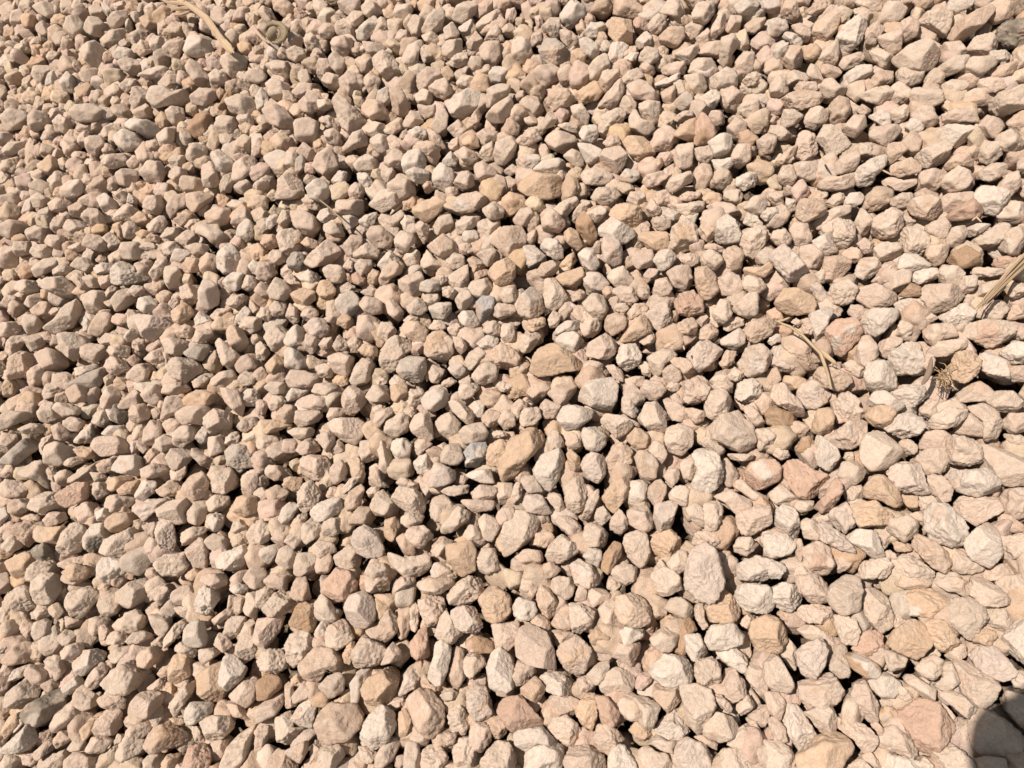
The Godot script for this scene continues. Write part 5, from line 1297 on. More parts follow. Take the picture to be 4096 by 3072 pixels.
	q(9, "c", "rough", [950,930, 1000,890, 1080,890, 1040,940, 990,990])
	q(9, "p", "angular", [1210,860, 1250,800, 1390,850, 1410,930, 1290,900])
	q(9, "c", "wedge", [1390,800, 1450,790, 1530,930, 1480,1000, 1430,910])
	q(9, "c", "rounded", [1250,1150, 1310,1110, 1450,1140, 1430,1210, 1320,1240, 1250,1200])
	q(9, "t", "angular", [810,1230, 810,1150, 900,1060, 1010,1080, 1040,1150, 980,1220, 900,1210])
	q(9, "t", "rough", [1210,1340, 1270,1290, 1370,1390, 1380,1470, 1290,1480])
	q(9, "c", "wedge", [300,1230, 340,1140, 450,1110, 430,1180, 380,1260])
	q(9, "c", "rough", [250,1360, 300,1290, 390,1270, 390,1360, 330,1430])
	q(9, "c", "rough", [170,1530, 200,1430, 290,1380, 340,1470, 330,1590, 230,1590])
	q(9, "w", "flat", [0,1440, 100,1400, 240,1370, 170,1480, 110,1570])
	q(9, "c", "lumpy", [490,1400, 550,1350, 660,1380, 700,1450, 560,1500, 500,1470])
	q(9, "c", "rounded", [0,1240, 40,1170, 110,1240, 120,1330, 60,1390, 0,1380])
	q(9, "c", "rounded", [940,1640, 980,1550, 1090,1540, 1150,1620, 1090,1700, 960,1700])
	q(9, "c", "rounded", [970,1560, 1000,1510, 1080,1520, 1100,1550, 1000,1600])
	q(9, "w", "rounded", [1510,1620, 1540,1550, 1640,1540, 1710,1630, 1640,1700, 1530,1700])
	q(9, "c", "rough", [1510,1440, 1620,1340, 1720,1360, 1640,1420, 1570,1500])
	q(9, "c", "blocky", [1780,1310, 1850,1220, 1920,1240, 1990,1370, 1910,1410])
	q(9, "o", "rounded", [2070,1360, 2110,1270, 2220,1260, 2260,1380, 2200,1480, 2100,1440])
	q(9, "p", "rounded", [2070,1140, 2130,1070, 2230,1070, 2240,1220, 2110,1230])
	q(9, "c", "rounded", [2070,930, 2100,850, 2220,860, 2230,1030, 2110,1040])
	q(10, "w", "angular|smooth white saddle|large smooth white-cream stone with a ridge across it, above the pale teardrop", [565,150, 590,60, 640,-30, 870,-60, 920,20, 900,140, 850,240, 730,210, 620,170])
	q(10, "w", "oval|pale teardrop|large pale teardrop-shaped stone pointing to one side", [380,290, 440,190, 570,180, 740,240, 700,290, 560,390, 460,410])
	q(10, "p", "rounded", [1110,60, 1150,-30, 1280,-20, 1330,60, 1260,140, 1180,140])
	q(10, "p", "rounded", [1470,60, 1500,-30, 1600,-60, 1720,10, 1700,120, 1560,190, 1480,140])
	q(10, "c", "rough", [1660,200, 1730,50, 1830,30, 1890,130, 1870,260, 1770,340, 1680,270])
	q(10, "c", "lumpy|grey-spotted cream boulder|large cream boulder with a faint grey spot on its face", [1700,380, 1790,260, 1960,240, 2070,360, 2100,530, 2000,610, 1880,570, 1780,520])
	q(10, "y", "rough", [1080,300, 1160,160, 1250,150, 1340,260, 1330,440, 1230,440, 1110,350])
	q(10, "c", "rough|cream cauliflower stone|large cream stone with a knobbly cauliflower-like surface", [1320,390, 1480,330, 1570,400, 1560,530, 1460,630, 1340,580, 1320,480])
	q(10, "t", "smooth|tan white-dotted pebble|smooth tan pebble with a white dot near its edge", [820,650, 870,530, 970,500, 1050,560, 1040,690, 950,760, 840,740])
	q(10, "t", "oval", [1055,640, 1100,580, 1170,580, 1260,680, 1240,800, 1180,850, 1110,780])
	q(10, "l", "rough|pitted lilac cobble|lilac-white cobble with a deeply pitted face", [580,700, 640,610, 700,580, 820,640, 810,790, 740,865, 620,800])
	q(10, "w", "lumpy|long lumpy white stone|long lumpy white stone lying slanted beside the knobbly tan one", [180,740, 250,620, 420,555, 485,640, 410,760, 400,820, 330,930, 240,900, 190,800])
	q(10, "o", "knobbly|long knobbly tan stone|long knobbly pinkish tan stone, twisted along its length", [-120,700, -60,560, 0,460, 90,430, 130,370, 230,355, 300,430, 260,550, 130,660, 30,820, -80,850])
	q(10, "w", "lumpy|large white heap stone|large white bulky stone, like two lumps grown together", [1560,600, 1640,530, 1760,590, 1830,760, 1800,860, 1690,950, 1540,880, 1610,740])
	q(10, "c", "rounded", [1450,700, 1480,640, 1580,630, 1600,700, 1560,830, 1480,820])
	q(10, "r", "smooth|white-starred brown stone|smooth brownish stone with a bright white patch in its middle", [2010,760, 2060,680, 2180,640, 2280,650, 2330,720, 2300,830, 2200,900, 2110,930, 2030,860])
	q(10, "y", "rough", [440,900, 500,830, 600,790, 660,900, 620,1080, 550,1130, 480,1080])
	q(10, "o", "flat|pink-tan kite stone|flat pink-tan kite-shaped stone with sharp corners", [765,980, 870,850, 960,800, 1060,770, 990,980, 880,1130, 820,1090])
	q(10, "w", "rounded", [990,960, 1020,850, 1120,830, 1180,880, 1160,990, 1050,1070])
	q(10, "t", "flat", [1170,1000, 1180,890, 1270,810, 1340,880, 1330,980, 1230,1060])
	q(10, "l", "rough|lilac-white thumb|large lilac-white thumb-shaped stone standing slanted", [1215,1180, 1240,1050, 1340,985, 1430,1020, 1430,1090, 1390,1180, 1340,1310, 1230,1260])
	q(10, "y", "oval", [1660,1050, 1690,1010, 1790,1010, 1830,1080, 1800,1210, 1720,1300, 1660,1280])
	q(10, "p", "angular|large pinkish face stone|large pinkish stone with one smooth sloping face", [1920,1260, 1950,1120, 2130,1040, 2230,1050, 2240,1200, 2060,1310, 1970,1310])
	q(10, "c", "angular|green-edged cream boulder|large cream boulder with a grey-green broken edge", [0,1080, 120,1100, 255,1150, 220,1270, 150,1370, 60,1420, -70,1500, -120,1350, -60,1180])
	q(10, "p", "rough", [380,1200, 400,1140, 500,1150, 600,1220, 620,1310, 560,1350, 440,1270])
	q(10, "c", "rounded|large cream cheek stone|large rounded cream stone with a pale dusted top", [290,1480, 330,1360, 440,1300, 590,1380, 590,1440, 420,1550, 310,1530])
	q(10, "y", "angular", [610,1360, 640,1210, 740,1200, 830,1300, 790,1410, 660,1420])
	q(10, "c", "smooth|upright cream egg|large smooth cream egg-shaped stone standing upright", [960,1410, 980,1300, 1080,1270, 1170,1300, 1200,1450, 1180,1530, 1100,1590, 1000,1500])
	q(10, "u", "wedge|ochre splinter|ochre-brown splinter standing between paler stones", [765,1590, 800,1470, 900,1340, 950,1370, 940,1480, 830,1640])
	q(10, "l", "angular|huge lilac-white boulder|huge lilac-white boulder with a faint ridge, among the biggest stones", [1515,1560, 1560,1440, 1690,1370, 1780,1440, 1800,1560, 1830,1700, 1760,1840, 1690,1890, 1600,1860, 1480,1760])
	q(10, "o", "rough", [1180,1390, 1230,1300, 1380,1260, 1450,1330, 1450,1420, 1330,1510, 1230,1470])
	q(10, "l", "domed", [500,1570, 590,1510, 680,1560, 760,1659, 750,1720, 660,1770, 540,1720])
	q(10, "c", "flat", [860,1610, 970,1530, 1090,1600, 1080,1680, 980,1740, 870,1700])
	q(10, "p", "rounded", [1540,1380, 1580,1290, 1720,1240, 1850,1280, 1850,1400, 1780,1450, 1700,1370, 1570,1400])
	q(10, "c", "blocky", [1910,1400, 1960,1330, 2080,1320, 2140,1380, 2020,1490, 1930,1450])
	q(10, "w", "rounded|broad white loaf|broad white loaf-like stone at the edge of the bright area", [1960,1560, 2130,1490, 2260,1520, 2280,1650, 2150,1700, 1950,1690])
	q(10, "y", "rough", [1360,950, 1420,890, 1500,880, 1600,960, 1500,1060, 1370,1010])
	q(10, "y", "wedge", [1490,1090, 1580,1030, 1650,1060, 1660,1250, 1580,1200])
	q(10, "l", "angular", [95,1040, 120,960, 250,960, 350,1120, 270,1130, 130,1100])
	q(10, "w", "rough|ochre-dotted white cobble|whitish cobble with a tiny ochre dot on its face", [595,440, 620,380, 730,370, 810,440, 800,530, 720,590, 640,560])
	q(10, "c", "angular", [760,330, 800,250, 970,280, 1060,350, 990,420, 910,490, 860,430])
	q(10, "p", "rounded", [1000,1100, 1050,1060, 1160,1040, 1210,1130, 1210,1240, 1140,1280, 1020,1210])
	q(10, "p", "flat", [1690,980, 1890,920, 2080,1020, 2050,1070, 1930,1130, 1830,1010])
	q(10, "c", "blocky", [2100,400, 2212,380, 2280,430, 2230,570, 2130,570])
	q(10, "w", "blocky|white squared block|white squared block with rounded corners", [1930,120, 1950,-20, 2080,-50, 2150,0, 2160,90, 2090,160, 1980,180])
	q(10, "w", "wedge", [950,240, 950,100, 990,90, 1090,230, 1060,300])
	q(10, "p", "rounded", [300,80, 400,0, 550,0, 550,70, 460,170, 400,200, 350,130])
	q(10, "c", "rounded", [70,280, 110,210, 230,205, 250,290, 200,350, 80,370])
	q(10, "p", "wedge", [850,1180, 930,1080, 1000,1170, 1000,1250, 940,1300, 850,1260])
	q(10, "p", "rough", [1300,120, 1360,110, 1550,250, 1570,300, 1470,330, 1380,310])
	q(10, "t", "rough", [115,90, 170,10, 270,-40, 360,30, 310,110, 200,170])
	q(10, "p", "rough", [1990,200, 2090,190, 2200,350, 2080,370, 2050,300])
	q(10, "c", "rounded", [-10,190, 60,130, 150,170, 70,290, 10,330])
	q(10, "p", "rough", [230,200, 290,130, 420,190, 380,290, 280,300])
	q(10, "c", "rough", [460,520, 490,430, 580,410, 600,560, 520,580])
	q(10, "c", "lumpy", [310,460, 340,380, 400,420, 460,540, 350,570, 300,600])
	q(10, "o", "rounded", [470,600, 510,560, 590,640, 590,740, 510,760])
	q(10, "o", "angular", [980,470, 1080,370, 1180,440, 1190,540, 1080,570])
	q(10, "c", "flat", [1180,590, 1230,470, 1310,520, 1340,600, 1290,700])
	q(10, "y", "flat", [1620,490, 1700,440, 1850,580, 1800,620, 1690,570])
	q(10, "y", "wedge", [1860,600, 2090,610, 2100,640, 2000,670, 1890,650])
	q(10, "p", "rounded", [1800,690, 1860,640, 1960,780, 1930,870, 1850,890, 1820,810])
	q(10, "c", "rounded", [1310,800, 1350,730, 1440,730, 1450,800, 1390,890])
	q(10, "c", "wedge", [1910,880, 1980,800, 2090,920, 2210,980, 2180,1030, 2070,1000])
	q(10, "c", "blocky", [300,990, 330,930, 420,960, 460,1080, 400,1110])
	q(10, "c", "angular", [50,810, 120,780, 200,800, 270,930, 140,940])
	q(10, "p", "rounded", [0,920, 40,840, 90,880, 80,980, 10,1040])
	q(10, "y", "wedge", [590,1170, 670,960, 780,890, 750,990, 660,1190])
	q(10, "y", "wedge", [710,1160, 740,1080, 790,1060, 860,1150, 770,1230])
	q(10, "t", "rounded", [160,1380, 210,1290, 340,1280, 370,1330, 290,1420])
	q(10, "t", "angular", [20,1500, 110,1430, 250,1440, 280,1520, 170,1600])
	q(10, "w", "blocky", [610,1490, 660,1420, 770,1430, 780,1510, 750,1590])
	q(10, "c", "rough", [1330,1560, 1450,1440, 1520,1450, 1510,1600, 1400,1650])
	q(10, "c", "rounded", [1200,1650, 1290,1510, 1340,1580, 1420,1659, 1300,1720])
	q(10, "t", "rounded", [270,1560, 340,1540, 430,1600, 380,1659, 290,1680])
	q(10, "c", "rounded", [2140,1340, 2180,1280, 2270,1280, 2280,1420, 2190,1440])
	q(10, "y", "rough", [1720,50, 1760,-30, 1900,-20, 1900,90, 1810,40])
	q(10, "p", "rounded", [1330,30, 1360,-20, 1450,0, 1440,60, 1370,70])
	q(10, "p", "rounded", [1370,110, 1420,80, 1490,150, 1460,200, 1400,160])
	q(10, "t", "wedge", [1480,210, 1560,210, 1670,240, 1650,330, 1580,350])
	q(11, "l", "domed|lilac-white dome|lilac-white dome-shaped stone with a curved shadow under it", [250,110, 270,10, 400,-30, 540,80, 500,160, 410,220, 340,210])
	q(11, "p", "lumpy|pinkish upper lump|large pinkish lumpy stone behind another alike stone", [550,170, 620,80, 700,70, 780,130, 780,200, 840,240, 820,290, 700,360, 600,330])
	q(11, "p", "rounded|pinkish heel stone|large pinkish heel-shaped stone with a paler side", [600,400, 700,310, 810,300, 870,380, 820,510, 700,575, 600,550, 510,480])
	q(11, "w", "angular|bright white beak|bright white stone with a beak-like pointed end", [1010,380, 1080,290, 1220,235, 1320,290, 1360,350, 1290,440, 1110,485])
	q(11, "o", "rounded|orange-tan cobble|orange-tan rounded cobble half covered by a white stone", [850,280, 880,200, 1010,175, 1100,230, 1070,290, 990,400, 890,340])
	q(11, "w", "rounded", [860,150, 930,70, 1020,60, 1180,190, 1100,240, 1000,180, 880,200])
	q(11, "w", "angular", [1040,40, 1200,5, 1330,10, 1370,100, 1250,200, 1190,220])
	q(11, "c", "rounded|big cream bulge stone|big bulging cream stone above the ochre-pink stone", [820,500, 870,420, 960,400, 1080,480, 1170,600, 1080,680, 1000,740, 880,760, 800,650])
	q(11, "w", "oval|white teardrop cobble|tall white teardrop-shaped cobble standing upright", [400,530, 420,450, 470,440, 600,560, 620,640, 530,760, 430,720])
	q(11, "r", "flat|rosy fan slab|large rosy fan-shaped flat slab with one curved edge", [130,680, 260,640, 380,740, 520,790, 490,900, 380,990, 260,980, 150,820])
	q(11, "r", "long|rust-red curved stone|rust-red curved stone hugging the edge of the rosy fan slab", [390,1070, 500,950, 590,790, 630,860, 640,960, 560,1060, 460,1115])
	q(11, "y", "angular", [610,780, 650,680, 740,660, 860,770, 800,830, 690,900, 640,850])
	q(11, "o", "rounded|ochre-pink muzzle|large ochre-pink stone shaped like a muzzle with a shaded base", [820,900, 930,770, 1010,800, 1110,900, 1140,1040, 1080,1070, 960,1010, 840,980])
	q(11, "l", "flat|large lilac square slab|large lilac-tinged squarish slab with sharp corners", [1020,740, 1070,680, 1200,690, 1320,700, 1340,830, 1390,960, 1190,960, 1100,880])
	q(11, "c", "smooth", [1310,600, 1380,550, 1530,560, 1550,660, 1470,770, 1370,730])
	q(11, "c", "rounded", [1560,600, 1600,460, 1700,450, 1830,520, 1830,660, 1730,710, 1580,690])
	q(11, "p", "wedge|pale pink triangle|pale pink triangular stone with a bright white scuff", [1595,390, 1680,300, 1790,230, 1860,330, 1850,460, 1780,450, 1630,430])
	q(11, "c", "rounded", [1730,200, 1870,160, 1980,230, 2010,360, 1950,500, 1860,490, 1860,320])
	q(11, "w", "rough|white chalky crescent|large white chalky stone with a crescent outline", [1590,860, 1600,760, 1740,740, 1880,720, 1980,830, 1960,920, 1800,980, 1650,940])
	q(11, "c", "flat|giant cream slab|giant cream-ochre slab cut off by the picture's edge", [1835,640, 1850,510, 2000,540, 2120,600, 2270,730, 2270,860, 2060,890, 1900,800])
	q(11, "w", "rough|giant white boulder|giant pale white boulder, broad and rounded, with a chalky patch", [1370,1110, 1440,1030, 1560,1030, 1660,1150, 1720,1290, 1680,1380, 1550,1410, 1400,1340, 1360,1220])
	q(11, "p", "flat|pink streaked slab|pinkish slab with fine parallel streaks", [1590,1060, 1700,960, 1960,980, 2010,1090, 1850,1180, 1790,1230, 1690,1160])
	q(11, "w", "wedge|white pyramid|large white pyramid-like stone with three clean faces", [1690,1400, 1800,1260, 1930,1180, 1990,1280, 2000,1470, 1890,1590, 1760,1520])
	q(11, "p", "rounded", [2000,1020, 2070,910, 2260,890, 2270,1140, 2140,1170, 2030,1090])
	q(11, "o", "flat|tan heart slab|large tan-cream slab, roughly heart-shaped", [720,1090, 760,1020, 940,1010, 1000,1090, 1100,1150, 1030,1220, 880,1250, 790,1240])
	q(11, "l", "rounded", [520,1160, 560,1080, 690,1020, 720,1090, 750,1210, 650,1290, 590,1250])
	q(11, "y", "rounded|green-grey cobble|greenish grey rounded cobble, duller than the cream stones round it", [1040,1260, 1090,1170, 1200,1130, 1280,1190, 1270,1290, 1170,1370, 1090,1320])
	q(11, "w", "angular|white arrow stone|large white stone with an arrow-like corner pointing down", [670,1330, 790,1250, 940,1270, 990,1490, 890,1510, 800,1420])
	q(11, "l", "long|lilac sloping bar|long lilac-pink bar stone sloping beside the white arrow stone", [430,1340, 450,1200, 510,1190, 640,1300, 730,1420, 740,1470, 600,1430])
	q(11, "p", "rounded|rose-faced cobble|large cobble with a smooth rose-pink round face", [290,1500, 310,1430, 420,1360, 540,1420, 570,1560, 500,1659, 380,1640, 310,1560])
	q(11, "w", "rounded|pale split-cheek stone|large pale rounded stone with a small pink crack", [-30,1300, 80,1270, 180,1300, 240,1390, 180,1470, 60,1510, -40,1490])
	q(11, "w", "rough", [50,1220, 80,1080, 140,1040, 240,1070, 270,1200, 260,1310, 150,1310])
	q(11, "c", "lumpy", [290,1200, 330,1160, 430,1190, 450,1260, 420,1350, 310,1330])
	q(11, "t", "angular|tan stone with ring mark|tan angular stone with a faint ring-shaped stain", [1240,1380, 1330,1290, 1400,1340, 1540,1440, 1560,1550, 1510,1640, 1400,1580, 1300,1450])
	q(11, "c", "rounded", [1560,1540, 1600,1460, 1700,1410, 1760,1530, 1870,1590, 1760,1640, 1620,1640])
	q(11, "u", "rough|brown overhang stone|brown rough stone overhanging a small ochre one", [-20,250, 60,180, 200,250, 240,340, 120,380, 0,350])
	q(11, "o", "rough", [30,370, 170,370, 190,470, 100,510, 50,450])
	q(11, "o", "rounded", [380,410, 430,220, 540,210, 580,320, 540,400, 450,440])
	q(11, "p", "angular", [20,100, 60,0, 150,-10, 200,80, 290,160, 320,280, 250,300, 170,220, 80,180])
	q(11, "c", "wedge", [1640,100, 1750,0, 1830,-20, 1960,80, 1890,140, 1690,160])
	q(11, "c", "rounded", [1910,150, 1970,60, 2110,60, 2200,170, 2100,260, 1970,240])
	q(11, "c", "rounded", [1320,200, 1390,140, 1480,160, 1500,220, 1370,320, 1320,280])
	q(11, "c", "flat", [1370,380, 1450,260, 1560,200, 1700,220, 1710,280, 1600,380, 1480,390])
	q(11, "p", "rough", [1300,570, 1370,410, 1510,390, 1600,470, 1560,600, 1400,560])
	q(11, "c", "wedge", [0,960, 120,860, 170,910, 270,1010, 190,1040, 80,1040])
	q(11, "c", "blocky", [640,930, 700,880, 800,870, 830,930, 800,1000, 680,1010])
	q(11, "c", "flat", [780,1580, 850,1530, 1040,1500, 1070,1580, 1010,1680, 790,1680])
	q(11, "c", "rounded|broad cream cushion|broad cream cushion-like stone near the tan stone with ring mark", [1060,1560, 1180,1490, 1260,1480, 1400,1620, 1400,1700, 1200,1700, 1080,1659])
	q(11, "c", "flat", [1990,1330, 2050,1310, 2260,1300, 2260,1470, 2060,1530, 2000,1480])
	q(11, "u", "rounded", [245,560, 300,460, 390,450, 400,630, 290,620])
	q(11, "p", "flat", [1370,800, 1500,780, 1580,880, 1560,1000, 1480,1030, 1410,960])
	q(11, "t", "flat", [2000,1130, 2100,1130, 2210,1250, 2150,1290, 2000,1240])
	q(11, "p", "rounded", [2010,340, 2100,250, 2240,240, 2250,380, 2110,440])
	q(11, "c", "rounded", [2050,440, 2120,420, 2250,480, 2240,560, 2130,540])
	q(11, "o", "blocky", [1140,960, 1290,970, 1280,1090, 1200,1060])
	q(11, "t", "wedge", [1200,1130, 1330,1100, 1360,1210, 1330,1230, 1270,1190])
	q(11, "y", "flat", [1130,500, 1220,470, 1280,530, 1280,590, 1200,620])
	q(11, "c", "rounded", [650,640, 660,590, 730,590, 740,650, 690,670])
	q(11, "c", "rounded", [30,600, 70,530, 150,540, 190,620, 120,665])
	q(11, "c", "wedge", [200,1050, 290,1000, 390,1010, 390,1080, 280,1110])
	q(11, "c", "blocky", [940,1300, 960,1260, 1050,1260, 1070,1340, 1000,1430, 960,1390])
	q(11, "o", "wedge", [1080,1340, 1150,1370, 1240,1390, 1230,1440, 1110,1450])
	q(11, "c", "rounded", [980,1470, 1060,1430, 1110,1480, 1080,1550, 1000,1530])
	q(11, "p", "wedge", [590,1480, 640,1460, 740,1500, 700,1580, 600,1640])
	q(11, "t", "wedge", [230,1340, 290,1340, 310,1420, 270,1560, 240,1540])
	q(11, "w", "rounded", [0,1580, 30,1520, 130,1550, 160,1610, 90,1680, 0,1680])
	q(11, "c", "flat", [240,1590, 310,1570, 420,1660, 340,1720, 240,1720])
	q(11, "w", "rounded", [850,10, 880,-30, 1060,-40, 1060,30, 950,50])
	q(11, "c", "flat", [480,450, 560,390, 620,450, 620,540, 560,550])
	q(11, "p", "flat", [1290,1010, 1370,1020, 1380,1100, 1330,1130])
	q(11, "c", "flat", [400,1150, 470,1110, 540,1120, 520,1180, 440,1190])
	q(11, "c", "rounded", [1870,1650, 1930,1560, 2060,1560, 2110,1640, 2020,1700, 1890,1700])


func outlines_bottom() -> void:
	q(12, "c", "oval|cream oval at dark gap|cream oval stone beside a deep black gap near the picture's edge", [65,190, 130,100, 210,85, 290,160, 340,240, 250,300, 130,290])
	q(12, "y", "rough|rough purplish cap|large rough grey-beige stone capping the cream oval", [290,140, 280,0, 400,-30, 520,0, 510,130, 460,230, 360,250, 310,200])
	q(12, "y", "rounded|broad grey-beige shield|broad grey-beige shield-shaped stone with a shaded right side", [570,240, 600,150, 740,90, 850,110, 850,190, 740,340, 640,350])
	q(12, "y", "blocky|dull squared lump|dull grey-beige squared lump casting a dark hollow", [1030,140, 1100,60, 1250,10, 1280,150, 1240,220, 1130,280, 1050,230])
	q(12, "c", "rounded", [850,240, 930,160, 1040,140, 1050,260, 1000,350, 890,320])
	q(12, "y", "wedge|grey hanging triangle|grey triangular stone with its point downward beside a black gap", [1280,340, 1460,310, 1480,400, 1430,530, 1360,490])
	q(12, "p", "flat", [1485,150, 1580,80, 1690,60, 1720,130, 1680,200, 1570,250, 1490,210])
	q(12, "w", "blocky|white chunky slab|white chunky slab standing slanted, brightest in its area", [1690,240, 1720,120, 1780,75, 1890,110, 1900,190, 1800,340, 1710,310])
	q(12, "w", "rough|white sugar lump|rough white lump like a sugar cube", [1590,470, 1650,390, 1740,400, 1800,550, 1780,610, 1650,610, 1600,560])
	q(12, "t", "blocky|tan six-sided pebble|tan six-sided pebble with clean facets", [1185,700, 1220,650, 1300,610, 1400,640, 1390,730, 1300,790, 1200,780])
	q(12, "c", "rough|large worn cream stone|large worn cream stone with a wrinkled front", [880,960, 960,830, 1110,720, 1160,760, 1280,820, 1270,900, 1100,1020, 950,1000])
	q(12, "w", "wedge|white ridged wedge|white wedge with a shaded top ridge", [640,760, 700,650, 850,630, 900,670, 880,740, 760,850, 700,880])
	q(12, "p", "oval", [755,930, 770,860, 850,750, 920,780, 880,930, 790,1000])
	q(12, "d", "rough|mottled dark grey stone|long mottled dark grey stone, the darkest big one near the corner", [210,1190, 250,1110, 400,1010, 530,950, 580,1040, 520,1120, 440,1250, 320,1310, 240,1260])
	q(12, "y", "rough|cracked pinkish mound|pinkish mound-shaped stone with dark cracks", [60,1020, 150,930, 240,870, 330,970, 310,1080, 180,1140, 70,1130])
	q(12, "w", "wedge|white-grey spire|white stone rising to a peak with one grey side", [40,1520, 60,1470, 150,1360, 220,1260, 320,1420, 280,1490, 130,1530])
	q(12, "c", "rounded", [470,1300, 480,1220, 590,1090, 700,1150, 730,1190, 640,1290, 530,1340])
	q(12, "c", "angular", [640,1100, 650,1000, 700,950, 860,1060, 850,1110, 740,1160])
	q(12, "p", "rough", [820,1330, 840,1230, 920,1140, 1030,1170, 1060,1280, 1000,1370, 850,1360])
	q(12, "p", "flat", [850,1070, 950,970, 1080,1010, 1080,1140, 970,1150, 890,1120])
	q(12, "p", "rough", [1130,1110, 1180,1030, 1290,980, 1400,1030, 1380,1130, 1280,1230, 1160,1180])
	q(12, "t", "rough|brown hollowed stone|large tan stone with a brown hollowed top", [1290,1370, 1330,1300, 1450,1270, 1620,1320, 1650,1400, 1520,1470, 1330,1530, 1260,1470])
	q(12, "c", "rough", [1010,1560, 1040,1450, 1110,1340, 1250,1440, 1240,1510, 1100,1600])
	q(12, "p", "rounded|pinkish round boulder|large round pinkish boulder cut off by the picture's lower edge", [560,1600, 620,1540, 760,1510, 850,1560, 890,1659, 860,1740, 600,1740])
	q(12, "c", "long|long cream plank stone|long cream plank-like stone standing slanted", [1920,1659, 1960,1480, 2050,1380, 2212,1270, 2212,1440, 2090,1640, 2000,1720])
	q(12, "y", "angular", [1720,1280, 1800,1210, 2020,1220, 2020,1310, 1930,1400, 1780,1410])
	q(12, "w", "blocky|three-faced white stone|stone with a bright white face and two shaded faces", [1590,1180, 1640,1100, 1820,1090, 1830,1170, 1740,1250, 1640,1290])
	q(12, "o", "rough|ochre pitted mound|large ochre mound with a hollow pitted lower half", [1700,880, 1770,780, 1890,730, 1920,900, 1990,1020, 1860,1110, 1720,1010])
	q(12, "w", "wedge|white-edged shell stone|tan stone with a bright white oval edge face", [1890,880, 1920,700, 1990,680, 2130,800, 2100,880, 1990,990, 1910,940])
	q(12, "o", "angular", [1460,800, 1490,690, 1580,650, 1700,760, 1690,830, 1550,930, 1480,900])
	q(12, "r", "rounded|rosy tan bottom stone|rosy tan stone at the picture's lower edge", [1580,1659, 1620,1480, 1780,1450, 1820,1590, 1800,1720, 1600,1740])
	q(12, "c", "angular", [1940,530, 1950,400, 2010,350, 2130,360, 2090,480, 2000,550])
	q(12, "c", "rough", [2040,610, 2080,510, 2160,440, 2230,520, 2212,690, 2120,760, 2050,690])
	q(12, "c", "wedge", [350,580, 440,430, 500,480, 560,570, 520,650, 430,680, 370,640])
	q(12, "c", "flat", [350,1640, 440,1550, 590,1490, 580,1580, 470,1700, 350,1720])
	q(12, "p", "rounded", [750,1510, 790,1400, 880,1370, 960,1420, 900,1520, 830,1530])
	q(12, "c", "wedge", [1470,1120, 1590,920, 1600,950, 1700,880, 1640,1050, 1580,1130, 1560,1230])
	q(12, "p", "angular", [1990,1030, 2090,920, 2212,890, 2212,1060, 2130,1140, 2040,1090])
	q(12, "p", "rough", [220,850, 240,770, 350,760, 430,880, 390,930, 310,940])
	q(12, "w", "wedge", [90,920, 110,820, 230,760, 230,850, 150,900])
	q(12, "t", "rounded", [40,740, 130,600, 200,570, 320,600, 320,690, 230,740, 120,760])
	q(12, "c", "lumpy", [770,380, 880,340, 930,380, 900,450, 820,520, 780,470])
	q(12, "p", "rough", [545,40, 550,-20, 760,-30, 750,30, 650,80])
	q(12, "p", "rough", [890,40, 900,-20, 1080,-20, 1090,50, 1030,100])
	q(12, "c", "rough", [1060,430, 1080,330, 1170,290, 1280,360, 1260,440, 1130,490])
	q(12, "c", "flat", [920,590, 950,500, 1060,470, 1110,540, 1060,590])
	q(12, "y", "wedge", [1080,590, 1150,490, 1230,480, 1340,510, 1200,580])
	q(12, "y", "lumpy", [950,690, 1010,620, 1130,600, 1180,660, 1060,740, 990,750])
	q(12, "c", "lumpy", [370,720, 450,690, 560,710, 570,800, 500,920, 470,820, 390,750])
	q(12, "p", "rounded", [530,660, 580,600, 680,580, 720,640, 630,730, 560,710])
	q(12, "w", "wedge", [545,970, 630,880, 670,850, 740,940, 640,1010, 580,1020])
	q(12, "p", "rough", [560,340, 640,370, 740,360, 690,430, 590,450])
	q(12, "y", "rough", [500,540, 560,460, 700,520, 620,590, 560,600])
	q(12, "y", "wedge", [290,410, 380,370, 440,410, 400,500, 330,560, 290,500])
	q(12, "c", "wedge", [300,310, 400,260, 470,260, 420,350, 340,380])
	q(12, "y", "rounded", [0,280, 60,240, 140,310, 80,430, 0,440])
	q(12, "y", "rounded", [-10,640, 20,540, 100,550, 90,620, 20,670])
	q(12, "p", "rough", [0,860, 20,760, 110,770, 80,850, 20,880])
	q(12, "w", "wedge", [310,1160, 200,1280, 150,1360, 130,1270, 220,1190])
	q(12, "o", "rough", [40,1330, 70,1220, 200,1160, 150,1280, 90,1400])
	q(12, "p", "rough", [310,1530, 400,1420, 480,1390, 480,1480, 350,1590])
	q(12, "p", "rounded", [470,1420, 510,1340, 610,1350, 600,1430, 510,1490])
	q(12, "c", "wedge", [600,1490, 700,1310, 720,1400, 760,1490, 640,1510])
	q(12, "o", "rounded", [710,1330, 790,1200, 870,1170, 840,1290, 760,1420])
	q(12, "p", "rough", [1060,1400, 1120,1300, 1290,1250, 1290,1340, 1220,1420])
	q(12, "c", "wedge", [990,1450, 1010,1370, 1080,1370, 1040,1450])
	q(12, "y", "flat", [900,1570, 960,1480, 1040,1450, 1000,1540, 930,1620])
	q(12, "p", "rough", [1280,970, 1370,890, 1460,880, 1450,970, 1350,1000])
	q(12, "t", "rounded", [1360,840, 1400,790, 1470,770, 1470,860, 1400,880])
	q(12, "c", "rough", [1500,420, 1580,370, 1610,400, 1510,560, 1440,630, 1430,550])
	q(12, "p", "rough", [1310,580, 1390,510, 1430,560, 1400,630, 1320,610])
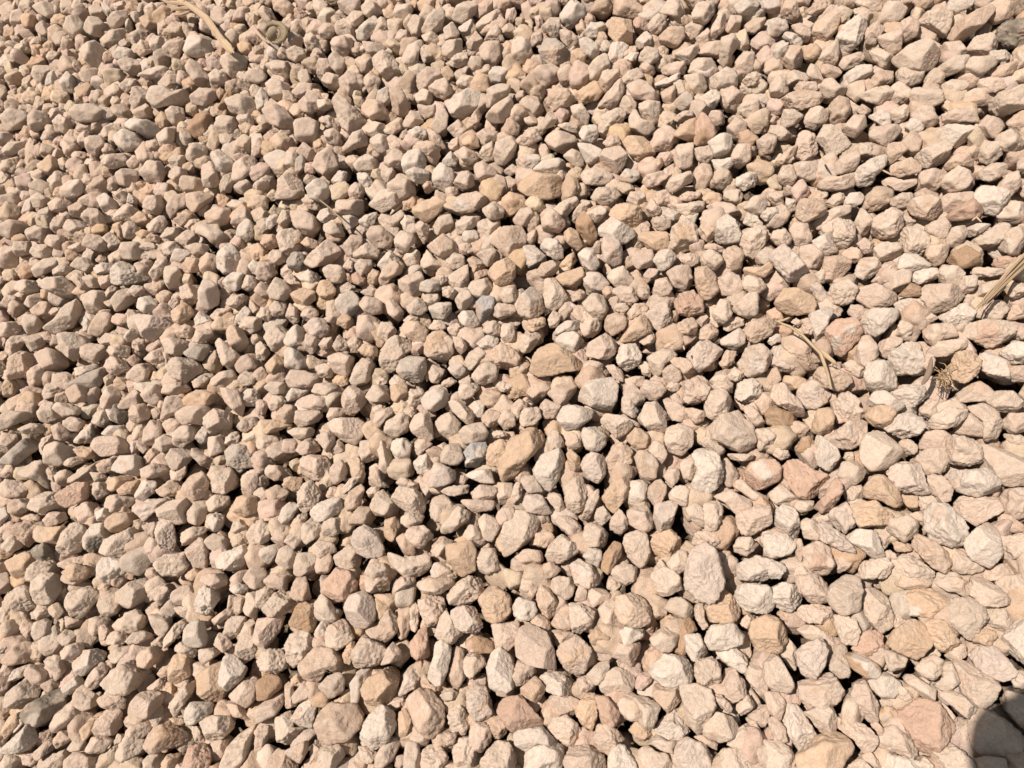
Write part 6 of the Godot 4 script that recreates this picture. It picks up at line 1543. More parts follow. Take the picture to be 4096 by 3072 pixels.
	q(12, "y", "rounded", [1510,600, 1570,560, 1720,640, 1680,710, 1600,670, 1520,650])
	q(12, "c", "wedge", [1720,640, 1860,620, 1930,640, 1770,760, 1730,710])
	q(12, "p", "rough", [1850,590, 1880,490, 1950,520, 2020,600, 1940,660])
	q(12, "p", "rough", [1840,370, 1960,280, 1960,140, 2010,150, 2050,330, 1940,390, 1880,430])
	q(12, "t", "angular", [2010,170, 2110,200, 2110,290, 2050,340, 2020,260])
	q(12, "c", "rounded", [2100,280, 2120,150, 2220,140, 2230,370, 2130,330])
	q(12, "w", "oval", [1980,110, 2060,60, 2150,90, 2110,150, 2030,150])
	q(12, "p", "rough", [1300,150, 1390,70, 1480,60, 1480,190, 1400,270])
	q(12, "p", "wedge", [1740,50, 1760,-20, 1950,-20, 1960,70, 1870,110])
	q(12, "c", "rough", [1500,270, 1690,270, 1740,350, 1660,390, 1540,320])
	q(12, "o", "rough", [1440,1220, 1560,1230, 1650,1300, 1520,1280])
	q(12, "c", "angular", [1240,1600, 1300,1530, 1400,1540, 1390,1640, 1280,1720])
	q(12, "o", "angular", [1400,1620, 1440,1550, 1560,1530, 1520,1640, 1430,1680])
	q(12, "c", "rounded", [1640,1300, 1740,1310, 1780,1430, 1700,1430])
	q(12, "p", "rough", [1800,1440, 1970,1410, 1930,1560, 1840,1580, 1830,1480])
	q(12, "t", "wedge", [1950,1110, 2080,1120, 2200,1250, 2020,1210])
	q(12, "c", "rounded", [0,1659, 40,1540, 130,1540, 170,1600, 90,1720])
	q(12, "p", "rough", [190,1540, 300,1510, 370,1580, 300,1640, 220,1620])
	q(13, "t", "domed|broad tan mushroom|broad tan mushroom-cap stone, one of the largest in its area", [500,1290, 540,1170, 640,1110, 860,1110, 930,1200, 900,1320, 800,1420, 660,1440, 560,1400])
	q(13, "t", "rough|big tan helmet|big tan helmet-shaped boulder with a pitted face", [1280,1050, 1400,980, 1540,1020, 1630,1140, 1620,1290, 1520,1400, 1400,1330, 1330,1180])
	q(13, "w", "rough|cracked pale boulder|large pale boulder with a dark crack across its face", [905,1330, 1000,1180, 1060,1130, 1190,1190, 1210,1310, 1110,1470, 1010,1480, 900,1390])
	q(13, "l", "angular|pale grey nugget|pale grey-white nugget with many facets and a tan foot", [755,270, 800,170, 920,130, 1030,200, 1030,380, 960,450, 850,440, 790,360])
	q(13, "r", "rounded|pink cushion stone|large pinkish cushion-like stone beside the pale grey nugget", [560,140, 590,40, 680,-60, 800,-40, 870,60, 870,130, 750,220, 640,235])
	q(13, "t", "rough|wide grey-tan crag|wide grey-tan craggy stone with a rough broken face", [360,780, 420,690, 540,610, 660,640, 800,740, 830,840, 720,860, 620,800, 560,910, 430,890])
	q(13, "c", "lumpy|big cream brow stone|big cream stone above the wide grey-tan crag", [250,600, 290,510, 380,470, 560,560, 450,650, 390,740, 350,790, 280,730])
	q(13, "p", "wedge|cream pyramid|cream pyramid-like stone with a rough right slope", [830,690, 840,640, 930,500, 990,560, 1100,600, 1140,670, 1070,760, 860,790])
	q(13, "t", "flat|scarred tan slab|tan slab leaning slanted with a scarred flat face", [940,470, 1050,430, 1130,270, 1250,400, 1200,520, 1130,570, 1010,550])
	q(13, "l", "smooth|smooth lilac-white shield|smooth lilac-white shield-shaped pebble, cleaner than its neighbours", [1650,390, 1700,290, 1790,260, 1900,270, 1960,440, 1910,500, 1780,480])
	q(13, "c", "knobbly|knobbly cream potato|large knobbly cream potato-like stone", [1640,170, 1700,100, 1830,0, 1950,20, 1980,120, 1920,190, 1830,260, 1680,240])
	q(13, "o", "rounded|yellowish round pebble|yellowish round pebble with a notched side", [1955,250, 1970,150, 2080,110, 2190,170, 2210,300, 2130,400, 2000,400, 1960,310])
	q(13, "w", "long|white column stone|tall white column-like stone standing on end", [1480,880, 1530,700, 1540,590, 1600,560, 1680,620, 1680,720, 1640,920, 1560,940])
	q(13, "w", "angular|white-faced crag|large white-faced stone with a tan broken flank", [1990,790, 2030,670, 2100,620, 2230,720, 2230,960, 2140,1030, 2020,950])
	q(13, "l", "rough", [1820,1120, 1810,1000, 1900,950, 1990,960, 2060,1160, 2010,1240, 1900,1250, 1840,1170])
	q(13, "p", "rough", [1850,1390, 1860,1260, 1960,1240, 2040,1340, 2030,1420, 1950,1515, 1870,1470])
	q(13, "p", "rounded|white-flashed stone|pinkish stone with a narrow bright white flash", [1420,1560, 1450,1490, 1570,1450, 1660,1570, 1650,1659, 1580,1720, 1440,1700])
	q(13, "c", "rounded", [1920,1610, 2080,1430, 2180,1450, 2260,1540, 2240,1659, 2050,1700])
	q(13, "w", "wedge", [815,930, 900,790, 960,780, 1020,830, 950,900, 910,990, 900,1080, 840,1120])
	q(13, "o", "angular|ochre-fronted block|large tan block with an ochre front edge", [910,980, 960,890, 1130,800, 1240,760, 1240,850, 1200,1050, 1080,1120, 960,1090])
	q(13, "l", "wedge", [1230,1040, 1290,850, 1420,780, 1420,870, 1370,970, 1290,1010])
	q(13, "y", "blocky|grey-beige cobble|grey-beige squarish cobble below the wide grey-tan crag", [540,960, 620,870, 710,840, 760,900, 750,1000, 650,1050])
	q(13, "c", "blocky", [600,520, 620,440, 740,370, 780,400, 850,540, 790,590, 700,640, 610,600])
	q(13, "y", "rough", [10,740, 60,640, 210,640, 280,730, 270,790, 180,850, 50,810])
	q(13, "y", "rough|rough grey ball|rough grey ball-like stone beside the brown shaded one", [60,280, 130,170, 210,110, 300,170, 340,240, 230,350, 120,360])
	q(13, "u", "angular|brown shaded stone|brown stone lying mostly in shade between paler ones", [290,410, 350,250, 420,230, 530,290, 520,440, 490,490, 300,430])
	q(13, "p", "wedge", [-20,380, 240,340, 200,480, 90,630, -30,620])
	q(13, "w", "wedge", [290,1250, 390,1080, 470,1040, 520,1100, 500,1310, 410,1290, 320,1320])
	q(13, "c", "rough", [150,1240, 290,1170, 320,1310, 480,1310, 320,1450, 190,1430])
	q(13, "p", "rounded", [310,1040, 400,920, 480,910, 540,1020, 440,1060, 340,1090])
	q(13, "c", "rough", [1660,1200, 1700,1080, 1770,1060, 1850,1240, 1810,1360, 1690,1340])
	q(13, "y", "rough", [1330,1480, 1350,1310, 1440,1290, 1510,1380, 1480,1450, 1400,1490])
	q(13, "c", "rough", [1690,1520, 1750,1400, 1830,1370, 1920,1540, 1880,1659, 1740,1659])
	q(13, "c", "rounded", [1280,1620, 1290,1450, 1400,1450, 1430,1640, 1350,1700, 1290,1680])
	q(13, "r", "wedge", [1320,590, 1470,400, 1490,600, 1510,700, 1400,720, 1340,680])
	q(13, "u", "rough|rust-flecked tan stone|tan stone flecked with rust red and white", [1780,590, 1890,520, 2050,560, 2060,660, 1880,670])
	q(13, "p", "rounded", [2030,420, 2150,410, 2280,390, 2270,560, 2160,660, 2070,590])
	q(13, "y", "angular", [1040,1560, 1100,1440, 1160,1400, 1260,1410, 1180,1590, 1080,1650, 1040,1640])
	q(13, "c", "angular", [540,1560, 600,1440, 690,1440, 780,1530, 690,1659, 540,1680])
	q(13, "t", "blocky", [300,170, 330,30, 420,10, 480,200, 370,220])
	q(13, "c", "blocky", [935,50, 960,-60, 1130,-60, 1160,120, 1060,150, 960,130])
	q(13, "c", "rough", [1380,60, 1500,20, 1700,20, 1720,80, 1560,160, 1450,150])
	q(13, "t", "rough", [100,1590, 180,1500, 260,1530, 380,1620, 320,1720, 110,1720])
	q(13, "p", "flat", [70,40, 130,-20, 300,0, 280,130, 180,110, 100,90])
	q(13, "y", "rounded", [0,130, 110,100, 150,140, 60,270, 10,300])
	q(13, "c", "lumpy", [500,260, 560,150, 660,250, 730,360, 640,380, 530,310])
	q(13, "w", "wedge", [500,500, 570,380, 640,400, 600,510, 540,540])
	q(13, "o", "rounded", [750,680, 790,590, 850,560, 840,680, 820,760, 770,740])
	q(13, "p", "wedge", [1130,640, 1180,570, 1250,650, 1250,720, 1080,770])
	q(13, "o", "angular", [1010,160, 1240,160, 1290,190, 1190,310, 1130,250, 1050,200])
	q(13, "c", "rough", [1190,80, 1230,10, 1370,10, 1370,60, 1290,90, 1250,150, 1190,140])
	q(13, "p", "lumpy", [1400,210, 1480,170, 1620,180, 1640,260, 1580,420, 1490,430, 1420,320])
	q(13, "c", "long", [1330,420, 1330,230, 1390,230, 1410,330, 1400,450, 1350,500])
	q(13, "t", "rounded", [1220,300, 1330,270, 1340,420, 1290,550, 1230,520])
	q(13, "y", "long", [1540,500, 1580,380, 1640,290, 1700,400, 1800,500, 1700,590, 1570,540])
	q(13, "c", "lumpy", [1790,760, 1830,680, 1950,680, 1990,760, 1910,830, 1860,880, 1800,820])
	q(13, "t", "wedge", [1720,620, 1800,640, 1790,740, 1830,830, 1740,980, 1660,890])
	q(13, "p", "rough", [1800,870, 1950,890, 1990,870, 1980,950, 1850,960])
	q(13, "t", "rough", [1410,940, 1460,800, 1480,930, 1630,930, 1560,1020, 1470,990])
	q(13, "c", "rough", [1180,1130, 1190,1060, 1280,1060, 1290,1120, 1230,1140])
	q(13, "o", "rough", [1230,1190, 1290,1150, 1340,1250, 1300,1400, 1240,1370])
	q(13, "o", "rounded", [680,1080, 740,1040, 810,1050, 810,1110, 720,1110])
	q(13, "p", "rounded", [0,1160, 120,1040, 230,1010, 240,1100, 170,1200, 30,1260])
	q(13, "t", "wedge", [240,960, 260,900, 310,950, 350,1110, 270,1140])
	q(13, "u", "rounded", [10,920, 100,850, 190,880, 230,960, 120,1040, 20,1080])
	q(13, "o", "rounded", [300,900, 350,840, 420,900, 380,950, 310,950])
	q(13, "p", "flat", [460,1540, 500,1430, 590,1430, 590,1500, 540,1620, 480,1620])
	q(13, "c", "rough", [880,1480, 1000,1490, 1050,1530, 1000,1620, 920,1590])
	q(13, "y", "angular", [810,1600, 890,1520, 960,1620, 1000,1659, 880,1720, 790,1690])
	q(13, "p", "wedge", [0,1330, 100,1280, 100,1440, 0,1540])
	q(13, "t", "angular", [240,1520, 330,1470, 460,1420, 430,1560, 390,1610])
	q(13, "t", "rough", [1600,1390, 1730,1350, 1720,1430, 1650,1460])
	q(13, "y", "rounded", [1590,1030, 1660,970, 1760,1010, 1720,1060, 1640,1080])
	q(14, "p", "rough|large pinkish shield boulder|very large pinkish shield-like boulder with a smooth broad face", [30,560, 60,460, 150,420, 300,490, 370,650, 380,800, 310,810, 130,770, 40,690])
	q(14, "p", "angular|orange-stained block|large block with orange stains on its front", [380,660, 430,590, 560,520, 650,560, 690,650, 640,800, 590,870, 460,800])
	q(14, "t", "angular|big faceted tan boulder|big tan-cream boulder with a smooth front and a rough dark facet", [890,290, 900,180, 1050,150, 1160,210, 1210,310, 1180,430, 1030,440, 920,390])
	q(14, "c", "rounded", [750,290, 830,200, 895,195, 900,300, 930,420, 800,460, 770,370])
	q(14, "c", "rounded|large plain cream cobble|large plain cream cobble just beside the huge lilac-white boulder", [1200,60, 1210,-30, 1330,-90, 1470,0, 1500,110, 1380,150, 1260,180])
	q(14, "o", "angular|rosy ochre pyramid|rosy ochre pyramid-like stone with a layered right side", [1660,300, 1750,200, 1830,110, 1920,180, 1980,300, 1920,400, 1760,400, 1660,380])
	q(14, "w", "oval|large white lozenge|large white lozenge-shaped stone below the rosy ochre pyramid", [1660,540, 1730,430, 1920,410, 2010,520, 1980,590, 1830,640, 1700,630])
	q(14, "w", "blocky|small upright white slab|small upright greyish white slab against a brown shaded wedge", [1500,640, 1510,510, 1630,510, 1690,670, 1640,710, 1560,740])
	q(14, "w", "rounded|big white knuckle|big white knuckle-like boulder with soft bumps", [1190,850, 1210,770, 1330,680, 1500,700, 1570,800, 1560,890, 1410,970, 1290,940])
	q(14, "y", "blocky|greyish white cube|greyish white cube-like stone beside the big white knuckle", [1580,870, 1590,740, 1730,700, 1830,800, 1800,900, 1740,970, 1620,970])
	q(14, "p", "flat|dusky striped stone|dusky rose-grey stone with layered stripes at its lower edge", [1790,940, 1850,800, 1930,800, 2030,930, 2020,1030, 1880,1100, 1810,1020])
	q(14, "y", "wedge|long grey downward wedge|long grey-beige wedge narrowing downward", [1460,950, 1600,940, 1730,990, 1760,1130, 1650,1290, 1610,1380, 1540,1370, 1500,1180])
	q(14, "w", "wedge|white tent stone|large white tent-shaped stone with a sharp crest", [1230,1310, 1290,1250, 1430,1130, 1500,1220, 1540,1370, 1350,1430, 1250,1370])
	q(14, "c", "flat|rust-marked cream gable|cream gable-shaped stone with a small rust mark", [1640,1370, 1660,1300, 1790,1165, 1930,1230, 1970,1320, 1900,1400, 1780,1430])
	q(14, "l", "rounded|lilac-grey smooth boulder|large smooth lilac-grey boulder near the picture's lower edge", [1390,1600, 1440,1440, 1540,1405, 1690,1470, 1750,1640, 1680,1700, 1540,1720, 1420,1700])
	q(14, "c", "smooth", [1830,1440, 1960,1330, 2050,1280, 2110,1370, 2070,1490, 1930,1490])
	q(14, "c", "rough", [750,940, 790,860, 900,790, 1050,850, 1080,920, 1020,1000, 880,1040, 770,1000])
	q(14, "p", "angular", [850,690, 910,570, 1000,610, 1120,560, 1100,660, 1030,780, 980,750])
	q(14, "c", "oval", [920,1110, 980,1020, 1060,1010, 1140,1120, 1120,1220, 1010,1240, 940,1180])
	q(14, "y", "angular", [1040,1060, 1140,1040, 1290,1120, 1200,1320, 1060,1260, 1140,1200])
	q(14, "w", "wedge", [210,900, 290,840, 430,840, 520,920, 560,1050, 390,1030, 290,990])
	q(14, "o", "rough", [540,1170, 590,1090, 690,980, 740,1050, 740,1200, 690,1320, 600,1280])
	q(14, "r", "wedge", [720,1040, 830,1060, 930,1180, 920,1250, 870,1310, 770,1260, 750,1150])
	q(14, "t", "flat", [270,1110, 330,1040, 480,1040, 580,1070, 540,1240, 440,1210, 350,1220])
	q(14, "c", "rounded|plain cream loaf|large plain cream loaf-like stone beside the brick-pink slab", [300,1330, 350,1240, 480,1220, 570,1280, 610,1360, 560,1460, 460,1450])
	q(14, "w", "rough|craggy white back stone|big craggy white stone partly hidden by another alike", [10,1370, 50,1340, 270,1310, 330,1380, 440,1430, 420,1490, 230,1450, 110,1510, 30,1460])
	q(14, "w", "rough|large rough white boulder|large rough white boulder at the lower edge, with a small pit", [100,1600, 130,1500, 230,1460, 330,1400, 460,1470, 430,1659, 320,1760, 110,1720])
	q(14, "p", "rough|broad dusty pink boulder|broad dusty pink boulder cut off by the lower edge", [440,1600, 500,1490, 640,1460, 790,1540, 830,1659, 750,1750, 470,1720])
	q(14, "t", "rough", [695,1420, 750,1290, 870,1300, 980,1410, 900,1450, 850,1540, 740,1500])
	q(14, "w", "rough", [810,1600, 900,1460, 980,1470, 1050,1570, 1100,1659, 1000,1740, 820,1700])
	q(14, "c", "rough", [1090,1520, 1180,1470, 1250,1530, 1340,1540, 1400,1640, 1300,1740, 1110,1700])
	q(14, "c", "flat", [1740,1570, 1850,1500, 1990,1500, 2080,1600, 2080,1720, 1800,1740])
	q(14, "c", "rounded", [1320,280, 1380,200, 1500,190, 1570,290, 1560,370, 1420,350])
	q(14, "c", "lumpy", [1190,530, 1280,460, 1400,440, 1450,500, 1390,640, 1290,650, 1210,590])
	q(14, "u", "wedge|brown shadowed ridge|brown ridge-like wedge behind the small upright white slab", [1390,640, 1500,360, 1560,380, 1610,480, 1510,520, 1500,690])
	q(14, "w", "flat", [1760,660, 1930,610, 2050,730, 1990,850, 1880,780])
	q(14, "c", "oval", [2000,830, 2060,760, 2150,740, 2180,850, 2200,980, 2170,1010, 2070,950])
	q(14, "w", "rounded|great white cobble|great white rounded cobble with a chalky scuffed face", [1915,170, 1970,80, 2100,65, 2210,90, 2260,180, 2240,300, 2150,325, 2020,300, 1960,240])
	q(14, "o", "rounded|large sandy slope stone|large sandy-cream stone with a long smooth slope", [2040,500, 2090,390, 2212,345, 2310,370, 2370,460, 2370,560, 2310,640, 2230,675, 2100,620])
	q(14, "y", "domed", [320,60, 380,0, 510,0, 550,80, 500,200, 430,190, 350,130])
	q(14, "t", "lumpy|tan peanut stone|tan peanut-shaped stone standing upright", [210,140, 270,75, 330,120, 400,230, 400,330, 290,380, 230,330])
	q(14, "w", "rounded", [5,270, 60,190, 190,230, 220,290, 180,380, 80,380, 20,340])
	q(14, "c", "angular", [520,490, 490,240, 600,240, 720,310, 690,410, 570,510])
	q(14, "o", "rounded|small yellow ball stone|small round yellowish ball-like stone in a dark gap", [660,520, 740,440, 830,470, 860,540, 810,600, 690,590])
	q(14, "w", "wedge", [920,510, 960,450, 1050,440, 1160,460, 1140,520, 980,605])
	q(14, "y", "angular", [640,860, 740,760, 840,730, 840,850, 720,945])
	q(14, "o", "smooth", [1130,840, 1150,660, 1230,610, 1330,680, 1200,770, 1190,820])
	q(14, "t", "wedge", [1210,1040, 1240,930, 1400,970, 1460,990, 1450,1080, 1340,1180])
	q(14, "t", "angular", [60,180, 90,10, 230,0, 220,120, 160,220])
	q(14, "p", "blocky", [655,200, 670,110, 800,110, 870,180, 700,270])
	q(14, "p", "long", [1040,20, 1110,0, 1250,200, 1240,240, 1160,190, 1060,110])
	q(14, "r", "flat|brick-pink slab|brick-pink flat angular slab, pinkest stone near the lower edge", [-130,1180, -100,1060, 80,1040, 180,1160, 260,1240, 290,1300, 150,1310, 0,1340, -60,1280])
	q(14, "p", "rough", [0,900, 50,740, 190,790, 220,830, 90,930, 20,960])
	q(14, "o", "flat", [40,1000, 210,870, 300,990, 220,1090, 110,1040])
	q(14, "t", "rough", [340,470, 480,470, 560,520, 450,590, 380,610])
	q(14, "t", "rough", [330,410, 430,270, 500,240, 510,460, 400,460])
	q(14, "t", "rough", [150,400, 240,310, 330,400, 340,460, 260,460])
	q(14, "p", "rounded", [540,210, 580,80, 650,110, 640,210, 580,230])
	q(14, "c", "wedge", [820,100, 840,0, 1030,0, 940,80, 880,140])
	q(14, "o", "rough", [1280,390, 1370,330, 1440,380, 1500,370, 1420,450, 1300,460])
	q(14, "c", "flat", [1560,250, 1660,240, 1660,370, 1700,440, 1640,460, 1590,380])
	q(14, "o", "angular", [1010,1330, 1080,1260, 1240,1320, 1220,1380, 1100,1420])
	q(14, "c", "rounded", [1190,1420, 1250,1370, 1340,1430, 1460,1420, 1390,1530, 1280,1500])
	q(14, "t", "rough", [1560,1390, 1650,1380, 1770,1430, 1760,1500, 1690,1460])
	q(14, "p", "wedge", [1740,1010, 1800,1020, 1890,1120, 1890,1190, 1790,1130])
	q(14, "c", "wedge", [1920,1130, 2080,1010, 2090,1130, 1970,1210])
	q(14, "p", "flat", [2030,1210, 2150,1120, 2240,1130, 2200,1260, 2150,1320])
	q(14, "c", "wedge", [2020,1230, 2100,1230, 2160,1370, 2150,1490, 2110,1360])
	q(14, "c", "wedge", [2110,1510, 2170,1420, 2220,1500, 2200,1659, 2140,1640])
	q(14, "p", "flat", [1960,400, 2050,330, 2100,360, 2040,470])
	q(14, "p", "rough", [560,900, 640,870, 720,940, 650,1000, 580,990])
	q(15, "r", "flat|largest rose slab|the largest smooth rose-pink slab, with a thick curved shadow along one side", [1140,1190, 1200,1080, 1330,1060, 1500,1110, 1570,1230, 1590,1330, 1480,1450, 1370,1540, 1270,1500, 1230,1390, 1180,1300])
	q(15, "c", "rounded|rounded cream neighbour|large rounded cream stone lying against the largest rose slab", [950,1420, 1000,1340, 1130,1300, 1230,1400, 1270,1510, 1210,1590, 1050,1520, 960,1480])
	q(15, "y", "angular|large grey-cream egg|large grey-cream egg-shaped boulder with one slanted grey facet", [505,180, 560,80, 680,0, 800,10, 815,130, 770,290, 630,340, 550,280])
	q(15, "c", "rounded|smooth cream fist|large smooth cream fist-like stone with a wrinkle", [800,200, 840,120, 990,110, 1040,220, 1070,320, 1050,420, 940,475, 860,370])
	q(15, "o", "flat|broad diamond slab|broad diamond-shaped ochre-cream slab with a white dusted edge", [1050,220, 1200,150, 1400,90, 1520,150, 1640,250, 1560,330, 1440,380, 1240,340, 1150,330])
	q(15, "o", "angular|ochre-pink rump stone|large ochre-pink stone, humped, with a shaded layered base", [1030,590, 1100,480, 1250,380, 1340,400, 1400,480, 1420,570, 1310,680, 1250,715, 1130,660])
	q(15, "o", "blocky|rose-tan brick stone|rose-tan brick-like stone beside the ochre-pink rump stone", [1390,410, 1440,380, 1540,390, 1640,570, 1560,630, 1470,670, 1420,560])
	q(15, "y", "flat|long grey-cream slab|long grey-cream slab with a shaded lower edge, under the lilac-white flat one", [1540,360, 1600,200, 1760,190, 1870,270, 1880,360, 1710,555, 1610,450])
	q(15, "l", "angular|lilac boulder with dark side|large lilac-white boulder with a dark grey lower side", [245,670, 310,610, 480,540, 520,650, 480,760, 390,880, 290,850, 250,750])
	q(15, "y", "blocky|small oblong block|small oblong grey-beige block standing on end", [530,800, 540,620, 680,600, 690,720, 690,860, 600,870])
	q(15, "u", "angular|brown-and-white stone|brown stone with a bold white band along its side", [690,680, 740,660, 870,720, 960,780, 940,880, 830,870, 720,790])
	q(15, "w", "rounded|bright white ball|bright white ball-like cobble, whitest in its area", [870,920, 930,870, 1050,830, 1120,900, 1150,970, 1060,1040, 970,1030, 890,960])
	q(15, "p", "angular|pinkish mottled ledge|large pinkish mottled stone with a pale facet and a ledge", [230,950, 330,890, 560,840, 620,930, 650,1020, 560,1100, 460,1150, 270,1060])
	q(15, "p", "lumpy", [740,1010, 760,920, 860,890, 910,1000, 950,1130, 900,1270, 830,1240, 760,1170])
	q(15, "w", "angular|tall white ridge|tall whitish stone with a long lilac-grey ridge facet", [130,1220, 170,1090, 240,1080, 310,1170, 370,1280, 410,1400, 340,1520, 250,1500, 170,1370])
	q(15, "o", "rough|great ochre-cream mass|great rough ochre-cream mass at the picture's lower edge", [250,1659, 250,1530, 370,1500, 440,1400, 580,1340, 690,1400, 740,1490, 700,1590, 620,1680, 400,1760, 260,1740])
	q(15, "p", "flat", [590,1290, 640,1220, 760,1260, 880,1310, 940,1400, 900,1500, 800,1530, 740,1420])
	q(15, "c", "rounded|large sunlit cream hump|large sunlit cream hump at the lower edge beside the great ochre-cream mass", [-20,1430, 110,1430, 210,1500, 245,1600, 200,1720, -20,1720])
	q(15, "c", "smooth|shadowed smooth stone|large smooth stone lying inside the dark round shadow in the corner", [1750,1380, 1790,1230, 1850,1150, 1990,1180, 2110,1310, 2190,1390, 2140,1480, 1970,1560, 1830,1540, 1760,1470])
	q(15, "l", "flat|flat lilac-white slab|flat lilac-white slab with a thin shadow line, near the dark round shadow", [1770,680, 1870,610, 1990,620, 2070,750, 2110,830, 2040,910, 1910,890, 1820,800])
	q(15, "c", "flat|broad pale plate|broad pale cream plate beside the dark round shadow", [1600,800, 1680,720, 1790,760, 1920,880, 1980,950, 1880,1110, 1760,1130, 1680,1000])
	q(15, "y", "angular", [1880,280, 2060,270, 2130,390, 2130,480, 2080,550, 1960,480, 1890,390])
	q(15, "w", "angular|dazzling white edge stone|dazzling white stone at the picture's edge", [2020,560, 2130,440, 2250,330, 2260,720, 2150,780, 2080,660])
	q(15, "c", "flat", [590,430, 590,340, 680,340, 770,400, 790,480, 740,600, 630,580])
	q(15, "w", "blocky|white block with black shadow|white block throwing a strong black shadow on its near side", [30,110, 150,55, 240,90, 295,150, 270,240, 190,320, 70,270])
	q(15, "p", "flat", [230,330, 310,260, 450,240, 540,270, 570,400, 460,410, 330,400])
	q(15, "c", "rough|large ochre-cream stack|large ochre-cream stone with a shaded underside at one end", [-30,760, 60,680, 120,720, 200,880, 210,950, 140,1030, 30,980, -40,900])
	q(15, "p", "rounded", [-20,1010, 100,1010, 160,1100, 90,1240, 0,1180])
	q(15, "r", "flat|rosy layered slab|rosy layered slab behind the brown-and-white stone", [720,620, 850,480, 940,470, 1010,520, 1010,620, 930,740, 820,680])
	q(15, "y", "rounded", [1010,650, 1060,640, 1200,710, 1150,800, 1040,820])
	q(15, "c", "rounded", [1280,800, 1360,720, 1450,680, 1520,740, 1480,840, 1420,880, 1350,870])
	q(15, "y", "rounded", [1410,940, 1510,890, 1540,760, 1610,750, 1640,920, 1530,990])
	q(15, "y", "flat", [1170,850, 1280,860, 1430,980, 1440,1070, 1330,1060, 1240,960])
	q(15, "c", "blocky", [1510,1040, 1590,970, 1700,1050, 1780,1150, 1680,1220, 1620,1150])
	q(15, "o", "rounded|grey-spotted small stone|small ochre-cream stone with a grey spot, next the largest rose slab", [940,1200, 970,1150, 1080,1130, 1140,1200, 1140,1290, 1000,1310])
	q(15, "c", "flat", [1400,1560, 1560,1420, 1690,1520, 1770,1640, 1650,1740, 1450,1700])
	q(15, "w", "flat", [970,1570, 1080,1540, 1320,1600, 1420,1659, 1400,1740, 1000,1740])
	q(15, "c", "rough", [310,1190, 420,1130, 560,1120, 600,1200, 580,1330, 440,1340, 380,1230])
	q(15, "c", "flat", [1460,60, 1560,0, 1700,20, 1760,110, 1700,180, 1560,130])
	q(15, "c", "angular", [1740,130, 1790,20, 1880,10, 1990,100, 2080,230, 1960,260, 1850,260])
	q(15, "c", "rounded", [1980,60, 2090,0, 2250,-20, 2250,220, 2120,240, 2060,150])
	q(15, "p", "rounded", [230,100, 240,0, 440,-20, 510,80, 510,220, 370,240, 320,180])
	q(15, "c", "flat", [230,420, 400,430, 520,480, 570,590, 530,610, 450,560, 330,540])
	q(15, "t", "flat", [1080,0, 1250,-40, 1380,0, 1390,80, 1250,140, 1120,80])
	q(15, "y", "rounded|shadowed corner stone|dull stone at the edge inside the dark round shadow", [2020,1020, 2120,1000, 2250,1050, 2270,1330, 2150,1300, 2060,1150])
	q(15, "c", "flat", [1530,690, 1640,570, 1720,610, 1720,680, 1590,750])
	q(15, "c", "flat", [100,650, 170,520, 250,620, 240,780, 190,850])
	q(15, "y", "rounded", [1780,1590, 1900,1570, 2050,1590, 2030,1720, 1800,1740])
	q(15, "t", "rounded", [2050,1560, 2150,1500, 2260,1540, 2240,1700, 2080,1690])
	q(15, "c", "rounded", [1080,400, 1120,330, 1190,390, 1130,450, 1080,440])
	q(15, "o", "flat", [710,360, 790,290, 860,400, 900,450, 830,480, 780,400])
	q(15, "c", "flat", [950,720, 1010,700, 1030,780, 990,810, 960,780])
	q(15, "t", "rough", [80,320, 120,290, 190,340, 180,410, 120,380])
	q(15, "o", "rounded", [1750,570, 1830,450, 1940,480, 1970,540, 1900,590])
	q(15, "c", "flat", [950,1100, 1010,1050, 1120,1060, 1090,1120, 980,1150])
	q(15, "c", "flat", [1110,850, 1160,950, 1260,1040, 1180,1080, 1130,1040])
	q(15, "y", "flat", [620,1180, 730,1130, 760,1220, 690,1220])
	q(15, "p", "wedge", [780,1550, 900,1520, 980,1640, 980,1720, 880,1620])
	q(15, "c", "flat", [720,1600, 830,1580, 900,1680, 760,1740, 680,1700])
	q(15, "p", "rough", [10,1240, 90,1230, 150,1330, 150,1420, 50,1420])
	q(15, "c", "flat", [2110,880, 2200,820, 2260,860, 2250,980, 2130,960])
	q(15, "c", "flat", [1460,1080, 1540,1110, 1620,1230, 1600,1290, 1560,1200])
	q(15, "c", "flat", [1610,1270, 1700,1240, 1760,1260, 1730,1440, 1640,1420])
	q(15, "p", "flat", [880,1290, 950,1260, 1010,1330, 960,1380])
	q(15, "c", "flat", [1320,1640, 1370,1560, 1440,1659, 1400,1740])
	q(15, "c", "rounded", [660,1280, 600,1210, 700,1160, 770,1200, 750,1260])


